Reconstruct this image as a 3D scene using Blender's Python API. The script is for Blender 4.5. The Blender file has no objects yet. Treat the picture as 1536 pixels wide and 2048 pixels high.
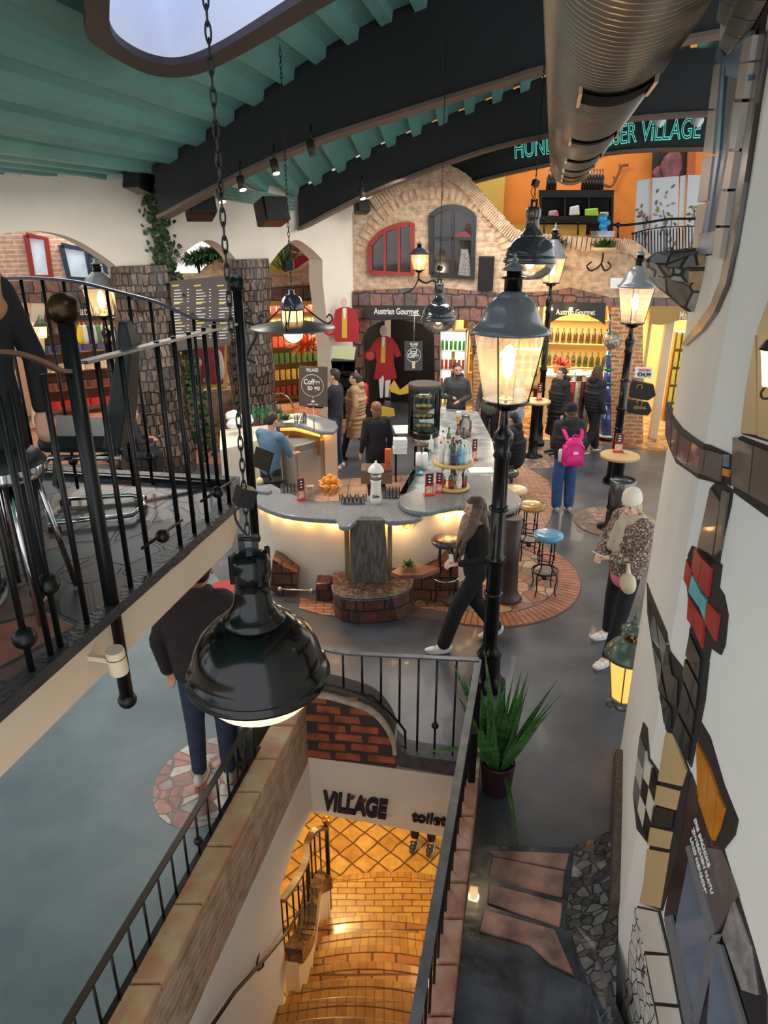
import bpy, bmesh, math, random
from mathutils import Vector, Matrix
random.seed(7)
PI = math.pi
scn = bpy.context.scene
col = scn.collection
# ------------------------------------------------------------------ camera
CH = 4.137
PITCH = math.radians(22)
FPX = 1420.0
cd = bpy.data.cameras.new('camera'); cam = bpy.data.objects.new('camera', cd); col.objects.link(cam)
cam.location = (0, 0, CH); cam.rotation_euler = (PI/2 - PITCH, 0, 0)
cd.sensor_fit = 'VERTICAL'; cd.sensor_height = 36; cd.lens = FPX/2048*36; cd.clip_start = .05
scn.camera = cam
vs = scn.view_settings
vs.view_transform = 'Standard'; vs.look = 'None'; vs.gamma = 1; vs.use_curve_mapping = False
vs.exposure = 0.7
# ------------------------------------------------------------------ world
w = bpy.data.worlds.new('world'); scn.world = w; w.use_nodes = True
w.node_tree.nodes['Background'].inputs[0].default_value = (.83, .85, .88, 1)
w.node_tree.nodes['Background'].inputs[1].default_value = 1.15

def light(name, kind, loc, energy, color=(1, 1, 1), size=.1, rot=(0, 0, 0), sizey=None, spot=None):
    d = bpy.data.lights.new(name, kind); d.energy = energy; d.color = color
    if kind == 'AREA':
        d.size = size
        if sizey: d.shape = 'RECTANGLE'; d.size_y = sizey
    else: d.shadow_soft_size = size
    if kind == 'SPOT': d.spot_size = spot or 1.2; d.spot_blend = .6
    o = bpy.data.objects.new(name, d); col.objects.link(o); o.location = loc; o.rotation_euler = rot
    return o
# area lamps added as unseen fill in place of daylight from the roof
light('rear_fill_light', 'AREA', (.2, 1.0, 7.2), 480, (1, .965, .91), 3.0)
light('right_fill_light', 'AREA', (3.2, 8.2, 7.6), 330, (.98, .98, 1), 3.2)
light('hall_fill_light', 'AREA', (1.6, 12.2, 4.9), 150, (1, .96, .9), 3.0)
light('left_hall_fill_light', 'AREA', (-3.2, 9.0, 4.6), 90, (1, .93, .85), 2.0)
light('passage_fill_light', 'AREA', (-5.0, 16.5, 4.6), 160, (1, .95, .88), 3.0)

# ------------------------------------------------------------------ rays from a pixel of the photograph to a real surface
SC, SS = math.cos(PITCH), math.sin(PITCH)
def ray(px, py):
    u = (px-768)/FPX; v = (py-1024)/FPX
    return Vector((u, SC - v*SS, -SS - v*SC))
def Z(px, py, z=0.0):
    d = ray(px, py); return Vector((0, 0, CH)) + d*((z-CH)/d.z)
def Y(px, py, y):
    d = ray(px, py); return Vector((0, 0, CH)) + d*(y/d.y)
class Plane:
    """a vertical wall plane through two plan points; off moves it towards the left/front side"""
    def __init__(s, P, Q):
        s.P = Vector((P[0], P[1], 0)); s.Q = Vector((Q[0], Q[1], 0))
        s.u = (s.Q-s.P).normalized(); s.n = Vector((s.u.y, -s.u.x, 0))
        if s.n.dot(-s.P) < 0: s.n = -s.n      # towards the room
    def at(s, px, py, off=0.0):
        d = ray(px, py); P = s.P + s.n*off
        t = P.dot(s.n)/d.dot(s.n)
        return Vector((0, 0, CH)) + d*t
    def sz(s, a, z, off=0.0):
        return s.P + s.u*a + s.n*off + Vector((0, 0, z))
# ------------------------------------------------------------------ materials
def lin(c):
    return tuple((x/255/12.92 if x/255 <= .04045 else ((x/255+.055)/1.055)**2.4) for x in c)
MATS = {}
def _new(name):
    m = bpy.data.materials.new(name); m.use_nodes = True
    nt = m.node_tree; b = nt.nodes['Principled BSDF']; MATS[name] = m
    return m, nt, b
def mat(name, c, rough=.5, metal=0, var=0, vs_=6, bump=0, bs=40, c2=None, coat=0, spec=.5, emis=None, es=0, stretch=None):
    if name in MATS: return MATS[name]
    m, nt, b = _new(name); N = nt.nodes; L = nt.links
    c = lin(c); b.inputs['Base Color'].default_value = (*c, 1)
    b.inputs['Roughness'].default_value = rough; b.inputs['Metallic'].default_value = metal
    b.inputs['Coat Weight'].default_value = coat; b.inputs['Specular IOR Level'].default_value = spec
    if emis: b.inputs['Emission Color'].default_value = (*lin(emis), 1); b.inputs['Emission Strength'].default_value = es
    tc = N.new('ShaderNodeTexCoord'); src = tc.outputs['Object']
    if stretch:
        mp = N.new('ShaderNodeMapping'); mp.inputs['Scale'].default_value = stretch; L.new(src, mp.inputs[0]); src = mp.outputs[0]
    if var or c2:
        n = N.new('ShaderNodeTexNoise'); n.inputs['Scale'].default_value = vs_; n.inputs['Detail'].default_value = 6
        L.new(src, n.inputs['Vector'])
        r = N.new('ShaderNodeValToRGB'); L.new(n.outputs['Fac'], r.inputs[0])
        r.color_ramp.elements[0].position = .35; r.color_ramp.elements[1].position = .65
        k = lin(c2) if c2 else tuple(x*(1-var) for x in c)
        r.color_ramp.elements[0].color = (*k, 1); r.color_ramp.elements[1].color = (*(c if c2 else tuple(min(1, x*(1+var*.6)) for x in c)), 1)
        L.new(r.outputs[0], b.inputs['Base Color'])
    if bump:
        n = N.new('ShaderNodeTexNoise'); n.inputs['Scale'].default_value = bs; n.inputs['Detail'].default_value = 5
        L.new(src, n.inputs['Vector'])
        bp = N.new('ShaderNodeBump'); bp.inputs['Strength'].default_value = bump; bp.inputs['Distance'].default_value = .02
        L.new(n.outputs['Fac'], bp.inputs['Height']); L.new(bp.outputs[0], b.inputs['Normal'])
    return m
def brick(name, c1, c2, mortar, bw=.25, rh=.07, ms=.012, rough=.8, bump=.6, c3=None, offset=.5, wob=.02, coat=0, rot=0):
    m, nt, b = _new(name); N = nt.nodes; L = nt.links
    uv = N.new('ShaderNodeUVMap'); uv.uv_map = 'UVMap'
    nz = N.new('ShaderNodeTexNoise'); nz.inputs['Scale'].default_value = 4; L.new(uv.outputs[0], nz.inputs['Vector'])
    sub = N.new('ShaderNodeVectorMath'); sub.operation = 'SUBTRACT'; sub.inputs[1].default_value = (.5, .5, .5); L.new(nz.outputs['Color'], sub.inputs[0])
    sc = N.new('ShaderNodeVectorMath'); sc.operation = 'SCALE'; sc.inputs['Scale'].default_value = wob; L.new(sub.outputs[0], sc.inputs[0])
    ad = N.new('ShaderNodeVectorMath'); L.new(uv.outputs[0], ad.inputs[0]); L.new(sc.outputs[0], ad.inputs[1])
    ro = N.new('ShaderNodeMapping'); ro.inputs['Rotation'].default_value = (0, 0, rot); L.new(ad.outputs[0], ro.inputs[0])
    t = N.new('ShaderNodeTexBrick'); L.new(ro.outputs[0], t.inputs['Vector'])
    t.inputs['Scale'].default_value = 1; t.inputs['Brick Width'].default_value = bw; t.inputs['Row Height'].default_value = rh
    t.inputs['Mortar Size'].default_value = ms; t.inputs['Mortar Smooth'].default_value = .2; t.offset = offset; t.inputs['Bias'].default_value = 0
    t.inputs['Color1'].default_value = (*lin(c1), 1); t.inputs['Color2'].default_value = (*lin(c2), 1); t.inputs['Mortar'].default_value = (*lin(mortar), 1)
    n2 = N.new('ShaderNodeTexNoise'); n2.inputs['Scale'].default_value = 9; n2.inputs['Detail'].default_value = 6; L.new(uv.outputs[0], n2.inputs['Vector'])
    mx = N.new('ShaderNodeMixRGB'); mx.blend_type = 'MULTIPLY'; mx.inputs[0].default_value = .55
    r = N.new('ShaderNodeValToRGB'); L.new(n2.outputs['Fac'], r.inputs[0]); r.color_ramp.elements[0].position = .3; r.color_ramp.elements[1].position = .6
    k = lin(c3) if c3 else (.45, .42, .4); r.color_ramp.elements[0].color = (*k, 1); r.color_ramp.elements[1].color = (1, 1, 1, 1)
    L.new(t.outputs['Color'], mx.inputs[1]); L.new(r.outputs[0], mx.inputs[2]); L.new(mx.outputs[0], b.inputs['Base Color'])
    b.inputs['Roughness'].default_value = rough; b.inputs['Coat Weight'].default_value = coat
    bp = N.new('ShaderNodeBump'); bp.inputs['Strength'].default_value = bump; bp.inputs['Distance'].default_value = .015; bp.invert = True
    L.new(t.outputs['Fac'], bp.inputs['Height']); L.new(bp.outputs[0], b.inputs['Normal'])
    return m
def crazy(name, cols, mortar, scale=6, rough=.5, width=.04, bump=.5, coat=0, stretch=(1, 1, 1), uvm=True, feather=.02):
    """broken-tile / cobble paving: voronoi cells of several colours with joints"""
    m, nt, b = _new(name); N = nt.nodes; L = nt.links
    if uvm: uv = N.new('ShaderNodeUVMap'); uv.uv_map = 'UVMap'; o = uv.outputs[0]
    else: uv = N.new('ShaderNodeTexCoord'); o = uv.outputs['Object']
    mp = N.new('ShaderNodeMapping'); mp.inputs['Scale'].default_value = stretch; L.new(o, mp.inputs[0])
    v = N.new('ShaderNodeTexVoronoi'); v.inputs['Scale'].default_value = scale; L.new(mp.outputs[0], v.inputs['Vector'])
    e = N.new('ShaderNodeTexVoronoi'); e.feature = 'DISTANCE_TO_EDGE'; e.inputs['Scale'].default_value = scale; L.new(mp.outputs[0], e.inputs['Vector'])
    r = N.new('ShaderNodeValToRGB'); r.color_ramp.interpolation = 'CONSTANT'
    sp = N.new('ShaderNodeSeparateColor'); L.new(v.outputs['Color'], sp.inputs[0]); L.new(sp.outputs[0], r.inputs[0])
    while len(r.color_ramp.elements) < len(cols): r.color_ramp.elements.new(.5)
    for i, c in enumerate(cols): r.color_ramp.elements[i].position = i/len(cols); r.color_ramp.elements[i].color = (*lin(c), 1)
    s = N.new('ShaderNodeMapRange'); s.inputs['From Min'].default_value = width; s.inputs['From Max'].default_value = width+feather
    L.new(e.outputs['Distance'], s.inputs['Value'])
    mx = N.new('ShaderNodeMixRGB'); L.new(s.outputs[0], mx.inputs[0]); mx.inputs[1].default_value = (*lin(mortar), 1); L.new(r.outputs[0], mx.inputs[2])
    n2 = N.new('ShaderNodeTexNoise'); n2.inputs['Scale'].default_value = 14; n2.inputs['Detail'].default_value = 6; L.new(o, n2.inputs['Vector'])
    m2 = N.new('ShaderNodeMixRGB'); m2.blend_type = 'OVERLAY'; m2.inputs[0].default_value = .6; L.new(mx.outputs[0], m2.inputs[1]); L.new(n2.outputs['Fac'], m2.inputs[2])
    L.new(m2.outputs[0], b.inputs['Base Color']); b.inputs['Roughness'].default_value = rough; b.inputs['Coat Weight'].default_value = coat
    bp = N.new('ShaderNodeBump'); bp.inputs['Strength'].default_value = bump; bp.inputs['Distance'].default_value = .01
    L.new(s.outputs[0], bp.inputs['Height']); L.new(bp.outputs[0], b.inputs['Normal'])
    return m
def emit(name, c, s):
    if name in MATS: return MATS[name]
    return mat(name, c, .5, emis=c, es=s)
def glass(name, tint=(255, 255, 255), rough=.03, gloss=.12):
    if name in MATS: return MATS[name]
    m, nt, b = _new(name); N = nt.nodes; L = nt.links
    nt.nodes.remove(b); out = [n for n in N if n.type == 'OUTPUT_MATERIAL'][0]
    t = N.new('ShaderNodeBsdfTransparent'); t.inputs[0].default_value = (*lin(tint), 1)
    g = N.new('ShaderNodeBsdfGlossy'); g.inputs['Roughness'].default_value = rough
    fr = N.new('ShaderNodeFresnel'); fr.inputs[0].default_value = 1.45
    ad = N.new('ShaderNodeMath'); ad.operation = 'ADD'; ad.inputs[1].default_value = gloss*.3; L.new(fr.outputs[0], ad.inputs[0])
    mx = N.new('ShaderNodeMixShader'); L.new(ad.outputs[0], mx.inputs[0]); L.new(t.outputs[0], mx.inputs[1]); L.new(g.outputs[0], mx.inputs[2])
    L.new(mx.outputs[0], out.inputs[0])
    return m
def spotted(name, cols, scale, rough=.5, pos=None):
    m, nt, b = _new(name); N = nt.nodes; L = nt.links
    tc = N.new('ShaderNodeTexCoord'); n = N.new('ShaderNodeTexNoise'); n.inputs['Scale'].default_value = scale; n.inputs['Detail'].default_value = 3
    L.new(tc.outputs['Object'], n.inputs['Vector']); r = N.new('ShaderNodeValToRGB'); L.new(n.outputs['Fac'], r.inputs[0]); r.color_ramp.interpolation = 'CONSTANT'
    while len(r.color_ramp.elements) < len(cols): r.color_ramp.elements.new(.5)
    for i, c in enumerate(cols):
        r.color_ramp.elements[i].position = pos[i] if pos else .3+.4*i/len(cols) if i else 0; r.color_ramp.elements[i].color = (*lin(c), 1)
    L.new(r.outputs[0], b.inputs['Base Color']); b.inputs['Roughness'].default_value = rough
    return m
# ------------------------------------------------------------------ mesh builder
class MB:
    def __init__(s): s.v = []; s.f = []; s.sm = []; s.mi = []; s.cur = 0
    def add(s, vs, fs, smooth=False):
        k = len(s.v); s.v += [Vector(p) for p in vs]
        for f in fs: s.f.append([i+k for i in f]); s.sm.append(smooth); s.mi.append(s.cur)
        return s
    def box(s, c, d, rz=0, M=None):
        x, y, z = d[0]/2, d[1]/2, d[2]/2
        R = M or Matrix.Rotation(rz, 3, 'Z'); c = Vector(c)
        p = [c + R @ Vector(q) for q in [(-x, -y, -z), (x, -y, -z), (x, y, -z), (-x, y, -z), (-x, -y, z), (x, -y, z), (x, y, z), (-x, y, z)]]
        return s.add(p, [(0, 3, 2, 1), (4, 5, 6, 7), (0, 1, 5, 4), (1, 2, 6, 5), (2, 3, 7, 6), (3, 0, 4, 7)])
    def bar(s, a, b, w, h, up=(0, 0, 1)):
        a = Vector(a); b = Vector(b); d = (b-a).normalized(); u = Vector(up)
        x = d.cross(u)
        if x.length < 1e-4: x = d.cross(Vector((1, 0, 0)))
        x.normalize(); z = x.cross(d).normalized()
        p = [q + x*i*w/2 + z*j*h/2 for q in (a, b) for i, j in ((-1, -1), (1, -1), (1, 1), (-1, 1))]
        return s.add(p, [(3, 2, 1, 0), (4, 5, 6, 7), (0, 1, 5, 4), (1, 2, 6, 5), (2, 3, 7, 6), (3, 0, 4, 7)])
    def strip(s, pts, w, h, up=(0, 0, 1)):
        """flat bar along a polyline"""
        P = [Vector(p) for p in pts]; n = len(P); V = []
        for i in range(n):
            d = (P[min(i+1, n-1)]-P[max(i-1, 0)]).normalized(); x = d.cross(Vector(up)).normalized(); z = x.cross(d).normalized()
            V += [P[i] + x*a*w/2 + z*b*h/2 for a, b in ((-1, -1), (1, -1), (1, 1), (-1, 1))]
        F = [(3, 2, 1, 0), (4*n-4, 4*n-3, 4*n-2, 4*n-1)]
        for i in range(n-1):
            for j in range(4): F.append((4*i+j, 4*i+(j+1) % 4, 4*i+4+(j+1) % 4, 4*i+4+j))
        return s.add(V, F)
    def loft(s, rings, closed=True, cap=True, smooth=True):
        n = len(rings[0]); V = [p for r in rings for p in r]; F = []
        for i in range(len(rings)-1):
            for j in range(n if closed else n-1): F.append((i*n+j, i*n+(j+1) % n, (i+1)*n+(j+1) % n, (i+1)*n+j))
        if not cap: return s.add(V, F, smooth)
        k = len(s.v); s.add(V, F, smooth)
        for f in (tuple(range(n))[::-1], tuple(range((len(rings)-1)*n, len(rings)*n))): s.f.append([i+k for i in f]); s.sm.append(False); s.mi.append(s.cur)
        return s
    def tube(s, pts, r, n=8, closed=False):
        P = [Vector(p) for p in pts]; m = len(P); rr = r if isinstance(r, (list, tuple)) else [r]*m; rings = []; px = None
        for i in range(m):
            if closed: d = (P[(i+1) % m]-P[i-1]).normalized()
            else: d = (P[min(i+1, m-1)]-P[max(i-1, 0)]).normalized()
            if px is None:
                x = d.cross(Vector((0, 0, 1)))
                if x.length < 1e-3: x = d.cross(Vector((1, 0, 0)))
            else: x = px - d*px.dot(d)
            x.normalize(); px = x; y = d.cross(x)
            rings.append([P[i] + (x*math.cos(2*PI*k/n) + y*math.sin(2*PI*k/n))*rr[i] for k in range(n)])
        if closed: rings.append(rings[0])
        return s.loft(rings, cap=not closed)
    def lathe(s, prof, c=(0, 0, 0), n=24, M=None, cap=True):
        c = Vector(c); R = M or Matrix.Identity(3)
        return s.loft([[c + R @ Vector((r*math.cos(2*PI*k/n), r*math.sin(2*PI*k/n), z)) for k in range(n)] for r, z in prof], cap=cap)
    def ball(s, c, r, n=12, M=None):
        if not isinstance(r, (list, tuple)): r = (r, r, r)
        c = Vector(c); R = M or Matrix.Identity(3); m = max(6, n//2)
        return s.loft([[c + R @ Vector((r[0]*math.sin(t)*math.cos(2*PI*k/n), r[1]*math.sin(t)*math.sin(2*PI*k/n), r[2]*math.cos(t))) for k in range(n)] for t in [PI*(.02+.96*i/m) for i in range(m, -1, -1)]])
    def cap(s, a, b, ra, rb, n=12):
        a = Vector(a); b = Vector(b); d = (b-a); L = d.length; d.normalize()
        pts = []; rr = []
        for i in range(5): t = PI/2*(1-i/4); pts.append(a - d*ra*math.sin(t)); rr.append(max(ra*math.cos(t), ra*.05))
        for i in range(5): t = PI/2*i/4; pts.append(b + d*rb*math.sin(t)); rr.append(max(rb*math.cos(t), rb*.05))
        return s.tube(pts, rr, n)
    def prism(s, poly, vec):
        P = [Vector(p) for p in poly]; n = len(P); vec = Vector(vec)
        nn = Vector((0, 0, 0))
        for i in range(n): nn += P[i].cross(P[(i+1) % n])
        if nn.dot(vec) > 0: P = P[::-1]
        V = P + [p+vec for p in P]
        return s.add(V, [tuple(range(n)), tuple(range(2*n-1, n-1, -1))] + [(i, i+n, (i+1) % n+n, (i+1) % n)[::-1] for i in range(n)][::1])
    def build(s, name, m, parent=None, bevel=0, loc=None, keep=False, kind=None):
        me = bpy.data.meshes.new(name); V = s.v
        if parent is not None:
            off = Vector((0, 0, 0)); q = parent
            while q is not None: off = off + q.location; q = q.parent
            org = None
        else:
            if loc is not None: org = Vector(loc)
            elif keep: org = Vector((0, 0, 0))
            else: org = Vector(((min(p.x for p in V)+max(p.x for p in V))/2, (min(p.y for p in V)+max(p.y for p in V))/2, min(p.z for p in V)))
            off = org
        me.from_pydata([p-off for p in V], [], s.f)
        bm = bmesh.new(); bm.from_mesh(me); bmesh.ops.recalc_face_normals(bm, faces=bm.faces); bm.to_mesh(me); bm.free()
        for p, a, mi in zip(me.polygons, s.sm, s.mi): p.use_smooth = a; p.material_index = mi
        uvl = me.uv_layers.new(name='UVMap')
        for p in me.polygons:
            nrm = p.normal
            if abs(nrm.z) > .6: 
                for li in p.loop_indices: q = V[me.loops[li].vertex_index]; uvl.data[li].uv = (q.x, q.y)
            else:
                t = Vector((-nrm.y, nrm.x, 0)).normalized()
                for li in p.loop_indices: q = V[me.loops[li].vertex_index]; uvl.data[li].uv = (q.dot(t), q.z)
        for x in (m if isinstance(m, (list, tuple)) else [m]): me.materials.append(x)
        o = bpy.data.objects.new(name, me); col.objects.link(o)
        if org is not None: o.location = org
        if parent is not None: o.parent = parent
        if bevel:
            b = o.modifiers.new('bevel', 'BEVEL'); b.width = bevel; b.segments = 2; b.limit_method = 'ANGLE'; b.angle_limit = .7
        if kind: o['kind'] = kind
        return o
def tag(o, label, cat, group=None, kind=None):
    o['label'] = label; o['category'] = cat
    if group: o['group'] = group
    if kind: o['kind'] = kind
    return o
def thing(name, label, cat, loc=(0, 0, 0), group=None):
    o = bpy.data.objects.new(name, None); col.objects.link(o); o.location = loc; o.empty_display_size = .1
    return tag(o, label, cat, group)
def dup(root, loc, rz=0, label=None, group=None, scale=None):
    def rec(o, par):
        c = o.copy(); col.objects.link(c); c.parent = par
        for ch in [x for x in bpy.data.objects if x.parent == o]: rec(ch, c)
        return c
    r = rec(root, None); r.location = loc; r.rotation_euler = (0, 0, rz)
    if scale: r.scale = (scale,)*3
    if label: r['label'] = label
    if group: r['group'] = group
    return r
def spline(pts, k=8, closed=False):
    P = [Vector(p) for p in pts]; n = len(P); out = []
    for i in range(n if closed else n-1):
        if closed: a, b, c, d = P[i-1], P[i], P[(i+1) % n], P[(i+2) % n]
        else: a, b, c, d = P[max(i-1, 0)], P[i], P[i+1], P[min(i+2, n-1)]
        for j in range(k):
            t = j/k; out.append(.5*((2*b)+(c-a)*t+(2*a-5*b+4*c-d)*t*t+(3*b-a-3*c+d)*t**3))
    if not closed: out.append(P[-1])
    return out
def text(s, p, xd, up, size, m, parent=None, name='lettering', width=None, depth=.004, outline=0, bold=0, align='LEFT', sp=1):
    cu = bpy.data.curves.new(name, 'FONT'); cu.body = s; cu.size = size; cu.extrude = depth; cu.align_x = align; cu.space_line = sp
    cu.offset = bold*size
    if outline: cu.fill_mode = 'NONE'; cu.bevel_depth = outline; cu.extrude = 0
    t = bpy.data.objects.new(name, cu); col.objects.link(t)
    dg = bpy.context.evaluated_depsgraph_get(); me = bpy.data.meshes.new_from_object(t.evaluated_get(dg))
    bpy.data.objects.remove(t); me.name = name
    xd = Vector(xd).normalized(); up = Vector(up); up = (up - xd*up.dot(xd)).normalized(); n = xd.cross(up)
    k = 1
    if width:
        xs = [v.co.x for v in me.vertices]; k = width/max(1e-6, max(xs)-min(xs))
    off = Vector((0, 0, 0)); q = parent
    while q is not None: off = off + q.location; q = q.parent
    p = Vector(p)
    org = p if parent is None else Vector((0, 0, 0))
    for v in me.vertices:
        c = v.co.copy(); v.co = p - off - (org if parent is None else Vector((0, 0, 0))) + xd*c.x*k + up*c.y + n*c.z
    me.materials.clear(); me.materials.append(m)
    o = bpy.data.objects.new(name, me); col.objects.link(o)
    if parent is None: o.location = org
    else: o.parent = parent
    return o
def remeshed(mb, name, m, parent, voxel=.012, smooth=3, disp=None):
    me = bpy.data.meshes.new('tmp'); me.from_pydata([tuple(v) for v in mb.v], [], mb.f)
    bm = bmesh.new(); bm.from_mesh(me); bmesh.ops.recalc_face_normals(bm, faces=bm.faces); bm.to_mesh(me); bm.free()
    o = bpy.data.objects.new('tmp', me); col.objects.link(o)
    r = o.modifiers.new('r', 'REMESH'); r.mode = 'VOXEL'; r.voxel_size = voxel
    s = o.modifiers.new('s', 'SMOOTH'); s.iterations = smooth; s.factor = .5
    dg = bpy.context.evaluated_depsgraph_get(); me2 = bpy.data.meshes.new_from_object(o.evaluated_get(dg))
    bpy.data.objects.remove(o); bpy.data.meshes.remove(me); me2.name = name
    for p in me2.polygons: p.use_smooth = True
    me2.materials.clear(); me2.materials.append(m)
    q = bpy.data.objects.new(name, me2); col.objects.link(q); q.parent = parent
    return q
# ------------------------------------------------------------------ shared materials
CREAM = mat('cream_plaster', (226, 216, 200), .75, var=.05, vs_=1.5, bump=.15, bs=12)
CREAM2 = mat('warm_plaster', (228, 206, 178), .75, var=.05, vs_=1.5)
WHITE = mat('white_plaster', (232, 230, 224), .7, var=.04, vs_=2, bump=.15, bs=10)
BLACK = mat('black_metal', (17, 17, 18), .35, .3)
GLOSS = mat('black_enamel', (12, 11, 11), .16, 0, coat=.12, spec=.4)
SLATE = mat('dark_grey_enamel', (50, 53, 60), .16, 0, coat=.8)
LAMPGREY = mat('grey_enamel', (116, 120, 126), .25, .0, coat=.6)
CHROME = mat('chrome', (200, 200, 200), .12, 1)
STEEL = mat('brushed_steel', (190, 188, 182), .3, 1)
BRICKF = brick('facade_brick', (205, 160, 125), (226, 196, 162), (205, 186, 164), .3, .085, .018, c3=(150, 120, 100), wob=.04)
BRICKR = brick('red_brick', (176, 92, 62), (140, 70, 50), (74, 60, 54), .24, .075, .016)
BRICKOLD = brick('old_wall_brick', (190, 128, 100), (196, 166, 138), (182, 168, 148), .3, .06, .02, c3=(130, 110, 95), wob=.08)
STONEF = brick('dark_block_mosaic', (92, 84, 80), (150, 100, 84), (44, 40, 40), .24, .26, .014, .35, .5, c3=(110, 100, 100), wob=.12, coat=.2)
PILLAR = brick('pillar_block_mosaic', (142, 116, 98), (62, 56, 54), (26, 23, 22), .1, .19, .012, .42, .8, c3=(90, 80, 76), wob=.12)
FLOORD = mat('polished_dark_screed', (92, 95, 103), .4, var=.3, vs_=1.6, bump=.05, bs=3, c2=(64, 67, 75), coat=.05)
FLOORT = mat('blue_grey_screed', (118, 138, 144), .45, var=.2, vs_=1.0, c2=(82, 104, 114), bump=.05, bs=20)
TERRA = mat('terracotta', (176, 120, 96), .45, var=.25, vs_=5, c2=(134, 88, 72), bump=.2)
BRICKP = brick('paving_brick', (176, 118, 92), (196, 146, 116), (94, 82, 76), .2, .07, .008, .5, .4)
GRANITE = spotted('grey_terrazzo', [(96, 100, 106), (128, 131, 136), (160, 162, 164), (78, 82, 88)], 130, .22, [0, .42, .52, .62])
GREEN = mat('green_corrugated_steel', (104, 160, 150), .5, var=.12, vs_=1.2)
BEAM = mat('black_beam', (22, 23, 27), .6, var=.2, vs_=1.0)
FLANGE = mat('brown_beam_edge', (104, 86, 76), .6, var=.15, vs_=3)
WOODL = mat('light_wood', (210, 172, 120), .45, var=.12, vs_=5, stretch=(1, 8, 1))
YTILE = brick('yellow_floor_tile', (214, 172, 100), (188, 140, 74), (110, 78, 44), .21, .21, .012, .3, .5, offset=0, wob=.06, rot=.75, c3=(190, 170, 140))
SKIN = mat('skin', (214, 168, 144), .5)
# ================================================================== STRUCTURE
T10 = math.tan(math.radians(10.4)); AX = Vector((math.sin(math.radians(10.4)), math.cos(math.radians(10.4)), 0)); QX = Vector((AX.y, -AX.x, 0))
FAC = Plane((-.5, 15.15), (.5, 15.15-T10)); B1 = Plane((-3.9, 11.6), (-2.9, 11.6-T10)); B2 = Plane((-1.57, 14.2), (-.57, 14.2-T10)); B3 = Plane((.5, 16.6), (1.5, 16.6-T10))
LW = Plane((-3.9, 12.28), (-.6, 15.2))
WELLF = Plane((-.65, 4.67), (.66, 4.55)); WL = Plane((-.654, 4.534), (-1.025, 2.836)); WLo = None
def panel(mb, pl, px, thick, off=0.0):
    return mb.prism([pl.at(x, y, off) for x, y in px], -pl.n*thick)
def struct(mb, name, m, **k): return mb.build(name, m, kind='structure', keep=True, **k)
def flat(px, z, th, extra=()):
    return MB().prism([Z(x, y, z) for x, y in px] + [Vector(e) for e in extra], (0, 0, -th))
# floors (a hole is left for the toilet stairs)
IL = lambda y: -.654 - .2185*(4.534-y)      # inner face of the left stair parapet
IR = lambda y: .66 - .2*(4.55-y)            # inner face of the right stair wall
m = MB(); m.prism([(-9, 4.72, 0), (-.87, 4.72, 0), (-.66, 4.7, 0), (.7, 4.58, 0), (9, 4.58, 0), (9, 30, 0), (-9, 30, 0)], (0, 0, -.15)); struct(m, 'floor', FLOORD)
m = MB(); m.prism([(-9, -1.2, .004), (IL(-1.2)-.17, -1.2, .004), (IL(4.72)-.17, 4.72, .004), (-1.25, 6.2, .004), (-2.2, 8.2, .004), (-9, 9.5, .004)], (0, 0, -.15)); struct(m, 'floor', FLOORT)
m = MB(); m.prism([(IR(-1.2), -1.2, 0), (3.2, -1.2, 0), (3.2, 4.58, 0), (IR(4.58), 4.58, 0)], (0, 0, -.15)); struct(m, 'floor', FLOORD)
ORANGEP = crazy('orange_stone_paving', [(190, 132, 84), (206, 150, 100), (176, 116, 74), (198, 160, 120), (160, 104, 70)], (120, 84, 58), 5, .35, .03, coat=.2)
m = MB(); b_ = [Z(x, y, .006) for x, y in [(1400, 925), (1330, 903), (1240, 892), (1170, 884), (1090, 880), (1020, 876), (960, 870), (905, 862)]]
m.prism(b_ + [Vector((.6, 17.2, .006)), Vector((8, 17.2, .006)), Vector((8, 13.4, .006))], (0, 0, -.03)); struct(m, 'floor', ORANGEP)
m = MB(); m.prism([(-8, 12.6, .006), (-3.0, 12.6, .006), (-.6, 15.0, .006), (-.6, 19, .006), (-8, 19, .006)], (0, 0, -.03)); struct(m, 'floor', TERRA)
# ceiling: arched green corrugated steel between the black beams
AR = [(-6.5, 4.9), (-4.6, 4.92), (-3.34, 4.97), (-2.6, 5.34), (-1.85, 5.75), (-.78, 6.32), (0, 6.66), (.8, 6.9), (1.6, 7.05), (3, 7.2), (5, 7.25), (9, 7.25)]
def arch_z(q, dq=0, dz=0):
    q -= dq
    for (a, za), (b, zb) in zip(AR, AR[1:]):
        if a <= q <= b: return za+(zb-za)*(q-a)/(b-a)+dz
    return (AR[0][1] if q < AR[0][0] else AR[-1][1])+dz
def beamline(x, base):  # plan point on a beam line at x
    return Vector((x, base[1]-(x-base[0])*T10, 0))
SKY_O = [(-2.085, 5.908), (-2.36, 6.75), (-2.3, 8.0), (-1.9, 8.1), (-1.287, 7.25), (-.427, 5.75), (.15, 4.7), (.1, 3.7), (-.7, 3.4), (-1.5, 4.4)]
SKY_I = [(-1.9, 5.85), (-2.14, 6.7), (-2.1, 7.4), (-1.85, 7.55), (-1.36, 6.95), (-.56, 5.6), (-.05, 4.7), (-.1, 3.95), (-.65, 3.75), (-1.35, 4.55)]
so = [Vector((p.x, p.y, 0)) for p in spline([(x, y, 0) for x, y in SKY_O], 6, True)]; si = [Vector((p.x, p.y, 0)) for p in spline([(x, y, 0) for x, y in SKY_I], 6, True)]
def inside(x, y, poly):
    c = False; n = len(poly)
    for i in range(n):
        a = poly[i]; b = poly[i-1]
        if (a.y > y) != (b.y > y) and x < (b.x-a.x)*(y-a.y)/(b.y-a.y)+a.x: c = not c
    return c
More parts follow.
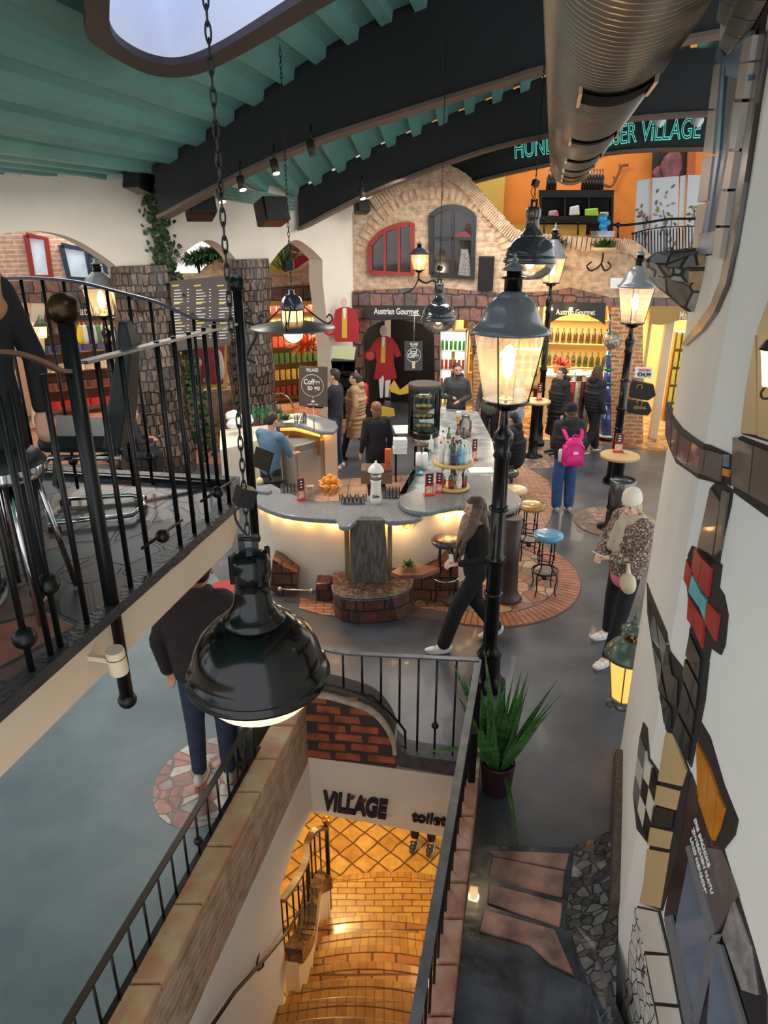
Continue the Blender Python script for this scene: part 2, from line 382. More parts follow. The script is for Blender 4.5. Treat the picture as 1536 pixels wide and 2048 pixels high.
AR2 = [(-8, 4.62), (-3.2, 4.62), (-1.63, 4.74), (-.07, 5.46), (1.12, 5.89), (1.93, 6.17), (2.7, 6.43), (4, 6.75), (6, 6.95), (12, 7.05)]
AR3 = [(-8, 4.5), (-1, 4.6), (.8, 5.25), (2, 5.65), (3.4, 6.0), (5, 6.3), (12, 6.5)]
def prof_z(P, x):
    if x <= P[0][0]: return P[0][1]
    for (a, za), (b, zb) in zip(P, P[1:]):
        if a <= x <= b: return za+(zb-za)*(x-a)/(b-a)
    return P[-1][1]
def ceiling_bay(name, base, L0, L1_, PA, PB, hole=None, xr=(-5.6, 8.5), n1=1):
    """ruled surface along the building axis: from L0 to L1_ metres beyond the line through base"""
    m = MB(); prof = []; q = xr[0]
    while q < xr[1]:
        prof += [(q, 0), (q+.13, 0), (q+.26, 0), (q+.28, -.12), (q+.35, -.12), (q+.42, -.12)]; q += .44
    R = []
    for j in range(n1+1):
        t = j/n1; row = []
        for (q, d) in prof:
            p = beamline(q, base) + AX*(L0+(L1_-L0)*t)
            z = prof_z(PA, q)*(1-t)+prof_z(PB, q+AX.x*L1_)*t
            row.append(Vector((p.x, p.y, z+d)))
        R.append(row)
    V = [p for r in R for p in r]; n = len(prof); F = []
    for j in range(n1):
        for i in range(n-1):
            f = (j*n+i, j*n+i+1, (j+1)*n+i+1, (j+1)*n+i); c = sum((V[a] for a in f), Vector())/4
            if hole and inside(c.x, c.y, hole): continue
            F.append(f)
    m.add(V, F); return struct(m, name, GREEN)
D12 = ((14.2-1.57*T10)-(11.6-3.9*T10))*math.cos(math.radians(10.4)); D23 = ((16.6+.5*T10)-(14.2-1.57*T10))*math.cos(math.radians(10.4))
ceiling_bay('ceiling', (-3.9, 11.6), -13, 0, AR, AR, so, n1=130)
ceiling_bay('ceiling', (-3.9, 11.6), 0, D12, AR, AR2)
ceiling_bay('ceiling', (-1.57, 14.2), 0, D23, AR2, AR3)
# oval roof light: dark curb, white inner tube
def ring(m, a, b, z0, z1):
    n = len(a); m.add([Vector((p.x, p.y, z0)) for p in a]+[Vector((p.x, p.y, z1)) for p in b], [(i, (i+1) % n, (i+1) % n+n, i+n) for i in range(n)], True)
RIM = mat('dark_brown_rim', (58, 48, 46), .6); SKYT = mat('white_roof_tube', (240, 242, 248), .35)
m = MB(); ring(m, so, so, 5.5, 6.75); ring(m, so, si, 5.5, 5.5); ring(m, si, si, 5.5, 5.56); struct(m, 'trim_1', RIM)
m = MB(); ring(m, si, si, 5.56, 7.15); struct(m, 'trim_2', SKYT)
FROST = mat('frosted_roof_pane', (220, 230, 245), .5, var=.08, vs_=3, emis=(196, 214, 245), es=1.5)  # roof pane glows itself in place of the sky above
m = MB(); m.prism([Vector((p.x, p.y, 7.15)) for p in si], (0, 0, .03)); struct(m, 'window_1', FROST)
m = MB(); m.bar((-1.35, 5.2, 6.1), (-1.28, 5.9, 5.9), .05, .07); t = thing('light_tube', 'white tube lamp hanging inside the oval roof light', 'lamp', (-1.3, 5.55, 5.9)); m.build('tube_body', mat('white_tube', (240, 240, 240), .3), t)
m = MB(); m.tube([(-1.32, 5.5, 6.0), (-1.32, 5.5, 7.15)], .01, 6); m.build('hanger', BLACK, t)
# black arched beams
def arched_beam(pl, low, top, name, th=.22, lip=.42):
    t_ = [pl.at(x, y) for x, y in low]; u_ = [pl.at(x, y) for x, y in top]
    def curve(P):
        P = sorted(P, key=lambda p: p.x); return P
    lo = spline(curve(t_), 5); up = curve(u_)
    # extend the top as a curve above the lower edge
    def zat(P, x):
        for a, b in zip(P, P[1:]):
            if a.x <= x <= b.x: return a.z+(b.z-a.z)*(x-a.x)/(b.x-a.x)
        if x < P[0].x: return P[0].z + (P[1].z-P[0].z)/(P[1].x-P[0].x)*(x-P[0].x)
        return None
    m = MB(); f = MB(); A = []; B = []
    for p in lo:
        z = zat(up, p.x)
        if z is None: z = p.z + (up[-1].z - (zat(lo, up[-1].x) or up[-1].z-1)) + .02
        A.append(p); B.append(Vector((p.x, p.y, max(z, p.z+.3))))
    k = -pl.n*th
    for i in range(len(A)-1):
        m.prism([A[i], A[i+1], B[i+1], B[i]], k)
        g = pl.n*.1; dn = Vector((0, 0, -.05))
        f.prism([A[i]+g, A[i+1]+g, A[i+1]+g+dn, A[i]+g+dn], k*1.0-pl.n*.2)
    struct(m, name, BEAM); struct(f, name+'_edge' if False else 'trim_3', FLANGE)
arched_beam(B1, [(318, 430), (340, 420), (460, 355), (600, 290), (768, 232), (1000, 160), (1100, 130), (1440, 60), (1640, 35)], [(310, 330), (400, 270), (500, 200), (650, 95), (760, 30), (830, 0)], 'trim_4')
arched_beam(B2, [(598, 455), (680, 412), (770, 370), (960, 300), (1105, 265), (1250, 235), (1425, 222), (1560, 220)], [(590, 385), (760, 290), (900, 230), (1000, 190), (1100, 150)], 'trim_5')
arched_beam(B3, [(860, 392), (960, 358), (1105, 325), (1250, 300), (1410, 295), (1500, 297)], [(860, 330), (1000, 260), (1150, 215), (1300, 195)], 'trim_6')
# left arcade wall, three arches
def arc(pts, k=6): return [(p.x, p.y) for p in spline([(x, y, 0) for x, y in pts], k)]
low = [(-130, 640), (-130, 560)] + arc([(-110, 520), (-40, 478), (60, 462), (140, 475), (210, 515), (243, 542)]) + [(243, 560), (345, 560)] + arc([(345, 545), (370, 505), (415, 480), (455, 500), (478, 528)]) + [(478, 545), (540, 545)] + arc([(540, 528), (565, 497), (592, 480), (622, 497), (645, 520)]) + [(645, 560), (660, 700), (664, 838), (716, 838)]
topl = [(716, 380), (600, 360), (290, 320), (0, 285), (-130, 268)]
m = MB(); panel(m, LW, low + topl, .45); struct(m, 'wall_left', CREAM)
# pipes under the left ceiling
m = MB()
for i, c in enumerate([0, 12, 22]):
    m.tube([LW.at(-60, 296+c*.7, .06+.02*i), LW.at(130, 305+c*.8, .06), LW.at(285, 328+c*.6, .06)], .022, 6)
tag(m.build('conduit_pipes', GREEN), 'green painted conduit pipes running along the top of the cream arcade wall', 'pipes')
m = MB(); 
for i in range(4): m.tube([LW.at(430+0, 372+7*i, .06), LW.at(590, 398+7*i, .06)], .02, 6)
tag(m.build('conduit_pipes', GREEN), 'green conduit pipes between the two black beams above the middle arch', 'pipes')
m = MB(); m.box(LW.at(50, 325, .05), (.2, .1, .2), .7); m.box(LW.at(50, 345, .04), (.1, .06, .12), .7)
tag(m.build('wall_bracket', CREAM), 'cream painted bracket high on the cream wall at far left', 'bracket')
# mosaic pillars
def pillar(px0, px1, ytop, ybot, lean, label, w0, w1):
    a = LW.at((px0+px1)/2, ytop, .05); b = LW.at((px0+px1)/2+lean, ybot, .05); R = []
    P = [a.lerp(b, i/9) for i in range(10)]
    for i, p in enumerate(P):
        w_ = w0 + (w1-w0)*(i/9)**1.6 + .04*math.sin(i*1.7); p = Vector((p.x, p.y, a.z*(1-i/9)))
        p = p - LW.n*.22
        R.append([p + Vector((math.cos(t), math.sin(t), 0))*w_*(1+.06*math.sin(3*t+i)) for t in [2*PI*k/20 for k in range(20)]])
    o = MB().loft(R, smooth=False).build('mosaic_pillar', PILLAR)
    tag(o, label, 'pillar', 'dark mosaic pillars under the arcade arches')
pillar(238, 348, 530, 945, 40, 'wide dark block mosaic pillar wrapped by ivy, nearer of the two', .5, .62)
pillar(468, 545, 518, 880, 15, 'dark block mosaic pillar with scroll bracket, behind the black ball newel', .38, .5)
# facade: brick wall of the shops, opening lintels, piers
topf = [(706, 425)] + arc([(740, 400), (800, 352), (850, 334), (890, 331), (930, 350), (965, 388), (1000, 428), (1040, 463), (1090, 470), (1200, 478), (1262, 482), (1290, 500), (1312, 530), (1350, 545)], 4) + [(1420, 552)]
m = MB(); panel(m, FAC, [(706, 600), (706, 425)] + topf[1:] + [(1420, 605)], .4); struct(m, 'wall_back', BRICKF)
# soldier course along the top edge
SOLD = mat('soldier_brick', (222, 194, 160), .8, var=.3, vs_=8, c2=(190, 148, 118)); m = MB()
TP = spline([FAC.at(x, y, .04) for x, y in topf[1:]], 3)
acc = 0; last = TP[0]
for a, b in zip(TP, TP[1:]):
    d = (b-a); L = d.length; k = max(1, round(L/.11)); d.normalize()
    nrm = FAC.n.cross(d).normalized()
    if nrm.z > 0: nrm = -nrm
    for i in range(k):
        c = a.lerp(b, (i+.5)/k) + nrm*.1 - FAC.n*.17
        m.box(c, (L/k*.82, .46, .24+random.uniform(-.02, .02)), M=Matrix((d, FAC.n, nrm)).transposed())
struct(m, 'trim_7', SOLD)
m = MB(); m.prism([FAC.at(x, y, .07) for x, y in [(706, 582), (790, 578), (860, 574), (1000, 586), (1100, 583), (1140, 575), (1225, 596), (1300, 596), (1420, 596), (1420, 612), (706, 612)]], -FAC.n*.5); struct(m, 'trim_8', STONEF)
# ground floor piers and arched doorway
m = MB(); m.prism([FAC.at(x, y, .03) for x, y in [(706, 611), (706, 858), (724, 858), (722, 700)] + arc([(722, 700), (728, 665), (760, 644), (800, 640), (850, 650), (868, 670)]) + [(869, 700), (870, 862), (878, 862), (882, 640), (935, 640), (944, 700), (946, 866), (990, 868), (990, 660), (1010, 625), (1060, 614), (1225, 612), (1225, 611)]], -FAC.n*.4); struct(m, 'wall_back', STONEF)
BRP = brick('warm_pier_brick', (206, 140, 92), (188, 116, 76), (214, 178, 136), .24, .08, .018)
m = MB(); m.prism([FAC.at(x, y, .06) for x, y in [(1222, 610), (1222, 884), (1286, 884), (1286, 610)]], -FAC.n*.5); struct(m, 'wall_back', BRP)
m = MB(); m.prism([FAC.at(x, y, .08) for x, y in [(946, 720), (946, 868), (962, 868), (962, 700), (975, 655), (968, 650)]], -FAC.n*.5); struct(m, 'wall_back', BRP)
# shop interiors behind the facade
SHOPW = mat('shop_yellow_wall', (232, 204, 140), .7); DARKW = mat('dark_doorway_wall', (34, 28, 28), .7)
def at(s_, d, z): return FAC.P + FAC.u*s_ - FAC.n*d + Vector((0, 0, z))
def wallseg(m, a, b, z0, z1, th=.06):
    a = Vector(a); b = Vector(b); n = Vector((-(b-a).y, (b-a).x, 0)).normalized()*th
    m.prism([a+Vector((0, 0, z0)), b+Vector((0, 0, z0)), b+Vector((0, 0, z1)), a+Vector((0, 0, z1))], n)
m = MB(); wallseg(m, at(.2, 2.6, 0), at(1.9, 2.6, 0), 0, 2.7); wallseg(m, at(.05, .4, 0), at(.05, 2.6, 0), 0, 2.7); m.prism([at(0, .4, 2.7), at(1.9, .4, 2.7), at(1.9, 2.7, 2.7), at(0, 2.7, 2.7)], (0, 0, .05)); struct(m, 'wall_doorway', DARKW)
m = MB(); wallseg(m, at(1.9, 3.2, 0), at(8, 3.2, 0), 0, 2.75); wallseg(m, at(1.95, .4, 0), at(1.95, 3.2, 0), 0, 2.75); wallseg(m, at(5.85, .4, 0), at(5.85, 3.2, 0), 0, 2.75); struct(m, 'wall_shop', SHOPW)
m = MB(); m.prism([at(1.9, .4, 2.75), at(8, .4, 2.75), at(8, 3.3, 2.75), at(1.9, 3.3, 2.75)], (0, 0, .05)); struct(m, 'ceiling', SHOPW)
p = at(3.9, 1.6, 2.6); light('shop_ceiling_light', 'AREA', p, 130, (1, .84, .55), 2.2)
p = at(6.6, 1.5, 2.6); light('shop_ceiling_light_small', 'AREA', p, 60, (1, .84, .55), 1.2)
p = at(1.3, 1.5, 2.6); light('doorway_light', 'AREA', p, 12, (1, .9, .8), 1.0)
# upper gallery: floor, orange back wall
m = MB(); m.prism([at(2.4, .35, 3.25), at(9, .35, 3.25), at(9, 6, 3.25), at(2.4, 6, 3.25)], (0, 0, -.25)); struct(m, 'floor', mat('gallery_floor', (120, 96, 70), .6))
OR = mat('orange_wall_paint', (214, 126, 44), .7, var=.1, vs_=2)
m = MB(); wallseg(m, at(.6, 4.2, 0), at(9, 4.2, 0), 3.2, 8.2); struct(m, 'wall_gallery', OR)
m = MB(); wallseg(m, at(.9, 3.9, 0), at(2.7, 4.0, 0), 3.2, 6.2); wallseg(m, at(2.6, 3.0, 0), at(4.6, 3.0, 0), 3.2, 4.15); struct(m, 'wall_gallery', mat('ochre_wall', (196, 160, 70), .7))
light('gallery_light', 'AREA', at(4.0, 2.0, 6.3), 60, (1, .86, .68), 1.5)
# far enclosing walls
m = MB(); wallseg(m, (-9, 20, 0), (9, 20, 0), 0, 8); wallseg(m, (-8.6, 4, 0), (-8.6, 20, 0), 0, 5.2); struct(m, 'wall_far', CREAM2)
# ------------------------------------------------------------------ right wall (two facets, far end edge at the counter side)
RWP = [Vector((2.006, 4.838, 0)), Vector((1.287, 2.738, 0)), Vector((1.17, -1.2, 0))]
RW1 = Plane(RWP[0], RWP[1]); RW2 = Plane(RWP[1], RWP[2]); LEN1 = (RWP[1]-RWP[0]).length
if RW1.n.x > 0: RW1.n = -RW1.n
if RW2.n.x > 0: RW2.n = -RW2.n
def rw(px, py):
    """pixel -> (distance along the wall, height)"""
    p = RW1.at(px, py); s_ = (p-RW1.P).dot(RW1.u)
    if s_ <= LEN1: return (s_, p.z)
    p = RW2.at(px, py); return (LEN1+max(0, (p-RW2.P).dot(RW2.u)), p.z)
def clip(poly, s0, side):
    out = []; n = len(poly)
    for i in range(n):
        a = poly[i]; b = poly[(i+1) % n]; ia = (a[0] <= s0) == side; ib = (b[0] <= s0) == side
        if ia: out.append(a)
        if ia != ib:
            t = (s0-a[0])/(b[0]-a[0]); out.append((s0, a[1]+(b[1]-a[1])*t))
    return out
def patch(m, px, off=.01, th=.02, raw=None):
    """flat piece lying on the right wall, its front face off metres proud"""
    poly = raw or [rw(x, y) for x, y in px]
    for side, pl, s0 in ((True, RW1, 0), (False, RW2, LEN1)):
        q = clip(poly, LEN1, side)
        if len(q) >= 3: m.prism([pl.sz(a-s0, z, off) for a, z in q], -pl.n*th)
    return m
m = MB()
p0 = RWP[0]; bk = Vector((.946, -.324, 0))
plan = [p0+bk*.5+Vector((.02, .16, 0)), p0+bk*.08+Vector((.03, .07, 0)), p0+Vector((.0, .0, 0)), RWP[1], RWP[2], RWP[2]+Vector((1.2, 0, 0)), RWP[0]+Vector((1.2, -.3, 0))]
m.prism([Vector((a.x, a.y, 0)) for a in plan], (0, 0, 6.3)); struct(m, 'wall_right', WHITE, bevel=.03)
m = MB(); m.prism([RW1.at(x, y, .003) for x, y in [(1442, -80), (1440, 60), (1437, 130), (1424, 300), (1412, 400), (1440, 300), (1490, -80)]], -RW1.n*.25); struct(m, 'wall_right', WHITE)
# ================================================================== BALCONY (left)
ZB = 2.69
BF = Plane((-1.101, 2.481), (-.831, 3.686))
MOS = crazy('balcony_mosaic_paving', [(92, 68, 62), (150, 92, 76), (70, 72, 80), (128, 104, 82), (60, 60, 66), (110, 80, 70), (84, 86, 90)], (52, 50, 54), 4.2, .45, .03, coat=.05, stretch=(1, .8, 1))
e0 = BF.sz(-3.2, ZB); e1 = Vector((-.85, 3.6, ZB)); e2 = Vector((-.885, 4.02, ZB)); e3 = Vector((-2.16, 4.23, ZB)); e4 = Vector((-5, 4.7, ZB)); e5 = Vector((-5, -.6, ZB))
m = MB(); m.prism([e0, e1, e2, e3, e4, e5], (0, 0, -.02)); struct(m, 'floor', MOS)
m = MB(); dz = Vector((0, 0, -.02)); m.prism([p+dz for p in (e0, e1, e2, e3, e4, e5)], (0, 0, -.2)); struct(m, 'ceiling', CREAM2)
m = MB(); m.strip([e0+Vector((0, 0, .015)), e1+Vector((0, 0, .015)), e2+Vector((0, 0, .015)), e3+Vector((0, 0, .015))], .07, .05); struct(m, 'trim_9', mat('dark_stone_edge', (52, 52, 56), .4, var=.3, vs_=10, bump=.4))
# railing of the balcony, front run
def fpt(s_, z): return BF.sz(s_, z, .0)
RAILM = mat('worn_dark_handrail', (96, 92, 90), .35, .6, var=.3, vs_=12)
t = thing('balcony_railing', 'black railing with ball-topped posts along the near edge of the left balcony', 'railing', BF.sz(.6, ZB))
top0 = BF.at(165, 725); top1 = BF.at(468, 648)
m = MB(); m.strip([top0, top1], .045, .012); m.build('handrail', RAILM, t)
hr = [BF.at(x, y) for x, y in [(-60, 704), (0, 703), (40, 708), (85, 724), (118, 740), (140, 742)]]
m = MB(); m.strip(spline(hr, 4), .03, .014); m.build('handrail', mat('brown_handrail', (104, 74, 54), .4, .4), t)
NEWB = mat('worn_bronze_ball', (96, 66, 34), .3, .8, var=.4, vs_=5, c2=(34, 28, 24))
for (px, py, yb, r, rb) in ((130, 636, 1350, .029, .055), (474, 580, 1040, .026, .046)):
    a = BF.at(px, py); b = Vector((a.x, a.y, 0)); zb = BF.at(px+100 if px < 300 else px+30, yb).z
    zb = ZB-.42 if px < 300 else ZB-.3
    m = MB(); m.tube([(a.x, a.y, zb), (a.x, a.y, a.z)], r, 14); m.build('post', BLACK, t)
    m = MB(); m.ball((a.x, a.y, a.z+.03), rb, 20); m.build('ball', NEWB if px < 300 else BLACK, t)
    m = MB(); m.ball((a.x, a.y, zb-.01), rb*.72, 14); m.build('ball', BLACK, t)
m = MB()
def baluster(px, py_b, ball=None, topz=3.68):
    b = BF.at(px, py_b); s_ = (b-BF.P).dot(BF.u); a = fpt(s_, topz)
    m = MB(); m.tube([fpt(s_, ZB+.02), a], .0115, 8)
    if ball: m.ball(fpt(s_, ball), .04, 14)
    m.build('baluster', BLACK, t)
for px, py in ((176, 1256), (262, 1176), (300, 1143), (361, 1090), (389, 1066), (415, 1045), (441, 1025), (459, 1008)): baluster(px, py)
for px, py, b_ in ((65, 1348, 2.86), (98, 1290, None), (122, 1298, 2.98)):
    s_ = (BF.at(px, py)-BF.P).dot(BF.u); baluster(px, py, b_, 3.66+.0*s_)
s_ = (BF.at(0, 1400)-BF.P).dot(BF.u)
for k in range(1, 4): 
    m = MB(); m.tube([fpt(s_-.1*k-.02, ZB), fpt(s_-.1*k-.02, 3.78)], .0115, 8); m.build('baluster', BLACK, t)
for (x0, y0, x1, y1, bx, by) in ((284, 1097, 364, 1040, 325, 1078), (402, 1003, 468, 958, 435, 990)):
    a = BF.at(x0, y0, .02); b = BF.at(x1, y1, .02); m = MB(); m.tube([a, b], .007, 6); c = BF.at(bx, by-6, .02); m.ball(c, .032, 14); m.build('cross_bar', BLACK, t)
# railing, rear run (arched top)
BR = Plane((-.889, 4.014), (-2.158, 4.227)); BR.n = Vector((.166, -.986, 0))
t = thing('balcony_railing', 'black railing with arched top rail across the back of the left balcony', 'railing', (-1.5, 4.1, ZB))
ar = [BR.at(x, y) for x, y in [(474, 640), (397, 638), (350, 620), (310, 603), (230, 582), (150, 563), (57, 556), (-60, 560)]]
m = MB(); m.strip(spline(ar, 4), .035, .014); m.build('handrail', mat('dark_blue_grey_rail', (60, 66, 78), .3, .6), t)
m = MB(); m.strip([BR.at(475, 972), BR.at(300, 958), BR.at(82, 946), BR.at(-60, 938)], .02, .02); m.build('bottom_rail', BLACK, t)
for i in range(13):
    px = 455-38*i; P_ = BR.at(px, 950); zt = None
    for a, b in zip(ar, ar[1:]):
        if min(a.x, b.x) <= P_.x <= max(a.x, b.x): zt = a.z+(b.z-a.z)*(P_.x-a.x)/(b.x-a.x)
    m = MB(); m.tube([(P_.x, P_.y, ZB+.03), (P_.x, P_.y, zt or ar[-1].z)], .009, 8)
    if i in (4, 6, 8): m.ball((P_.x, P_.y, ZB+.2), .028, 10)
    m.build('baluster', BLACK, t)
# cream spotlight can under the newel
p = BF.at(234, 1322, .12); R_ = Matrix.Rotation(.12, 3, 'X')
t = thing('spotlight', 'cream cylindrical spotlight on the slab face below the bronze ball newel', 'spotlight', p)
m = MB(); m.lathe([(.034, -.055), (.036, -.05), (.036, .045), (.033, .05), (.033, .055)], p, 20, R_); m.build('housing', CREAM2, t)
m = MB(); m.lathe([(.037, .022), (.038, .022), (.038, .026), (.037, .026)], p, 20, R_); m.build('ring', mat('tan_line', (120, 100, 80), .6), t)
m = MB(); m.bar(p, p-BF.n*.14, .02, .02); m.build('mount', CREAM2, t)
# thin cable along the slab
m = MB(); m.tube(spline([BF.at(x, y, .012) for x, y in [(-20, 1440), (60, 1372), (140, 1300), (200, 1245)]], 6), .004, 5)
m.tube(spline([BF.at(x, y, .012) for x, y in [(285, 1152), (310, 1148), (345, 1135), (380, 1105), (405, 1070), (420, 1045)]], 6), .004, 5)
tag(m.build('cable', mat('grey_cable', (120, 112, 104), .6)), 'thin grey cable looping along the cream balcony slab face', 'cable')
# ------------------------------------------------------------------ cantilever bar chair
t = thing('cantilever_chair', 'black leather cantilever chair with chrome frame standing on the balcony', 'chair', (-1.75, 3.2, ZB))
LEATH = mat('black_leather', (34, 40, 42), .45, 0, spec=.35)
def zc(px, py, z): return Z(px, py, z)
def onY(px, py, y): return Y(px, py, y)
CY = 3.25
sA = onY(62, 868, 3.0); sB = onY(225, 862, 2.95)
seatz = sA.z
S = [Y(70, 880, 3.0), Y(235, 872, 3.0), Y(262, 838, 3.35), Y(105, 838, 3.45)]
m = MB()
sz_ = sum(p.z for p in S[:2])/2
sq = [Vector((p.x, p.y, sz_)) for p in S]
m.prism(sq, (0, 0, -.075)); m.build('seat', LEATH, t, bevel=.03)
m = MB(); sq = sq[:2]+[Vector((sq[2].x, sq[1].y+.17, sq[2].z)), sq[3]]; 
b0 = Y(228, 850, 3.1); b1 = Y(262, 632, 3.2)
m.loft([[Vector((b0.x-.03, sq[1].y-.02, sz_-.06)), Vector((b0.x+.05, sq[1].y-.02, sz_-.06)), Vector((b0.x+.05, sq[2].y+.02, sz_-.06)), Vector((b0.x-.03, sq[2].y+.02, sz_-.06))],
        [Vector((b0.x+.02, sq[1].y-.02, sz_+.12)), Vector((b0.x+.10, sq[1].y-.02, sz_+.12)), Vector((b0.x+.10, sq[2].y, sz_+.12)), Vector((b0.x+.02, sq[2].y, sz_+.12))],
        [Vector((b1.x-.01, sq[1].y, b1.z-.1)), Vector((b1.x+.05, sq[1].y, b1.z-.1)), Vector((b1.x+.05, sq[2].y-.02, b1.z-.1)), Vector((b1.x-.01, sq[2].y-.02, b1.z-.1))],
        [Vector((b1.x-.005, sq[1].y+.03, b1.z)), Vector((b1.x+.03, sq[1].y+.03, b1.z)), Vector((b1.x+.03, sq[2].y-.05, b1.z)), Vector((b1.x-.005, sq[2].y-.05, b1.z))]], smooth=False)
m.build('backrest', LEATH, t, bevel=.02)
m = MB(); zf = ZB+.03
def cz(px, py): return Z(px, py, zf)
fr = [sq[1]+Vector((0, 0, -.09)), sq[0]+Vector((.03, 0, -.09)), sq[0]+Vector((-.02, 0, -.13))]
m.tube([sq[1]+Vector((0, 0, -.09)), sq[0]+Vector((.05, 0, -.09)), sq[0]+Vector((-.0, 0, -.14)), cz(85, 1000)+Vector((0, 0, .06)), cz(100, 1046), cz(265, 1030), cz(287, 1010), cz(290, 995), cz(262, 990), cz(130, 998), cz(112, 985)+Vector((0, 0, .05)), sq[3]+Vector((.0, 0, -.14)), sq[3]+Vector((.05, 0, -.09)), sq[2]+Vector((0, 0, -.09))], .0125, 10)
m.build('frame', CHROME, t)
for q in (cz(108, 1052), cz(130, 1000)):
    m = MB(); m.box(q+Vector((0, 0, -.015)), (.05, .03, .03)); m.build('foot_pad', BLACK, t)
# chrome stool legs and white bar table at far left
t = thing('bar_stool', 'chrome-framed black stool at the extreme left edge of the balcony', 'stool', Z(10, 1120, ZB))
m = MB(); q = Y(-5, 925, 2.55); m.lathe([(.12, 0), (.16, .02), (.17, .05), (.15, .08), (.02, .09)], (q.x, q.y, q.z-.05), 24); m.build('seat', LEATH, t)
m = MB(); m.lathe([(.165, -.05), (.172, -.03), (.168, 0)], (q.x, q.y, q.z), 24, cap=False); m.build('seat_ring', CHROME, t)
for dx, dy in ((.1, -.12), (-.12, -.05), (.1, .12), (-.1, .14)):
    m = MB(); m.tube([(q.x+dx*.8, q.y+dy*.8, q.z-.05), (q.x+dx*1.3, q.y+dy*1.4, ZB+.01)], .012, 8); m.build('leg', CHROME, t)
# ================================================================== STAIR WELL
# left parapet wall: brick band on top, plaster below
ZC = .6
io = [Vector((IL(y), y, 0)) for y in (4.70, -1.2)]
TH_ = .17
m = MB(); m.prism([Vector((IL(y), y, .6)) for y in (4.72, -1.2)] + [Vector((IL(y)-TH_, y, .6)) for y in (-1.2, 4.72)], (0, 0, -.6)); o = struct(m, 'wall_stair_left', BRICKOLD)
COP = mat('worn_sandy_coping', (190, 164, 126), .8, var=.35, vs_=5, c2=(176, 124, 92), bump=.6, bs=14)
m = MB(); y = 4.72
while y > -1.1:
    L = random.uniform(.28, .5); m.prism([Vector((IL(y)+.008, y, .622)), Vector((IL(y-L+.012)+.008, y-L+.012, .622)), Vector((IL(y-L+.012)-TH_-.01, y-L+.012, .622)), Vector((IL(y)-TH_-.01, y, .622))], (0, 0, -.07)); y -= L
struct(m, 'trim_10', COP, bevel=.015)
# lower plaster part of the left wall, with its free end
WL = Plane((IL(4.534), 4.534), (IL(2.836), 2.836))
if WL.n.x < 0: WL.n = -WL.n
def wl(px, py): p = WL.at(px, py); return p
pz = [wl(606, 1520), wl(622, 1625), wl(592, 1682), wl(558, 1780), wl(570, 1930), wl(562, 2048)]
zt = .03
e = pz[-1]
poly = [Vector((IL(4.66), 4.66, zt))] + [Vector((IL(4.66), 4.66, pz[1].z))] + pz[2:4] + [pz[4], Vector((pz[5].x, pz[5].y, pz[5].z)), Vector((pz[5].x, pz[5].y, -3.4)), Vector((IL(-1.2), -1.2, -3.4)), Vector((IL(-1.2), -1.2, zt))]
m = MB(); m.prism([p+WL.n*.004 for p in poly], -WL.n*.2); struct(m, 'wall_stair_left', WHITE)
# right stair wall with brick coping
m = MB(); m.prism([Vector((IR(y), y, .36)) for y in (4.5, -1.2)] + [Vector((IR(y)+.12, y, .36)) for y in (-1.2, 4.5)], (0, 0, -3.7)); struct(m, 'wall_stair_right', BRICKOLD)
m = MB(); y = 4.0
while y > -1.1:
    L = random.uniform(.24, .36); m.prism([Vector((IR(y)-.01, y, .42)), Vector((IR(y-L+.012)-.01, y-L+.012, .42)), Vector((IR(y-L+.012)+.125, y-L+.012, .42)), Vector((IR(y)+.125, y, .42))], (0, 0, -.09)); y -= L
struct(m, 'trim_11', mat('pinkish_brick_coping', (190, 150, 130), .8, var=.35, vs_=6, c2=(160, 108, 86), bump=.6, bs=14), bevel=.02)
# far wall of the well: plaster lintel, brick parapet with curved top
m = MB(); panel(m, WELLF, [(600, 1512), (955, 1560), (955, 1720), (900, 1676), (612, 1622)], .18); struct(m, 'wall_stair_far', CREAM)
m = MB(); bt = arc([(585, 1380), (640, 1376), (700, 1390), (745, 1408), (775, 1440), (790, 1478), (792, 1536)], 4)
panel(m, WELLF, bt + [(700, 1524), (600, 1514), (592, 1514)], .2, .0); struct(m, 'wall_stair_far', mat('dark_mortar', (66, 54, 48), .9, bump=.4, bs=30))
# real bricks
RB = mat('weathered_red_brick', (182, 100, 66), .85, var=.3, vs_=9, c2=(126, 66, 46), bump=.6, bs=30)
m = MB(); rows = 8
def inb(px, py):
    return inside(px, py, [Vector((x, y, 0)) for x, y in bt + [(700, 1526), (592, 1512)]])
for r in range(rows):
    for c in range(6):
        w_ = random.uniform(.19, .24); s0 = -.02+c*.27+(.13 if r % 2 else 0); z = .08+r*.092+random.uniform(-.006, .006)
        p = [WELLF.sz(s0, z, .012), WELLF.sz(s0+w_, z-.01, .012), WELLF.sz(s0+w_-.005, z+.058, .012), WELLF.sz(s0+.005, z+.066, .012)]
        def pj(q):
            d = q-Vector((0, 0, CH)); f = d.y*SC - d.z*SS; return (768+FPX*d.x/f, 1024-FPX*(d.y*SS+d.z*SC)/f)
        if all(inb(*pj(q)) for q in p): m.prism(p, -WELLF.n*.04)
struct(m, 'trim_12', RB, bevel=.01)
m = MB(); pts = [WELLF.at(x, y, -.06) for x, y in bt[:-3]]
m.strip(pts, .22, .03); struct(m, 'trim_13', mat('pale_mortar_cap', (176, 160, 140), .85, var=.25, vs_=12, bump=.5))
m = MB(); panel(m, WELLF, [(790, 1486), (792, 1532), (932, 1556), (932, 1524), (850, 1516), (810, 1508)], .18, .01); struct(m, 'trim_14', mat('dark_stone_kerb', (70, 72, 78), .5, var=.4, vs_=14, bump=.5))
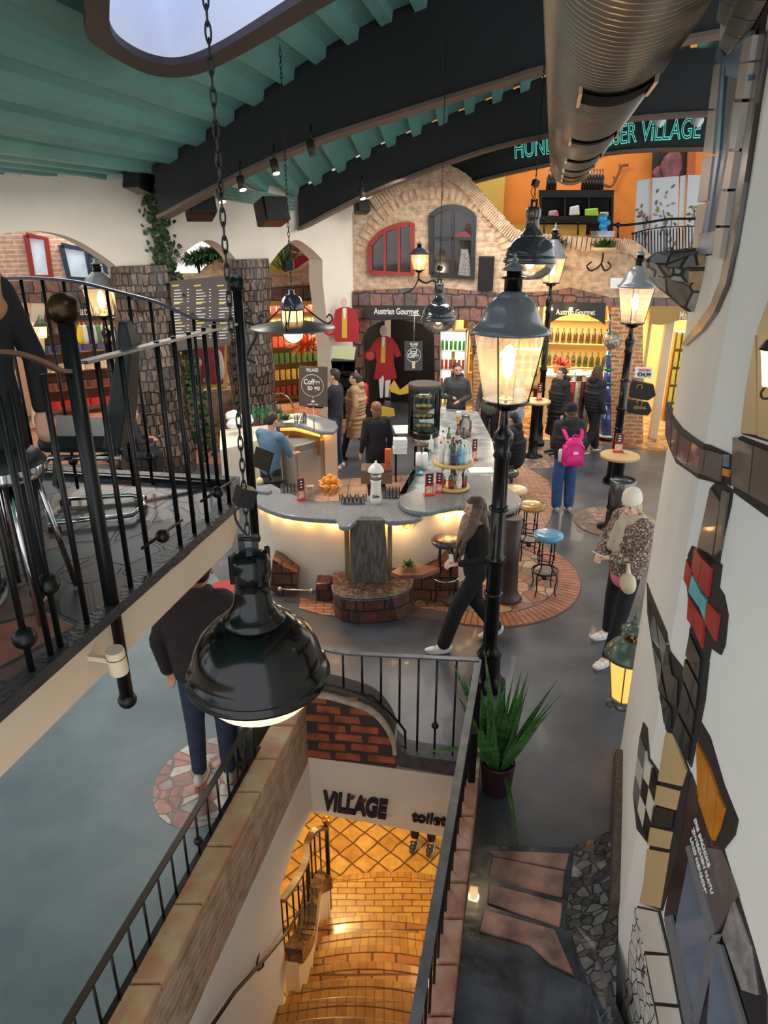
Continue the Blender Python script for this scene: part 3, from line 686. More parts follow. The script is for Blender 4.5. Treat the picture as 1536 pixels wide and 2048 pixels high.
# lettering on the lintel
DARKL = mat('dark_violet_lettering', (38, 30, 50), .5)
u = (WELLF.at(817, 1643, .01)-WELLF.at(648, 1618, .01)); up = Vector((0, 0, 1))
p = WELLF.at(646, 1617, .012)
o = text('ViLLAGE', p, u, up, .27, DARKL, None, 'lettering', width=.55, depth=.01, bold=.05)
tag(o, 'dark bold word ViLLAGE on the plaster beam above the toilet stairs', 'lettering')
p = WELLF.at(823, 1641, .012); o = text('toilets', p, u, up, .15, mat('black_lettering', (28, 24, 24), .5), None, 'lettering', width=.34, depth=.01, bold=.03)
tag(o, 'small black word toilets to the right of the big word over the stairs', 'lettering')
RED = mat('dark_red_paint', (120, 40, 40), .6)
for x, y in ((704, 1595), (727, 1602)):
    m = MB(); c = WELLF.at(x, y, .02); m.ball(c+Vector((-.012, 0, .006)), (.015, .006, .015), 10); m.ball(c+Vector((.012, 0, .006)), (.015, .006, .015), 10); m.ball(c+Vector((0, 0, -.008)), (.016, .006, .018), 10); m.build('heart_motif', RED, o)
# railing around the well
WGREY = mat('worn_flat_handrail', (104, 106, 110), .4, .5, var=.3, vs_=10)
def well_rail(a, b, label, n, zr, zb, wid, mt, balls=(), post=None, bottom=True):
    t = thing('stair_railing', label, 'railing', ((a.x+b.x)/2, (a.y+b.y)/2, zb))
    m = MB(); m.strip([Vector((a.x, a.y, zr)), Vector((b.x, b.y, zr))], wid, .014); m.build('handrail', mt, t)
    if bottom: m = MB(); m.strip([Vector((a.x, a.y, zb+.03)), Vector((b.x, b.y, zb+.03))], .03, .012); m.build('bottom_rail', BLACK, t)
    for i in range(n):
        q = a.lerp(b, (i+.5)/n); m = MB(); m.tube([(q.x, q.y, zb-.0), (q.x, q.y, zr)], .008, 8)
        if i in balls: m.ball((q.x, q.y, zb+.12), .028, 14)
        m.build('baluster', BLACK, t)
    return t
ofs = .10
a = Vector((IL(4.1)-.15, 4.1, 0)); b = Vector((IL(.4)-.15, .4, 0))
well_rail(a, b, 'brown-black railing on the left brick parapet of the stair well', 26, .97, .63, .035, mat('brown_black_handrail', (62, 56, 50), .4, .4), balls=(6,))
a = Z(957, 1320, 1.05); b = Vector((IR(.4)-.06, .4, 0)); b = a + (Z(830, 2048, 1.05)-a)*1.6
t = well_rail(Vector((a.x, a.y, 0)), Vector((b.x, b.y, 0)), 'grey flat-topped railing on the right side of the stair well', 30, 1.05, .12, .05, WGREY, bottom=False)
for (px, py) in ((946, 1440),):
    q = a.lerp(b, .06); m = MB(); m.bar((q.x+.02, q.y, -.2), (q.x+.02, q.y, 1.04), .05, .05); m.build('post', BLACK, t)
    q = a.lerp(b, .12); m = MB(); m.bar((q.x+.03, q.y, .2), (q.x+.03, q.y, .8), .07, .05); m.build('post', BLACK, t)
# far railing: bent bottom bar following the curved parapet
t = thing('stair_railing', 'black railing behind the far end of the stair well with bent bottom bar', 'railing', WELLF.at(800, 1500, -.05))
P0 = WELLF.at(560, 1290, -.06); P1_ = WELLF.at(958, 1319, -.06)
rt = [WELLF.at(x, y, -.06) for x, y in [(575, 1282), (620, 1290), (665, 1302), (700, 1307), (958, 1320)]]
m = MB(); m.strip(rt, .045, .014); m.build('handrail', WGREY, t)
bb = [WELLF.at(x, y, -.06) for x, y in [(600, 1358), (650, 1367), (700, 1380), (745, 1392), (775, 1420), (800, 1448), (810, 1462), (812, 1512), (945, 1526)]]
m = MB(); m.strip(bb, .02, .016, up=(0, 0, 1)) if False else m.tube(bb, .011, 8); m.build('bottom_rail', BLACK, t)
for px in (622, 652, 688, 725, 762, 799, 836, 872, 910):
    q = WELLF.at(px, 1400, -.06); zb_ = None; zt_ = None
    for u_, v_ in zip(bb, bb[1:]):
        if u_.x <= q.x <= v_.x and v_.x-u_.x > .02: zb_ = u_.z+(v_.z-u_.z)*(q.x-u_.x)/(v_.x-u_.x)
    for u_, v_ in zip(rt, rt[1:]):
        if u_.x <= q.x <= v_.x: zt_ = u_.z+(v_.z-u_.z)*(q.x-u_.x)/(v_.x-u_.x)
    m = MB(); m.tube([(q.x, q.y, zb_ or .1), (q.x, q.y, zt_ or 1.05)], .009, 8)
    if px == 872: m.ball((q.x, q.y, .42), .03, 14)
    m.build('baluster', BLACK, t)
# ------------------------------------------------------------------ lower level
ZL = -2.7
m = MB(); m.prism([(-3.5, 5.3, ZL), (4, 5.3, ZL), (4, 10, ZL), (-3.5, 10, ZL)], (0, 0, -.1)); struct(m, 'floor', YTILE)
m = MB(); m.prism([(-3.5, 2, ZL), (IL(3)-.1, 2, ZL), (IL(3)-.1, 5.4, ZL), (-3.5, 5.4, ZL)], (0, 0, -.1)); struct(m, 'floor', YTILE)
m = MB(); m.prism([(-4, 4.8, -.45), (4, 4.8, -.45), (4, 10.2, -.45), (-4, 10.2, -.45)], (0, 0, .1)); struct(m, 'ceiling', CREAM)
m = MB(); wallseg(m, (-3.6, 10, 0), (4, 10, 0), -2.7, -.4); wallseg(m, (-3.4, -1, 0), (-3.4, 10, 0), -2.7, -.4); struct(m, 'wall_lower', CREAM2)
light('lower_ceiling_lamp', 'POINT', (-.6, 6.4, -.75), 52, (1, .7, .26), .15)
light('lower_ceiling_lamp', 'POINT', (.5, 4.9, -.75), 14, (1, .68, .28), .12)
light('lower_ceiling_lamp', 'POINT', (-1.9, 4.3, -.75), 22, (1, .68, .3), .12)
m = MB(); m.prism([(-4, -1.6, -2.76), (4, -1.6, -2.76), (4, 10, -2.76), (-4, 10, -2.76)], (0, 0, -.05)); struct(m, 'floor', YTILE)
m = MB(); wallseg(m, (-4, -1.5, 0), (4, -1.5, 0), -2.8, -.1); wallseg(m, (-3.5, -1.5, 0), (-3.5, 10, 0), -2.8, -.1); struct(m, 'wall_lower', CREAM2)
# steps (treads climb towards the viewer); each has a header course and a fill
ST = [1753, 1841, 1872, 1903, 1937, 1972, 2010, 2052, 2098, 2150]
YB = [brick('yellow_header_brick', (196, 146, 76), (168, 118, 56), (150, 108, 62), .075, .22, .007, .3, .3, c3=(210, 190, 160), offset=0),
      brick('yellow_herringbone_brick', (204, 156, 84), (178, 128, 62), (110, 78, 44), .2, .075, .007, .3, .3, c3=(210, 190, 160)),
      brick('tan_quarry_tile', (190, 134, 72), (160, 98, 54), (90, 62, 38), .22, .2, .012, .22, .4, coat=.3, c3=(200, 160, 130))]
Ys = []
for k in range(len(ST)):
    z = ZL + .165*(k+1)
    Ys.append((Z(730, ST[k], z).y, z))
for k, (y0, z) in enumerate(Ys):
    y1 = Ys[k+1][0] if k+1 < len(Ys) else y0-.3
    bow = .10
    def edge(y, b=bow, n=8): 
        L = IL(y)+(-.15 if k < 2 else .0); R = IR(y)+.02
        return [Vector((L+(R-L)*i/n, y+b*math.sin(PI*i/n)+.0-.06*(i/n), z)) for i in range(n+1)]
    m = MB(); m.prism(edge(y0) + edge(y0-.075)[::-1], (0, 0, -.3)); struct(m, 'trim_15', YB[0], bevel=.008)
    m = MB(); m.prism([p+Vector((0, 0, -.004)) for p in edge(y0-.08) + edge(y1-.25)[::-1]], (0, 0, -.3)); struct(m, 'trim_16', YB[1] if k == 0 else YB[2] if k in (1, 3, 4, 7) else YB[0])
# low curving wall and railing beside the lower steps
DW = crazy('brown_glazed_mosaic', [(84, 60, 36), (60, 44, 32), (110, 80, 44), (140, 50, 36), (48, 44, 34)], (34, 28, 22), 9, .25, .03, coat=.5)
cw = [Y(640, 1722, 5.35), Y(612, 1738, 5.15), Y(600, 1790, 4.75), Y(590, 1850, 4.3), Y(566, 1900, 3.95)]
cwz = [-1.95, -1.85, -1.7, -1.45, -1.2]
pp = [Vector((p.x, p.y, z)) for p, z in zip(cw, cwz)]
m = MB()
for a, b in zip(spline(pp, 5), spline(pp, 5)[1:]):
    n = Vector((0, 0, 1)).cross(b-a); n.z = 0; n = n.normalized()*.16
    m.prism([a, b, b+n, a+n], (0, 0, -.16))
struct(m, 'trim_17', DW)
m = MB(); q = spline(pp, 5)
for a, b in zip(q, q[1:]):
    n = Vector((0, 0, 1)).cross(b-a); n.z = 0; n = n.normalized()*.12
    a1 = a-Vector((0, 0, .15)); b1 = b-Vector((0, 0, .15)); m.prism([a1, b1, Vector((b1.x, b1.y, -2.9)), Vector((a1.x, a1.y, -2.9))], n)
struct(m, 'wall_lower', mat('pale_yellow_plaster', (232, 214, 170), .7))  # plain pale yellow plaster colour
t = thing('curved_stair_railing', 'small dark curved railing with brass ball post beside the lower steps', 'railing', (pp[0].x, pp[0].y, -2.6))
a = Y(658, 1775, 5.3); m = MB(); zt2 = Y(654, 1645, a.y).z; m.tube([(a.x, a.y, -2.45), (a.x, a.y, zt2)], .022, 10); m.build('post', BLACK, t)
m = MB(); m.ball((a.x, a.y, zt2+.03), .045, 14); m.build('ball', mat('brass', (210, 150, 60), .25, 1), t)
hp = [Vector((a.x, a.y, zt2-.06)), Y(628, 1662, 5.15), Y(613, 1690, 5.0), Y(612, 1720, 4.8), Y(590, 1765, 4.5), Y(562, 1802, 4.15)]
hs = spline(hp, 5); m = MB(); m.strip(hs, .06, .03); m.build('handrail', mat('brown_wood_rail', (98, 66, 38), .4), t)
for i in range(3, len(hs), 2):
    m = MB(); m.tube([hs[i], hs[i]-Vector((0, 0, .55))], .009, 6); m.build('baluster', BLACK, t)
# wall handrail on the plaster
t = thing('wall_handrail', 'thin iron handrail fixed to the white plaster wall going down the stairs', 'handrail', wl(500, 1950))
hp = [WL.at(x, y, .07) for x, y in [(404, 2080), (470, 1984), (528, 1920), (570, 1870)]] + [Vector((WL.at(600, 1822, .07)))]
m = MB(); m.tube(hp, .012, 8); m.build('rail', mat('iron', (52, 40, 36), .4, .5), t)
m = MB(); q = WL.at(525, 1922, .07); m.tube(spline([q, q+Vector((.0, 0, -.05)), q+Vector((-.04, -.02, -.06)), WL.at(518, 1905, 0)], 4), .007, 6); m.build('bracket', mat('iron', (1, 1, 1)), t)
# ------------------------------------------------------------------ shallow steps on the right of the well
DSTEP = mat('wet_dark_screed', (74, 78, 90), .22, var=.4, vs_=5, c2=(34, 36, 46), bump=.25, bs=10, coat=.5)
INL = mat('worn_terracotta_slab', (190, 140, 124), .35, var=.35, vs_=5, c2=(104, 74, 72), bump=.3, bs=18, coat=.2)
lines = [((905, 1690), (1225, 1696)), ((905, 1735), (1225, 1828)), ((905, 1790), (1225, 1888)), ((900, 1858), (1225, 1990))]
def xl(px, py, z):
    p = Z(px, py, z); return p
zk = [.0, .11, .22, .33, .33]
prev = None
for k in range(4):
    z = .09*(k+1) if k < 3 else .36
    (ax, ay), (bx, by) = lines[k]; z = .09*(k+1)
    A = Z(ax, ay, z); Bp = Z(bx, by, z)
    if k < 3:
        (cx, cy), (dx, dy) = lines[k+1]; C = Z(cx, cy, z); D = Z(dx, dy, z)
        C = C + (C-A)*.3; D = D+(D-Bp)*.3
    else: C = Vector((IR(-1)+.1, -1.2, z)); D = Vector((1.6, -1.2, z))
    m = MB(); m.prism([A, Bp, D, C], (0, 0, -.3)); struct(m, 'floor', DSTEP)
slabs = [([(975, 1700), (1140, 1706), (1132, 1738), (990, 1712)], 1), ([(985, 1712), (1130, 1742), (1125, 1796), (975, 1760)], 1), ([(978, 1766), (1126, 1806), (1120, 1856), (975, 1806)], 2), ([(968, 1818), (1110, 1858), (1150, 1952), (1100, 1928), (1060, 1890), (958, 1862)], 3)]
for q, k in slabs:
    z = .09*k+.012; m = MB(); m.prism([Z(x, y, z) for x, y in q], (0, 0, -.03)); struct(m, 'trim_18', INL, bevel=.008)
SHM = crazy('shiny_slate_mosaic', [(96, 98, 104), (70, 72, 78), (116, 116, 120), (82, 76, 74)], (44, 46, 50), 14, .12, .04, bump=1, coat=.8)
m = MB(); zs = [.1, .16, .24, .34, .42]; cur = [(1150, 1690), (1142, 1760), (1132, 1830), (1160, 1920), (1210, 2060)]
L_ = [Z(x, y, z) for (x, y), z in zip(cur, zs)]
R_ = []
for p in L_:
    # wall line at the same depth
    xw = RWP[1].x+(RWP[0].x-RWP[1].x)*(p.y-RWP[1].y)/(RWP[0].y-RWP[1].y); R_.append(Vector((xw, p.y+.02, p.z+.16)))
m.loft([[a, a.lerp(b, .45)+Vector((0, 0, -.02)), b, Vector((b.x, b.y, 0)), Vector((a.x, a.y, 0))] for a, b in zip(L_, R_)], smooth=False)
struct(m, 'trim_19', SHM)
m = MB(); patch(m, [(1246, 1500), (1228, 1540), (1215, 1720), (1205, 2080), (1236, 2080), (1240, 1800), (1245, 1600)], .05, .06); struct(m, 'baseboard_right', mat('brown_veined_stone', (96, 76, 64), .6, var=.5, vs_=8, c2=(56, 46, 42), stretch=(4, 4, .8), bump=.6))
# ================================================================== RIGHT WALL DECORATION
TILEB = mat('brown_glazed_tile', (98, 84, 76), .25, coat=.4, var=.08, vs_=4); GROUT = mat('dark_grout', (44, 38, 36), .8)
BTILE = mat('black_glazed_tile', (36, 36, 36), .12, coat=.6); CT = mat('ivory_tile', (226, 218, 204), .25, coat=.4); RT = mat('red_glazed_tile', (168, 52, 40), .25, coat=.4)
TT = mat('turquoise_tile', (96, 184, 190), .25, coat=.4, var=.15, vs_=12); BEI = mat('beige_glazed_tile', (206, 176, 126), .3, coat=.3); OT = mat('amber_tile', (206, 126, 30), .25, coat=.4, var=.15, vs_=5)
def deco(name, label, base, pieces, cat='tile decoration', th=.02):
    """dark bed with single glazed tiles set on it"""
    m = MB(); patch(m, base, .006, .03); o = m.build(name, GROUT); tag(o, label, cat)
    for px, mt, nm in pieces:
        m = MB(); patch(m, px, .016, .012); m.build(nm, mt, o)
    return o
# the curved brown band
tp = [(1337, 848), (1344, 866), (1356, 882), (1386, 902), (1418, 918), (1455, 932)]
bt_ = [(1338, 866), (1346, 900), (1368, 925), (1386, 940), (1412, 955), (1450, 966)]
tp = [(1335, 815), (1348, 845), (1364, 868), (1390, 885), (1420, 900), (1456, 910)]
bt_ = [(1336, 866), (1346, 900), (1358, 920), (1380, 938), (1412, 952), (1447, 966)]
pcs = [([(tp[i][0]+1, tp[i][1]), (tp[i+1][0]-1, tp[i+1][1]), (bt_[i+1][0]-1, bt_[i+1][1]-3), (bt_[i][0]+1, bt_[i][1]-3)], TILEB, 'tile') for i in range(5)]
deco('tile_band', 'curved band of brown glazed tiles across the white wall at right', [(1333, 805), (1350, 835), (1366, 856), (1392, 876), (1422, 890), (1458, 906), (1452, 972), (1420, 962), (1384, 946), (1354, 926), (1340, 895), (1332, 870)], pcs)
deco('tile_band', 'large dark brown tiles at the right edge next to the wall lamp', [(1470, 880), (1486, 872), (1560, 900), (1560, 1050), (1470, 985)], [([(1474, 874), (1515, 892), (1505, 988), (1471, 970)], TILEB, 'tile'), ([(1518, 892), (1560, 910), (1560, 1020), (1508, 990)], TILEB, 'tile')])
deco('mirror_strip', 'narrow mirrored mosaic strip beside the brown tile band', [(1454, 905), (1472, 912), (1464, 972), (1448, 966)], [([(1456, 908), (1468, 911), (1466, 935), (1454, 932)], mat('mirror_tile', (170, 180, 196), .08, .9), 'tile'), ([(1454, 936), (1466, 939), (1463, 954), (1452, 950)], OT, 'tile')])
deco('tile_strip', 'vertical brown tile strip running down from the curved band', [(1426, 972), (1440, 960), (1468, 980), (1464, 1010), (1448, 1080), (1440, 1130), (1412, 1125), (1400, 1095), (1414, 1030)], [([(1428, 975), (1448, 1004), (1432, 1110), (1402, 1094), (1416, 1030)], TILEB, 'tile'), ([(1452, 980), (1464, 985), (1446, 1100), (1436, 1112)], TILEB, 'tile')])
deco('tile_cross', 'cluster of red glazed tiles around a turquoise tile on the right wall', [(1378, 1110), (1386, 1092), (1398, 1098), (1402, 1090), (1432, 1120), (1446, 1130), (1440, 1175), (1450, 1190), (1458, 1230), (1452, 1290), (1444, 1310), (1424, 1296), (1420, 1320), (1412, 1330), (1384, 1255), (1376, 1170)],
     [([(1380, 1118), (1390, 1142), (1384, 1180), (1374, 1158)], RT, 'tile'), ([(1396, 1096), (1412, 1118), (1402, 1168), (1390, 1138)], RT, 'tile'), ([(1413, 1118), (1430, 1136), (1422, 1194), (1404, 1168)], RT, 'tile'),
      ([(1391, 1150), (1408, 1184), (1405, 1214), (1384, 1184)], TT, 'tile'), ([(1409, 1186), (1420, 1200), (1416, 1240), (1406, 1214)], TT, 'tile'),
      ([(1384, 1190), (1396, 1212), (1394, 1256), (1381, 1238)], RT, 'tile'), ([(1397, 1213), (1414, 1240), (1411, 1296), (1395, 1258)], RT, 'tile'), ([(1421, 1202), (1445, 1228), (1438, 1282), (1417, 1246)], RT, 'tile')])
deco('tile_band', 'black glazed tile band descending the right wall below the red tiles', [(1295, 1165), (1304, 1190), (1335, 1265), (1368, 1336), (1374, 1340), (1382, 1255), (1412, 1310), (1420, 1325), (1412, 1400), (1396, 1480), (1384, 1535), (1360, 1490), (1334, 1460), (1322, 1390), (1306, 1290), (1296, 1225)],
     [([(1386, 1268), (1408, 1318), (1404, 1360), (1378, 1310)], BTILE, 'tile'), ([(1377, 1318), (1404, 1370), (1398, 1420), (1372, 1350)], BTILE, 'tile'), ([(1374, 1366), (1396, 1425), (1390, 1470), (1364, 1420)], BTILE, 'tile'), ([(1362, 1428), (1388, 1478), (1382, 1520), (1352, 1468)], BTILE, 'tile'),
      ([(1300, 1200), (1316, 1240), (1326, 1300), (1310, 1280)], BTILE, 'tile'), ([(1320, 1248), (1340, 1290), (1350, 1350), (1328, 1310)], BTILE, 'tile'), ([(1312, 1296), (1330, 1330), (1340, 1400), (1322, 1370)], BTILE, 'tile'), ([(1332, 1330), (1362, 1360), (1360, 1415), (1342, 1400)], BTILE, 'tile'), ([(1326, 1384), (1350, 1420), (1348, 1456), (1334, 1446)], BTILE, 'tile')])
# checkerboard
ck = []
P00, P10, P01, P11 = (1284, 1462), (1320, 1560), (1270, 1585), (1305, 1690)
o_ = [(1284, 1474), (1320, 1565), (1306, 1688), (1272, 1585)]
def bil(u, v):
    a = [(1285, 1470), (1322, 1565), (1271, 1590), (1302, 1688)]
    x = (a[0][0]*(1-u)+a[1][0]*u)*(1-v)+(a[2][0]*(1-u)+a[3][0]*u)*v; y = (a[0][1]*(1-u)+a[1][1]*u)*(1-v)+(a[2][1]*(1-u)+a[3][1]*u)*v
    return (x, y)
for i in range(3):
    for j in range(3):
        g = .015; ck.append(([bil((i+g)/3, (j+g)/3), bil((i+1-g)/3, (j+g)/3), bil((i+1-g)/3, (j+1-g)/3), bil((i+g)/3, (j+1-g)/3)], BTILE if (i+j) % 2 == 0 else CT, 'tile'))
deco('checkered_tiles', 'black and white checkered tile patch left of the beige window jamb', [(1288, 1444), (1296, 1456), (1328, 1556), (1322, 1580), (1303, 1694), (1268, 1592), (1272, 1560), (1280, 1480)], ck)
# window niche lower right: jamb of beige and black tiles standing proud
deco('window_jamb', 'beige and black glazed jamb of the lower right window', [(1336, 1462), (1354, 1468), (1382, 1545), (1360, 1700), (1326, 1822), (1284, 1806), (1302, 1690), (1318, 1570)],
     [([(1338, 1464), (1352, 1468), (1378, 1540), (1368, 1572), (1322, 1562)], BEI, 'tile'), ([(1320, 1570), (1364, 1582), (1356, 1620), (1312, 1608)], BEI, 'tile'), ([(1311, 1612), (1355, 1623), (1350, 1656), (1306, 1650)], BTILE, 'tile'), ([(1305, 1654), (1349, 1664), (1342, 1698), (1301, 1690)], BEI, 'tile'), ([(1300, 1698), (1342, 1706), (1335, 1750), (1324, 1816), (1285, 1806), (1294, 1760)], BEI, 'tile')], 'window jamb')
FRB = mat('dark_brown_window_frame', (46, 38, 36), .25, coat=.3); GREYF = mat('grey_sill_frame', (120, 120, 124), .3)
PANE = mat('blue_grey_window_pane', (120, 128, 146), .08, var=.3, vs_=2, coat=.5)
m = MB(); patch(m, [(1384, 1545), (1400, 1590), (1450, 1700), (1510, 1895), (1536, 1990), (1536, 2110), (1395, 2110), (1330, 1830), (1352, 1700)], .004, .03); o = m.build('lower_window', FRB); tag(o, 'dark framed window at the bottom right with white lettered panes and tiled sill', 'window')
for px, mt, nm in [([(1386, 1700), (1440, 1880), (1400, 2048), (1386, 2048), (1356, 1850)], PANE, 'pane'), ([(1432, 1870), (1490, 2048), (1420, 2048)], PANE, 'pane'),
                   ([(1392, 1690), (1448, 1700), (1480, 1790), (1436, 1872)], mat('brown_lettered_panel', (98, 90, 90), .3, coat=.3), 'sign_panel'),
                   ([(1380, 1694), (1388, 1690), (1440, 1860), (1430, 1886)], GREYF, 'glazing_bar'), ([(1448, 1868), (1400, 2048), (1388, 2048), (1430, 1872)], GREYF, 'glazing_bar'),
                   ([(1472, 1800), (1506, 1892), (1520, 1990), (1490, 1980), (1450, 1870)], mat('grey_marbled_panel', (150, 146, 146), .3, var=.4, vs_=18), 'pane'),
                   ([(1440, 1885), (1452, 1890), (1500, 2048), (1486, 2048)], GREYF, 'glazing_bar'), ([(1336, 1836), (1350, 1830), (1398, 2048), (1378, 2048)], GREYF, 'sill_frame')]:
    m = MB(); patch(m, px, .02 if 'bar' in nm or 'sill' in nm else .012, .012); m.build(nm, mt, o)
def wtext(s, px0, px1, size, m_, parent, off=.03, down=False):
    a = rw(*px0); b = rw(*px1)
    pl, s0 = (RW1, 0) if a[0] < LEN1 else (RW2, LEN1)
    A = pl.sz(a[0]-s0, a[1], off); Bv = pl.sz(b[0]-s0, b[1], off); d = Bv-A; up = d.cross(pl.n); up = -up if up.z < 0 else up
    n = pl.n; up = n.cross(d); return text(s, A, d, up, size, m_, parent, 'lettering', width=d.length, depth=.002, bold=.01)
WL_ = mat('white_lettering', (236, 236, 236), .5, emis=None)
wtext('DIE BRÜCKE', (1403, 1640), (1432, 1735), .032, WL_, o)
wtext('ZWISCHEN NATU', (1399, 1660), (1439, 1790), .032, WL_, o)
wtext('UND MENSCH\u201c', (1395, 1678), (1426, 1789), .032, WL_, o)
wtext('BUNDESWASSER', (1376, 1785), (1408, 1925), .06, WL_, o) if False else None
deco('tiled_sill', 'white tiled sill below the window in the bottom right corner', [(1276, 1812), (1322, 1822), (1340, 1900), (1385, 2110), (1322, 2110), (1295, 1930)],
     [([(1279, 1816), (1318, 1824), (1338, 1906), (1295, 1902)], CT, 'tile'), ([(1297, 1910), (1340, 1912), (1358, 2008), (1316, 2004)], CT, 'tile'), ([(1318, 2012), (1360, 2016), (1378, 2110), (1336, 2110)], CT, 'tile')], 'window sill')
CRK = crazy('white_cracked_mosaic', [(216, 208, 198), (196, 190, 184), (224, 218, 210)], (70, 66, 64), 14, .4, .03)
m = MB(); patch(m, [(1272, 1815), (1294, 1930), (1330, 2110), (1222, 2110), (1258, 1920)], .008, .02); tag(m.build('cracked_mosaic', CRK), 'white cracked mosaic patch low on the right wall beside the tiled sill', 'mosaic')
# amber patch
deco('tile_patch', 'amber orange tile patch in a dark surround on the right wall', [(1404, 1444), (1422, 1475), (1450, 1570), (1478, 1640), (1472, 1670), (1450, 1698), (1430, 1690), (1402, 1600), (1398, 1490)],
     [([(1400, 1486), (1411, 1506), (1408, 1560), (1402, 1590)], OT, 'tile'), ([(1412, 1508), (1426, 1536), (1417, 1640), (1404, 1600)], OT, 'tile'), ([(1427, 1540), (1442, 1582), (1432, 1680), (1418, 1644)], OT, 'tile'), ([(1443, 1586), (1456, 1616), (1444, 1660), (1434, 1682)], OT, 'tile')])
# upper right window with blue frame and tile surround
BLUEF = mat('light_blue_window_frame', (110, 158, 196), .3, coat=.3); GLD = mat('dark_glass', (28, 34, 44), .3, spec=.2)
STN = mat('greige_stone_tile', (190, 180, 168), .4, coat=.15)
m = MB(); patch(m, [(1440, 112), (1500, 30), (1520, -40), (1548, -40), (1530, 62), (1510, 200), (1486, 360), (1462, 505), (1412, 512), (1436, 300)], .004, .03); o = m.build('upper_window', GROUT); tag(o, 'tall window with light blue frame and stone tile surround at the upper right edge', 'window')
for px, mt, nm, of in [([(1440, 108), (1448, 90), (1462, 118), (1452, 300), (1420, 508), (1412, 508), (1436, 300)], BLUEF, 'frame', .03), ([(1462, 112), (1520, 60), (1516, 160), (1466, 150)], BLUEF, 'frame', .035), ([(1464, 150), (1500, 100), (1490, 300), (1436, 470), (1424, 466), (1452, 300)], GLD, 'pane', .02), ([(1414, 468), (1450, 462), (1442, 508), (1410, 508)], BLUEF, 'frame', .04),
                   ([(1478, 200), (1486, 210), (1450, 440), (1440, 452)], mat('pale_curtain', (170, 170, 168), .8), 'curtain', .024)]:
    m = MB(); patch(m, px, of, .02); m.build(nm, mt, o)
def tiles_between(L0, R0, n, mt, o, off=.04):
    for i in range(n):
        a = i/n+.006; b = (i+1)/n-.006
        def ip(P, t):
            t *= len(P)-1; k = min(int(t), len(P)-2); f = t-k; return (P[k][0]+(P[k+1][0]-P[k][0])*f, P[k][1]+(P[k+1][1]-P[k][1])*f)
        m = MB(); patch(m, [ip(L0, a), ip(R0, a), ip(R0, b), ip(L0, b)], off, .03); m.build('surround_tile', mt, o)
tiles_between([(1508, 76), (1496, 150), (1478, 300), (1455, 420), (1443, 520)], [(1530, 66), (1516, 150), (1492, 300), (1474, 420), (1460, 520)], 6, STN, o)
tiles_between([(1441, 128), (1426, 250), (1412, 370), (1396, 520)], [(1456, 122), (1446, 250), (1436, 370), (1412, 505)], 4, STN, o)
tiles_between([(1450, 92), (1470, 50), (1500, -10)], [(1470, 108), (1508, 60), (1540, 0)], 3, STN, o)
tiles_between([(1444, 40), (1452, 0), (1456, -20)], [(1462, 52), (1480, 10), (1498, -20)], 2, STN, o)
DB = mat('dark_brown_glaze_strip', (60, 48, 44), .3, coat=.3)
m = MB(); L1 = [(1530, 60), (1510, 200), (1486, 360), (1466, 480), (1450, 560), (1430, 610), (1400, 650), (1368, 690)]; L2 = [(1376, 692), (1412, 660), (1438, 625), (1462, 570), (1480, 485), (1500, 365), (1524, 205), (1548, 62)]
L2 = L2[::-1]
for i in range(len(L1)-1): patch(m, [L1[i], L1[i+1], L2[i+1], L2[i]], .02, .03)
 
tag(m.build('tile_strip', DB), 'long dark brown curving strip from the upper window down to the wall edge', 'tile strip')
# rough stone corbel under the window
p = RW1.at(1405, 520); t = None
R = []
cz0 = rw(1405, 508); cb = RW1.sz(cz0[0]+.02, cz0[1])
for i, (k, r, zz) in enumerate([(0, .12, 0.02), (1, .30, .0), (2, .36, -.05), (3, .32, -.13), (4, .2, -.22), (5, .08, -.31)]):
    R.append([cb + RW1.n*(max(0, math.sin(a))*r*1.0-.03) + RW1.u*(math.cos(a)*r*.9) + Vector((0, 0, zz+.012*math.sin(5*a+i))) for a in [PI*j/10 for j in range(11)] + [PI]])
m = MB(); m.loft(R, closed=True, smooth=False)
tag(m.build('stone_corbel', crazy('rough_grey_stone', [(160, 158, 154), (136, 130, 124), (190, 160, 122), (120, 114, 108), (170, 166, 160)], (60, 54, 50), 7, .6, .03, bump=1)), 'rough faceted stone corbel jutting from the right wall under the blue window', 'corbel')
# wall lamp at the right edge
t = thing('wall_lantern', 'warm lit lantern partly visible at the right edge of the picture', 'lantern', RW2.at(1534, 750, .1))
q = RW2.at(1540, 735, .05); m = MB(); m.lathe([(.012, -.06), (.035, .05), (.038, .055)], q, 12); m.build('shade', emit('warm_lit_glass', (255, 214, 150), 3), t)
m = MB(); m.lathe([(.045, .055), (.03, .08), (.008, .1)], q, 12); m.tube(spline([q-Vector((0, 0, .06)), q-Vector((.012, 0, .08)), q-Vector((0, 0, .1)), q-RW2.n*.05-Vector((0, 0, .09))], 4), .004, 6); m.build('bracket', mat('iron', (1, 1, 1)), t)
deco('tan_tiles', 'tan tiled panel behind the lantern at the right edge', [(1493, 800), (1510, 700), (1560, 560), (1560, 890), (1486, 868)], [([(1500, 780), (1520, 670), (1522, 870), (1490, 866)], mat('tan_tile', (196, 166, 124), .35), 'tile'), ([(1524, 660), (1560, 560), (1560, 884), (1524, 872)], mat('tan_tile', (1, 1, 1)), 'tile')])
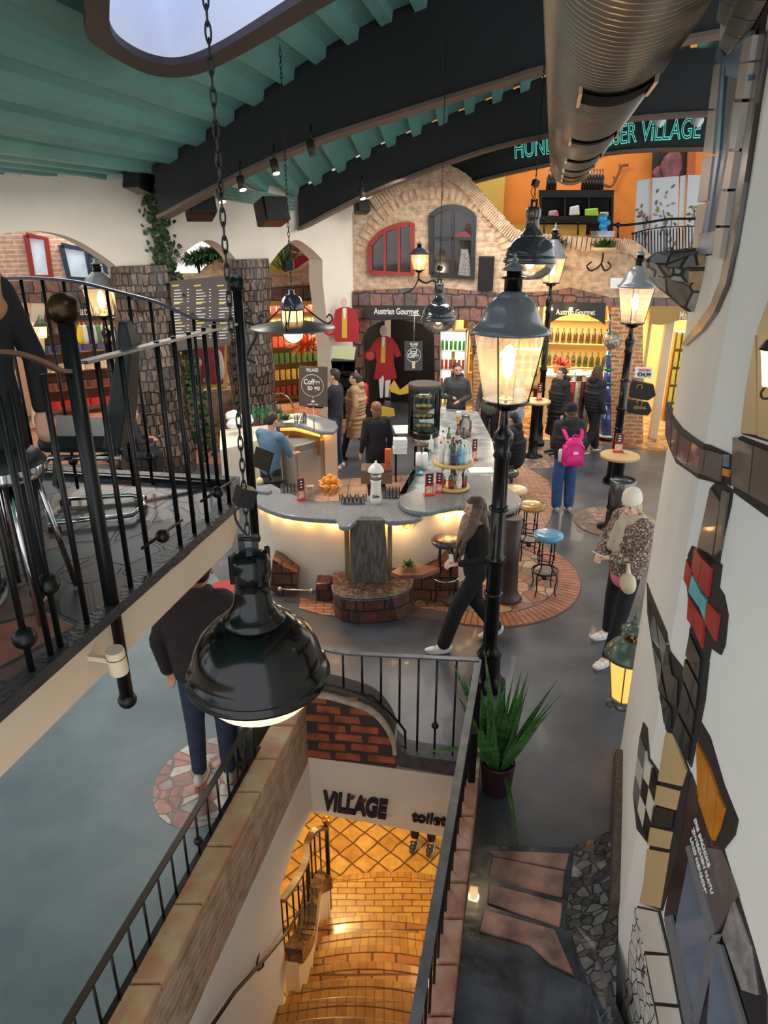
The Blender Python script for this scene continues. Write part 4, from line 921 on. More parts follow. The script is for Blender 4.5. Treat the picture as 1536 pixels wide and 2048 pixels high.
# ================================================================== BAR
ZT = 1.05
def slab(px, z, th, name, label, mt, cat='counter', **k):
    m = MB(); m.prism([Z(x, y, z) for x, y in px], (0, 0, -th)); return tag(m.build(name, mt, bevel=.015), label, cat)
lf = arc([(496, 985), (503, 1000), (530, 1016), (570, 1029), (620, 1036), (672, 1039)], 3)+arc([(674, 1042), (680, 1051), (697, 1053), (709, 1043), (722, 1033)], 3)+arc([(764, 1034), (777, 1042), (812, 1041), (842, 1034), (851, 1023)], 3)
bar = slab(lf + [(840, 1010), (800, 1000), (790, 985), (740, 990), (690, 1000), (640, 1002), (600, 994), (570, 982), (545, 968), (500, 958)], ZT, .06, 'bar_counter', 'long grey terrazzo bar counter with wavy front edge over a lit white plaster front', GRANITE)
rt_ = arc([(797, 1000), (806, 1013), (830, 1022), (856, 1024), (885, 1017), (915, 1013), (945, 1015), (975, 1022), (1010, 1023), (1035, 1013), (1044, 1000), (1034, 986), (1010, 972), (985, 962)], 3)
slab(rt_ + [(985, 952), (930, 948), (880, 960), (830, 978), (806, 988)], 1.115, .06, 'bar_counter', 'raised grey speckled terrazzo counter lobe at the right end of the bar', GRANITE)
# plaster front below the slab
pf = spline([Vector((x, y, 0)) for x, y in [(-1.62, 8.35), (-1.38, 7.95), (-1.0, 7.72), (-.5, 7.6), (.1, 7.6), (.55, 7.7), (.9, 7.86), (1.15, 8.1), (1.27, 8.5), (1.3, 9.0)]], 5)
m = MB(); inn = [p+Vector((0, .14, 0)) for p in pf]
m.prism([Vector((p.x, p.y, .99)) for p in pf] + [Vector((p.x*.93, p.y+.14, .99)) for p in pf[::-1]], (0, 0, -.99))
fr = m.build('plaster_counter', CREAM); tag(fr, 'white plaster bar front lit warm under the counter edge', 'bar front')
LED = emit('warm_led_strip', (255, 170, 70), 20)
m = MB(); m.tube([p+Vector((0, -.03, .965)) for p in pf[:22]], .008, 6); m.build('led_strip', LED, fr)
m = MB(); m.tube([p+Vector((0, -.03, .965)) for p in pf[26:40]], .008, 6); m.build('led_strip', LED, fr)
REDL = emit('red_led', (255, 50, 30), 8)
for i in (27, 33): m = MB(); m.ball(pf[i]+Vector((0, -.06, .95)), .012, 8); m.build('red_led', REDL, fr)
for i in (2, 5, 8, 11, 14, 17, 20, 28, 31, 34, 37):
    p = pf[i]; light('counter_led_light', 'POINT', (p.x, p.y-.06, .93), 1.0, (1, .6, .22), .05)
# fountain: stone slab on a brick plinth
t = thing('stone_fountain', 'tall weathered stone slab on a brick plinth in the middle of the bar front', 'fountain', (-.2, 7.3, 0))
a = Y(700, 1040, 7.42); b = Y(769, 1040, 7.42); c = Y(700, 1178, 7.28); d = Y(778, 1178, 7.28)
SLATEM = mat('weathered_slate', (112, 106, 100), .55, c2=(74, 62, 56), vs_=5, stretch=(7, 7, 1), bump=.6, bs=12)
m = MB(); V_ = Vector((0, .09, 0)); m.loft([[c, d, d+V_, c+V_], [c.lerp(a, .35)+Vector((.01, 0, 0)), d.lerp(b, .3)+Vector((.0, 0, 0)), d.lerp(b, .3)+V_, c.lerp(a, .35)+V_], [a, b, b+V_, a+V_]], smooth=False)
m.build('slab', SLATEM, t, bevel=.012)
for xx in ((a.x+c.x)/2-.035, (b.x+d.x)/2+.035): m = MB(); m.box((xx, 7.42, .65), (.05, .12, .7)); m.build('side_board', mat('aged_wood', (140, 112, 78), .7, var=.3, vs_=6, stretch=(5, 5, 1)), t)
PLB = brick('plinth_brown_brick', (126, 72, 52), (70, 54, 48), (38, 34, 32), .22, .15, .012, .45, .6, c3=(120, 100, 90), wob=.06, coat=.2)
zp = .3; pl = arc([(664, 1172), (668, 1185), (690, 1196), (735, 1198), (790, 1192), (818, 1178), (826, 1160)], 3)
top = [Z(x, y, zp) for x, y in pl]; cy = 7.55
m = MB(); pb = [Vector((p.x*1.0+(.03 if p.x > 0 else .01), p.y-.02, 0)) for p in top]; bk0, bk1 = Vector((top[-1].x, cy, zp)), Vector((top[0].x, cy, zp))
m.loft([[Vector((p.x, p.y, 0)) for p in pb]+[Vector((bk0.x, cy, 0)), Vector((bk1.x, cy, 0))], top+[bk0, bk1]], smooth=False); m.build('plinth', PLB, t)
m = MB(); m.prism([Vector((p.x, p.y, zp+.012)) for p in top]+[bk0+Vector((0, 0, .012)), bk1+Vector((0, 0, .012))], (0, 0, -.012)); m.build('mosaic_top', crazy('brown_small_mosaic', [(110, 84, 72), (84, 66, 60), (130, 110, 100)], (50, 44, 42), 22, .35, .03), t)
SIL = brick('silver_edge_tile', (150, 156, 166), (110, 114, 122), (50, 50, 52), .035, .05, .004, .2, .3)
m = MB(); m.strip([p+Vector((0, -.004, .0)) for p in top], .02, .035); m.build('tile_edge', SIL, t)
def block(px, y0, dep, mt, name, label, cat, py=None):
    m = MB(); m.prism([Y(x, y, y0) for x, y in px], (0, dep, 0)); return tag(m.build(name, mt, bevel=.015), label, cat)
block([(631, 1168), (660, 1166), (668, 1205), (632, 1208)], 7.42, .3, PLB, 'brick_block', 'low dark brick block left of the fountain plinth', 'brick block')
block([(545, 1118), (562, 1128), (596, 1146), (594, 1168), (590, 1200), (560, 1192), (538, 1180)], 7.55, .28, PLB, 'brick_buttress', 'dark brick buttress at the left foot of the bar front', 'buttress')
block([(773, 1138), (786, 1150), (850, 1150), (880, 1138), (905, 1112), (916, 1112), (918, 1182), (870, 1208), (820, 1216), (800, 1205), (776, 1178)], 7.42, .3, PLB, 'brick_mound', 'dark brown brick mound right of the fountain with a planted ledge', 'brick mound')
m = MB(); m.prism([Z(x, y, .56) for x, y in [(782, 1144), (800, 1151), (846, 1149), (880, 1136), (858, 1130), (800, 1132)]], (0, 0, -.05)); tag(m.build('brick_ledge', mat('dark_terracotta', (140, 88, 72), .4, var=.3, vs_=9)), 'terracotta ledge on the brick mound below the little plant', 'ledge')
t = thing('foot_rod', 'short steel rod with two ball ends low on the bar front', 'rod', Y(590, 1180, 7.4))
m = MB(); a = Y(557, 1178, 7.45); b = Y(632, 1182, 7.4); m.tube([a, b], .012, 8); m.build('rod', STEEL, t)
for q in (a.lerp(b, .04), a.lerp(b, .88)): m = MB(); m.ball(q, .03, 12); m.build('ball', STEEL, t)
# niche with gold lamp
t = thing('gold_niche_lamp', 'small gold mosaic lamp in a lit niche under the right counter', 'lamp', Y(818, 1045, 7.62))
q = Y(816, 1048, 7.58); m = MB(); m.ball(q, (.075, .03, .06), 16); m.build('lamp_body', crazy('gold_mosaic', [(210, 170, 60), (120, 90, 30), (240, 210, 110)], (60, 50, 20), 40, .2, .03, uvm=False), t)
light('niche_lamp_light', 'POINT', q+Vector((0, -.09, -.02)), 1.5, (1, .65, .25), .03)
def leaves(m, c, r, n, L, w_, up=.6, bend=.0, z0=0):
    for i in range(n):
        a = random.uniform(0, 2*PI); e = random.uniform(up, 1.5); l = L*random.uniform(.6, 1.1)
        d = Vector((math.cos(a)*math.cos(e), math.sin(a)*math.cos(e), math.sin(e))); b = Vector(c)+Vector((math.cos(a)*r, math.sin(a)*r, 0))*random.random()
        s_ = Vector((-math.sin(a), math.cos(a), 0)); pts = []
        for k in range(5):
            t_ = k/4; p = b + d*l*t_ + Vector((d.x, d.y, 0))*bend*l*t_*t_ - Vector((0, 0, 1))*bend*.6*l*t_*t_*t_
            ww = w_*math.sin(PI*(.18+.8*t_))*.5; pts.append((p-s_*ww, p+Vector((0, 0, -.15*ww)), p+s_*ww))
        V = [q for tr in pts for q in tr]; F = []
        for k in range(4):
            F += [(3*k, 3*k+1, 3*k+4, 3*k+3), (3*k+1, 3*k+2, 3*k+5, 3*k+4)]
        m.add(V, F, True)
LEAF = mat('green_leaf', (64, 104, 52), .4, c2=(34, 66, 34), vs_=8); LEAFD = mat('dark_ivy_leaf', (58, 84, 42), .45, c2=(28, 46, 24), vs_=6)
def plant(label, c, r, L, n, potc=None, w_=.03, cat='plant', name='small_plant', pot=.05):
    t = thing(name, label, cat, c); m = MB(); leaves(m, Vector(c)+Vector((0, 0, pot)), r, n, L, w_, .3, .3); m.build('foliage', LEAF, t)
    if potc: m = MB(); m.lathe([(pot*.7, 0), (pot, pot*1.1), (pot*.9, pot*1.1), (pot*.6, pot*.9)], c, 16); m.build('pot', mat('pot_'+str(potc), potc, .6), t)
    return t
plant('small bushy plant on the terracotta ledge under the lit niche', Z(818, 1136, .57), .05, .09, 60, w_=.02, pot=.02)
# right end column of the bar
q = Z(1012, 1196, 0); m = MB(); m.lathe([(.2, 0), (.16, .04), (.13, .12), (.115, .5), (.12, 1.05)], q, 20); tag(m.build('bar_column', mat('dark_brown_column', (62, 42, 38), .4, var=.3, vs_=6)), 'dark brown round column under the right end of the bar', 'column')
# brick apron around the right end of the bar
C_ = Vector((1.25, 8.15, 0)); m = MB(); BP2 = mat('apron_brick', (190, 128, 98), .55, var=.25, vs_=6, c2=(150, 98, 78), bump=.3, bs=25)
def ringpt(a, r): return C_ + Vector((math.cos(a)*r, math.sin(a)*r*1.08, 0))
a = -2.05
while a < 1.35:
    r0, r1 = .96, 1.22; da = .062
    m.prism([ringpt(a, r0)+Vector((0, 0, .012)), ringpt(a, r1)+Vector((0, 0, .012)), ringpt(a+da*.86, r1)+Vector((0, 0, .012)), ringpt(a+da*.86, r0)+Vector((0, 0, .012))], (0, 0, -.02)); a += da
struct(m, 'trim_20', BP2)
m = MB(); m.prism([ringpt(-2.0+i*3.5/30, 1.24)+Vector((0, 0, .006)) for i in range(31)]+[Vector((.9, 11.2, .006)), Vector((-.9, 7.4, .006))], (0, 0, -.01)); struct(m, 'trim_21', mat('apron_joint', (96, 84, 78), .7))
m = MB(); m.prism([ringpt(-1.95+i*3.0/24, .94)+Vector((0, 0, .010)) for i in range(25)]+[Vector((1.0, 9.2, .010)), Vector((.3, 7.3, .010))], (0, 0, -.01)); struct(m, 'trim_22', crazy('apron_cobble', [(176, 132, 100), (132, 106, 90), (196, 160, 126), (110, 110, 118), (160, 100, 74)], (90, 78, 70), 5.5, .45, .03))
m = MB(); m.prism([Z(x, y, .009) for x, y in [(1075, 1075), (1100, 1040), (1112, 1000), (1095, 960), (1050, 932), (1000, 925), (960, 940), (985, 1000), (1020, 1060)]], (0, 0, -.01)); struct(m, 'trim_23', BRICKP)
m = MB(); m.prism([Z(x, y, .010) for x, y in [(598, 1216), (640, 1228), (700, 1236), (700, 1215), (600, 1195)]] , (0, 0, -.01)); m.prism([Z(x, y, .010) for x, y in [(820, 1212), (900, 1225), (900, 1205), (860, 1195)]], (0, 0, -.01)); struct(m, 'trim_24', BRICKP)
for (px, py, rx) in ((1062, 918, .62), (1232, 1045, .62)):
    q = Z(px, py, 0); m = MB(); m.prism([q+Vector((math.cos(a_)*rx, math.sin(a_)*rx, .010)) for a_ in [2*PI*k/28 for k in range(28)]], (0, 0, -.008)); struct(m, 'trim_25', crazy('pebble_disc', [(176, 140, 120), (150, 112, 96), (130, 110, 104)], (110, 96, 90), 9, .5, .04) if 'pebble_disc' not in MATS else MATS['pebble_disc'])
q = Z(420, 1560, 0); m = MB(); m.prism([q+Vector((math.cos(a_)*.38-.05, math.sin(a_)*.5, .008)) for a_ in [2*PI*k/28 for k in range(28)]], (0, 0, -.008)); struct(m, 'trim_26', crazy('red_white_mosaic', [(178, 120, 104), (206, 196, 184), (150, 96, 84), (160, 150, 144)], (120, 104, 98), 7, .4, .03))
# inner bar floor and right arm
m = MB(); m.prism([(-1.4, 8.3, .012), (.9, 8.3, .012), (.6, 12, .012), (-1.5, 11.6, .012)], (0, 0, -.01)); struct(m, 'floor', brick('bar_floor_tile', (196, 156, 126), (184, 140, 112), (140, 112, 92), .3, .3, .01, .4, .3, offset=0))
arm = [Z(x, y, .98) for x, y in [(1000, 962), (985, 880), (955, 822), (868, 815), (838, 838), (846, 905), (800, 985), (860, 985)]]
t = thing('side_counter', 'white and steel bar arm running back from the raised counter lobe', 'counter', (arm[0].x, arm[0].y, 0))
m = MB(); m.prism(arm, (0, 0, -.05)); m.build('worktop', mat('grey_marble_top', (158, 160, 162), .2, var=.35, vs_=5), t, bevel=.01)
cc = sum(arm, Vector())/8; m = MB(); m.prism([cc.lerp(p, .92)-Vector((0, 0, .05)) for p in arm], (0, 0, -.93)); m.build('body', mat('dark_counter_body', (52, 48, 48), .5), t)
t = thing('glass_display', 'slanted glass top display between fridge side and spirits stand', 'display', Z(820, 980, .98))
m = MB(); m.prism([Z(x, y, 1.04) for x, y in [(800, 985), (812, 985), (862, 900), (850, 895)]] , (0, 0, -.02)); m.build('glass_top', glass('aqua_glass', (190, 225, 230)), t)
# back bar (left, deeper): dark slab, white panel, steel cabinet with sink
t = thing('back_counter', 'dark terrazzo back counter with light strip and white end panel behind the steel sink', 'counter', (-1.2, 11.2, 0))
m = MB(); m.prism([Z(x, y, 1.1) for x, y in [(600, 826), (640, 832), (672, 842), (676, 852), (668, 862), (640, 862), (610, 852), (585, 846), (552, 846), (552, 830)]], (0, 0, -.07)); m.build('worktop', GRANITE, t, bevel=.02)
q = Z(652, 985, 0); m = MB(); m.prism([Vector((q.x-.0, q.y, 0)), Vector((q.x+.2, q.y+.1, 0)), Vector((q.x+.1, q.y+.6, 0)), Vector((q.x-.1, q.y+.5, 0))], (0, 0, 1.02)); m.build('end_panel', CREAM2, t)
m = MB(); m.tube([Z(x, y, 1.02) for x, y in [(560, 852), (588, 852), (612, 858), (642, 868), (662, 868)]], .012, 6); m.build('led_strip', LED, t)
m = MB(); m.prism([Z(x, y, 1.0) for x, y in [(560, 856), (590, 855), (640, 868), (640, 874), (590, 862), (560, 862)]], (0, 0, -.3)); m.build('bottle_shelf', mat('amber_brown_shelf', (120, 72, 30), .4), t)  # plain amber brown shelf colour, no glow of its own
t = thing('steel_sink_unit', 'stainless steel sink cabinet with tap beside the bartender', 'sink', Z(620, 1000, 0))
q0 = Z(588, 893, .92); q1 = Z(648, 878, .92); q2 = Z(640, 852, .92); q3 = Z(560, 862, .92)
m = MB(); m.prism([q0, q1, q2, q3], (0, 0, -.92)); m.build('cabinet', mat('satin_steel', (186, 184, 178), .35, .7), t, bevel=.01)
m = MB(); a = q0.lerp(q1, .1)+Vector((0, -.012, -.12)); b = q0.lerp(q1, .85)+Vector((0, -.012, -.12)); m.prism([a, b, b-Vector((0, 0, .7)), a-Vector((0, 0, .7))], (0, .008, 0)); m.build('door', mat('satin_steel_door', (206, 204, 198), .3, .6), t)
c = (q0+q1+q2+q3)/4; m = MB(); m.box(c+Vector((0, 0, .001)), (.5, .35, .01)); m.build('basin', mat('basin_steel', (120, 112, 90), .25, .9), t)
m = MB(); m.tube(spline([c+Vector((.0, .25, 0)), c+Vector((0, .25, .28)), c+Vector((-.05, .1, .34)), c+Vector((-.08, -.08, .2))], 5), .016, 8); m.build('tap', CHROME, t)
# white tables behind
for px, py, lb in ((812, 858, 'white work table with napkins left of the cake display'),):
    q = Z(px, py, .9); t = thing('white_table', lb, 'table', (q.x, q.y, 0)); m = MB(); m.box((q.x, q.y, .89), (.42, .5, .03), .1); m.build('table_top', mat('white_laminate', (232, 232, 228), .35), t, bevel=.01)
    for dx, dy in ((-.17, -.2), (.17, -.2), (.17, .2), (-.17, .2)): m = MB(); m.box((q.x+dx, q.y+dy, .435), (.03, .03, .87)); m.build('leg', BLACK, t)
m = MB(); m.prism([Y(722, 968, 8.7), Y(784, 968, 8.7), Y(784, 941, 8.7), Y(722, 941, 8.7)], (0, .3, 0)); t = tag(m.build('steel_drip_box', mat('mirror_steel', (200, 196, 190), .12, 1)), 'polished steel box behind the white beer tower', 'appliance')
# cake display
q = Z(847, 872, 1.1); t = thing('cake_display', 'round glass cake display with dark rim on a steel drum', 'display case', (q.x, q.y, .98))
m = MB(); m.lathe([(.2, 0), (.2, .14), (.17, .14)], (q.x, q.y, .98), 28); m.build('drum', STEEL, t)
zt = Y(847, 766, q.y).z; zb = 1.12; R_ = .245
m = MB(); m.lathe([(R_, 0), (R_, .1), (R_-.02, .1)], (q.x, q.y, zb), 32); m.build('lower_rim', GLOSS, t)
m = MB(); m.lathe([(R_-.01, 0), (R_, 0), (R_, .07), (R_*.98, .085)], (q.x, q.y, zt-.085), 32); m.build('top', mat('dark_top', (70, 66, 64), .4), t)
m = MB(); m.lathe([(R_-.004, zb+.1), (R_-.004, zt-.08)], (q.x, q.y, 0), 32, cap=False); m.build('glass', glass('display_glass', (225, 245, 242)), t)
for k in range(2): a_ = [-1.25, PI+1.25][k] + 0*k; m = MB(); m.bar((q.x+math.cos([-.25, PI+.25][k])*(R_-.01), q.y+math.sin([-.25, PI+.25][k])*(R_-.01), zb+.1), (q.x+math.cos([-.25, PI+.25][k])*(R_-.01), q.y+math.sin([-.25, PI+.25][k])*(R_-.01), zt-.08), .03, .03); m.build('post', GLOSS, t)
CAKE = mat('golden_pastry', (206, 150, 70), .6, var=.4, vs_=30)
for i in range(4):
    z = zb+.14+i*(zt-zb-.26)/3.6; m = MB(); m.lathe([(.19, 0), (.19, .008)], (q.x, q.y, z), 24); m.build('shelf', glass('shelf_glass', (150, 215, 205)), t)
    for k in range(3):
        m = MB(); m.ball((q.x-.09+k*.08, q.y-.08, z+.03), (.045, .04, .026), 10); o = m.build('pastry', CAKE); tag(o, 'golden pastry on shelf %s of the round cake display' % ['one, the lowest,', 'two from the bottom', 'three, the second from the top,', 'four, the top one,'][i], 'pastry', 'pastries in the cake display')
light('cake_display_light', 'POINT', (q.x, q.y+.05, zt-.12), 4, (.85, 1, .95), .05)
# spirits stand (two wooden rings)
qs = Z(905, 976, 1.118); t = thing('spirits_stand', 'two-tier round wooden spirits stand on the raised counter lobe', 'stand', (qs.x, qs.y, 1.118))
WD = mat('yellow_beech_ring', (216, 174, 108), .4, var=.1, vs_=6)
z2 = Y(907, 922, qs.y).z
for z, r in ((1.12, .2), (z2-.03, .245)):
    m = MB(); m.lathe([(r, 0), (r+.012, .02), (r, .045), (r-.03, .045), (r-.035, .03)], (qs.x, qs.y, z), 36); m.build('tier', WD, t)
for k in range(4): a_ = PI/4+k*PI/2; m = MB(); m.tube([(qs.x+math.cos(a_)*.18, qs.y+math.sin(a_)*.18, 1.15), (qs.x+math.cos(a_)*.18, qs.y+math.sin(a_)*.18, z2)], .008, 6); m.build('rod', CHROME, t)
BOTT = {}
def bottle(label, loc, gcol, h=.28, r=.036, lab=(230, 225, 215), capc=(30, 30, 30), clear=False, group=None):
    key = (gcol, h, r, lab, capc)
    if key in BOTT:
        o = dup(BOTT[key], loc, random.uniform(0, 6), label, group); return o
    t = thing('bottle', label, 'bottle', loc, group); x, y, z = loc
    m = MB(); m.lathe([(r*.9, 0), (r, .01), (r, h*.55), (r*.8, h*.64), (r*.36, h*.74), (r*.34, h*.95)], loc, 14); m.build('body', glass('clear_bottle', (225, 232, 232)) if clear else mat('glass_'+str(gcol), gcol, .08, coat=.8), t)
    m = MB(); m.lathe([(r*1.02, h*.15), (r*1.02, h*.42)], loc, 14, cap=False); m.build('label', mat('label_'+str(lab), lab, .6), t)
    m = MB(); m.lathe([(r*.4, h*.93), (r*.4, h)], loc, 10); m.build('cap', mat('cap_'+str(capc), capc, .3), t)
    BOTT[key] = t; return t
tops = [((-.17, -.1), (226, 226, 226), 'clear gin bottle with red top at the left of the stand', (230, 230, 230), (200, 40, 30)), ((-.09, -.15), (214, 220, 220), 'clear bottle with orange-red top on the upper tier', (240, 240, 240), (220, 90, 30)),
        ((-.02, -.19), (34, 34, 60), 'dark blue gin bottle at the front of the upper tier', (60, 60, 110), (20, 20, 24)), ((.06, -.17), (70, 160, 200), 'bright turquoise gin bottle on the upper tier', (120, 190, 220), (50, 60, 80)),
        ((.13, -.12), (206, 222, 216), 'pale green glass bottle with white top on the upper tier', (240, 240, 236), (240, 240, 240)), ((.18, -.04), (210, 214, 214), 'clear bottle at the right rim of the upper tier', (250, 250, 250), (200, 200, 200)),
        ((-.12, .02), (216, 216, 210), 'clear bottle with gold cap in the middle row of the upper tier', (220, 200, 150), (200, 160, 60)), ((-.03, -.02), (60, 100, 60), 'green bottle in the middle of the upper tier', (220, 220, 200), (180, 40, 40)), ((.07, .0), (230, 200, 150), 'amber spirit bottle in the middle of the upper tier', (240, 230, 200), (40, 30, 30)),
        ((0, .12), (120, 40, 40), 'dark red bottle at the back of the upper tier', (230, 220, 200), (30, 30, 30)), ((.1, .12), (200, 205, 205), 'tall clear bottle at the back right of the upper tier', (90, 110, 160), (60, 60, 60))]
for (dx, dy), g_, lb, lc, cc_ in tops: bottle(lb, (qs.x+dx, qs.y+dy, z2+.0), g_, .27+.03*random.random(), .036, lc, cc_)
lows = [((-.13, -.08), (230, 230, 226), 'white spirit bottle at the left of the lower tier', (200, 60, 40)), ((-.03, -.14), (44, 74, 44), 'big dark green bottle at the front of the lower tier', (170, 60, 40)), ((.06, -.13), (220, 214, 204), 'clear square-labelled bottle on the lower tier', (235, 235, 230)), ((.13, -.07), (60, 30, 24), 'dark brown bottle with red label on the lower tier', (190, 50, 40)), ((.02, .05), (90, 70, 40), 'brown bottle at the back of the lower tier', (220, 200, 150))]
for (dx, dy), g_, lb, lc in lows: bottle(lb, (qs.x+dx, qs.y+dy, 1.165), g_, .25, .038, lc)
# bottles and glassware behind the stand
for i, (px, py) in enumerate([(885, 900), (897, 893), (870, 890), (862, 905), (915, 885), (926, 893)]):
    p = Z(px, py, .98); bottle(['tall clear bottle on the bar arm nearest the cake display', 'green bottle standing on the bar arm', 'clear bottle on the bar arm left of the green one', 'slim clear bottle at the left edge of the bar arm', 'brown bottle at the back of the bar arm', 'dark bottle beside the glass jar on the bar arm'][i], p, [(220, 226, 224), (70, 120, 80), (214, 220, 220), (226, 226, 220), (120, 80, 50), (50, 50, 50)][i], .3, .038)
p = Z(930, 872, .98); t = thing('glass_jar', 'large glass drinks jar with lid on the bar arm', 'jar', p); m = MB(); m.lathe([(.09, 0), (.1, .02), (.1, .24), (.06, .28), (.06, .31)], p, 24, cap=False); m.build('body', glass('jar_glass', (230, 232, 230), gloss=.3), t); m = MB(); m.lathe([(.065, .31), (.07, .33), (.02, .36)], p, 24); m.build('lid', glass('jar_glass'), t)
m = MB(); m.lathe([(.09, 0.01), (.09, .09)], p, 24); m.build('drink', mat('pink_drink', (210, 150, 150), .2), t)
p = Z(916, 852, .98); t = thing('cup_stack', 'stack of white paper coffee cups on the bar arm', 'cups', p); m = MB(); m.lathe([(.03, 0), (.045, .24), (.048, .25)], p, 18); m.build('cups', mat('paper_cup', (236, 226, 208), .6), t)
m = MB(); m.lathe([(.038, .08), (.043, .17)], p, 18, cap=False); m.build('printed_sleeve', mat('orange_print', (222, 150, 80), .6), t)
# orange bowl: wire bowl and single oranges
pb = Z(661, 990, ZT); ORG = mat('orange_peel', (244, 148, 30), .45, bump=.2, bs=120)
t = thing('wire_fruit_bowl', 'chrome wire bowl filled with oranges on the bar counter', 'bowl', pb)
for i in range(16):
    a_ = 2*PI*i/16; m = MB(); m.tube(spline([pb+Vector((math.cos(a_+.4*s_)*r, math.sin(a_+.4*s_)*r, z)) for s_, (r, z) in enumerate([(.06, .015), (.11, .05), (.145, .11), (.16, .16)])], 3), .0025, 5); m.build('wire', CHROME, t)
m = MB(); m.tube([pb+Vector((math.cos(a_)*.16, math.sin(a_)*.16, .16)) for a_ in [2*PI*k/28 for k in range(28)]], .004, 6, True); m.build('rim', CHROME, t)
m = MB(); m.tube([pb+Vector((math.cos(a_)*.065, math.sin(a_)*.065, .008)) for a_ in [2*PI*k/20 for k in range(20)]], .004, 6, True); m.build('foot_ring', CHROME, t)
m = MB(); m.ball((0, 0, 0), .042, 14); og = m.build('orange', ORG, loc=(0, 0, 0)); og.location = pb+Vector((0, 0, .06))
tag(og, 'orange in the chrome wire bowl on the bar counter', 'orange', 'oranges in the wire bowl')
for r, z, n in ((.075, .07, 6), (.105, .135, 8), (.05, .15, 4), (.06, .2, 5), (.0, .235, 1)):
    for i in range(n):
        a_ = 2*PI*i/n+z*9; o = og.copy(); col.objects.link(o); o.location = pb+Vector((math.cos(a_)*r, math.sin(a_)*r, z)); o.rotation_euler = (a_, z, 0)
# tumblers
GT = glass('tumbler_glass', (226, 232, 232), gloss=.5)
m = MB(); m.lathe([(.022, 0), (.026, .08)], (0, 0, 0), 12, cap=False); m.lathe([(.021, .003), (.022, .008)], (0, 0, 0), 12); tg = m.build('tumbler', GT, loc=(0, 0, 0))
spots = [(682+8*i, 1001+ (i % 2)*4) for i in range(7)] + [(686+8*i, 1008) for i in range(6)]
first = True
def put(src, pts, z, label, group, cat):
    k = 0
    for px, py in pts:
        p = Z(px, py, z)
        if k == 0 and 'label' not in src: o = src
        else: o = src.copy(); col.objects.link(o)
        o.location = p; tag(o, label, cat, group); k += 1
put(tg, spots, ZT, 'small glass tumbler in the row between the oranges and the beer tower', 'tumblers left of the beer tower', 'glass')
put(tg, [(768+7*(i % 5), 986+5*(i//5)) for i in range(15)], ZT, 'upturned glass tumbler in the cluster right of the beer tower', 'tumblers right of the beer tower', 'glass')
put(tg, [(565+7*(i % 5), 980+5*(i//5)) for i in range(10)], ZT, 'glass tumbler standing left of the red menu stand', 'tumblers left of the menu stand', 'glass')
# beer tower
pt = Z(752, 1005, ZT); t = thing('beer_tower', 'white porcelain beer tower with domed cap and black lettering', 'beer tower', pt)
PORC = mat('white_porcelain', (238, 236, 230), .15, coat=.6)
m = MB(); m.lathe([(.075, 0), (.072, .05), (.062, .2), (.06, .26), (.07, .3)], pt, 28); m.build('column', PORC, t)
m = MB(); m.lathe([(.078, .38), (.095, .385), (.098, .40), (.09, .43), (.06, .47), (.03, .49), (.012, .5), (.014, .52), (.002, .53)], pt, 28); m.build('cap', PORC, t)
m = MB(); m.lathe([(.07, .3), (.066, .38)], pt, 28); m.build('neck', STEEL, t); m = MB(); m.lathe([(.096, .386), (.1, .39), (.096, .396)], pt, 28, cap=False); m.build('black_ring', BLACK, t)
text('Zipfer', pt+Vector((-.045, -.078, .09)), (1, 0, 0), (0, 0, 1), .045, mat('black_lettering', (1, 1, 1)), t, 'lettering', width=.095, bold=.02)
# menu stands
MRED = mat('menu_red', (190, 44, 40), .5, var=.3, vs_=20, c2=(120, 30, 30)); MDARK = mat('menu_dark', (36, 32, 34), .5); MPIC = mat('menu_food_print', (214, 150, 110), .5, var=.5, vs_=25, c2=(236, 220, 200))
def menu(label, p, rz=0, h=.24, w_=.1):
    t = thing('menu_stand', label, 'menu stand', p); R = Matrix.Rotation(rz, 3, 'Z'); P = Vector(p)
    m = MB(); m.box(P+Vector((0, 0, .008)), (w_*1.25, .09, .016), rz); m.build('foot', mat('red_plastic', (220, 50, 46), .3), t)
    m = MB(); m.box(P+Vector((0, 0, .016+h/2)), (w_, .006, h), M=R); m.build('card', MRED, t)
    m = MB(); m.box(P+R @ Vector((0, -.005, .016+h*.72)), (w_*.62, .004, h*.46), M=R); m.build('dark_panel', MDARK, t)
    for k in range(3): m = MB(); m.ball(P+R @ Vector((0, -.008, .016+h*(.86-.14*k))), (w_*.2, .003, h*.035), 10, R); m.build('printed_oval', WL_, t)
    m = MB(); m.box(P+R @ Vector((0, -.005, .016+h*.2)), (w_*.85, .004, h*.36), M=R); m.build('food_picture', MPIC, t)
    return t
menu('red and black menu stand left of the orange bowl on the bar', Z(603, 1000, ZT), .5, .26, .09)
menu('red menu stand with food pictures left of the spirits stand', Z(858, 990, 1.115), .15, .26, .1)
menu('menu stand right behind the first one, beside the spirits stand', Z(878, 985, 1.115), -.2, .24, .08)
menu('tall dark menu stand on the bar arm right of the spirits stand', Z(948, 920, .98), .4, .3, .08)
t = menu('red menu stand on the small round table above the mesh bin', Z(1236, 904, 1.13), -.1, .26, .12)
menu('red menu stand on the farther small round table left of the clothes rack', Z(1078, 800, 1.1), .2, .3, .1)
def boxy(name, label, cat, p, dim, mt, rz=0, bev=.004):
    m = MB(); m.box(Vector(p)+Vector((0, 0, dim[2]/2)), dim, rz); return tag(m.build(name, mt, bevel=bev), label, cat)
boxy('juice_carton', 'tall orange and green carton left of the napkin stack', 'carton', Z(776, 940, ZT), (.08, .07, .3), mat('orange_carton', (220, 90, 40), .5), .1)
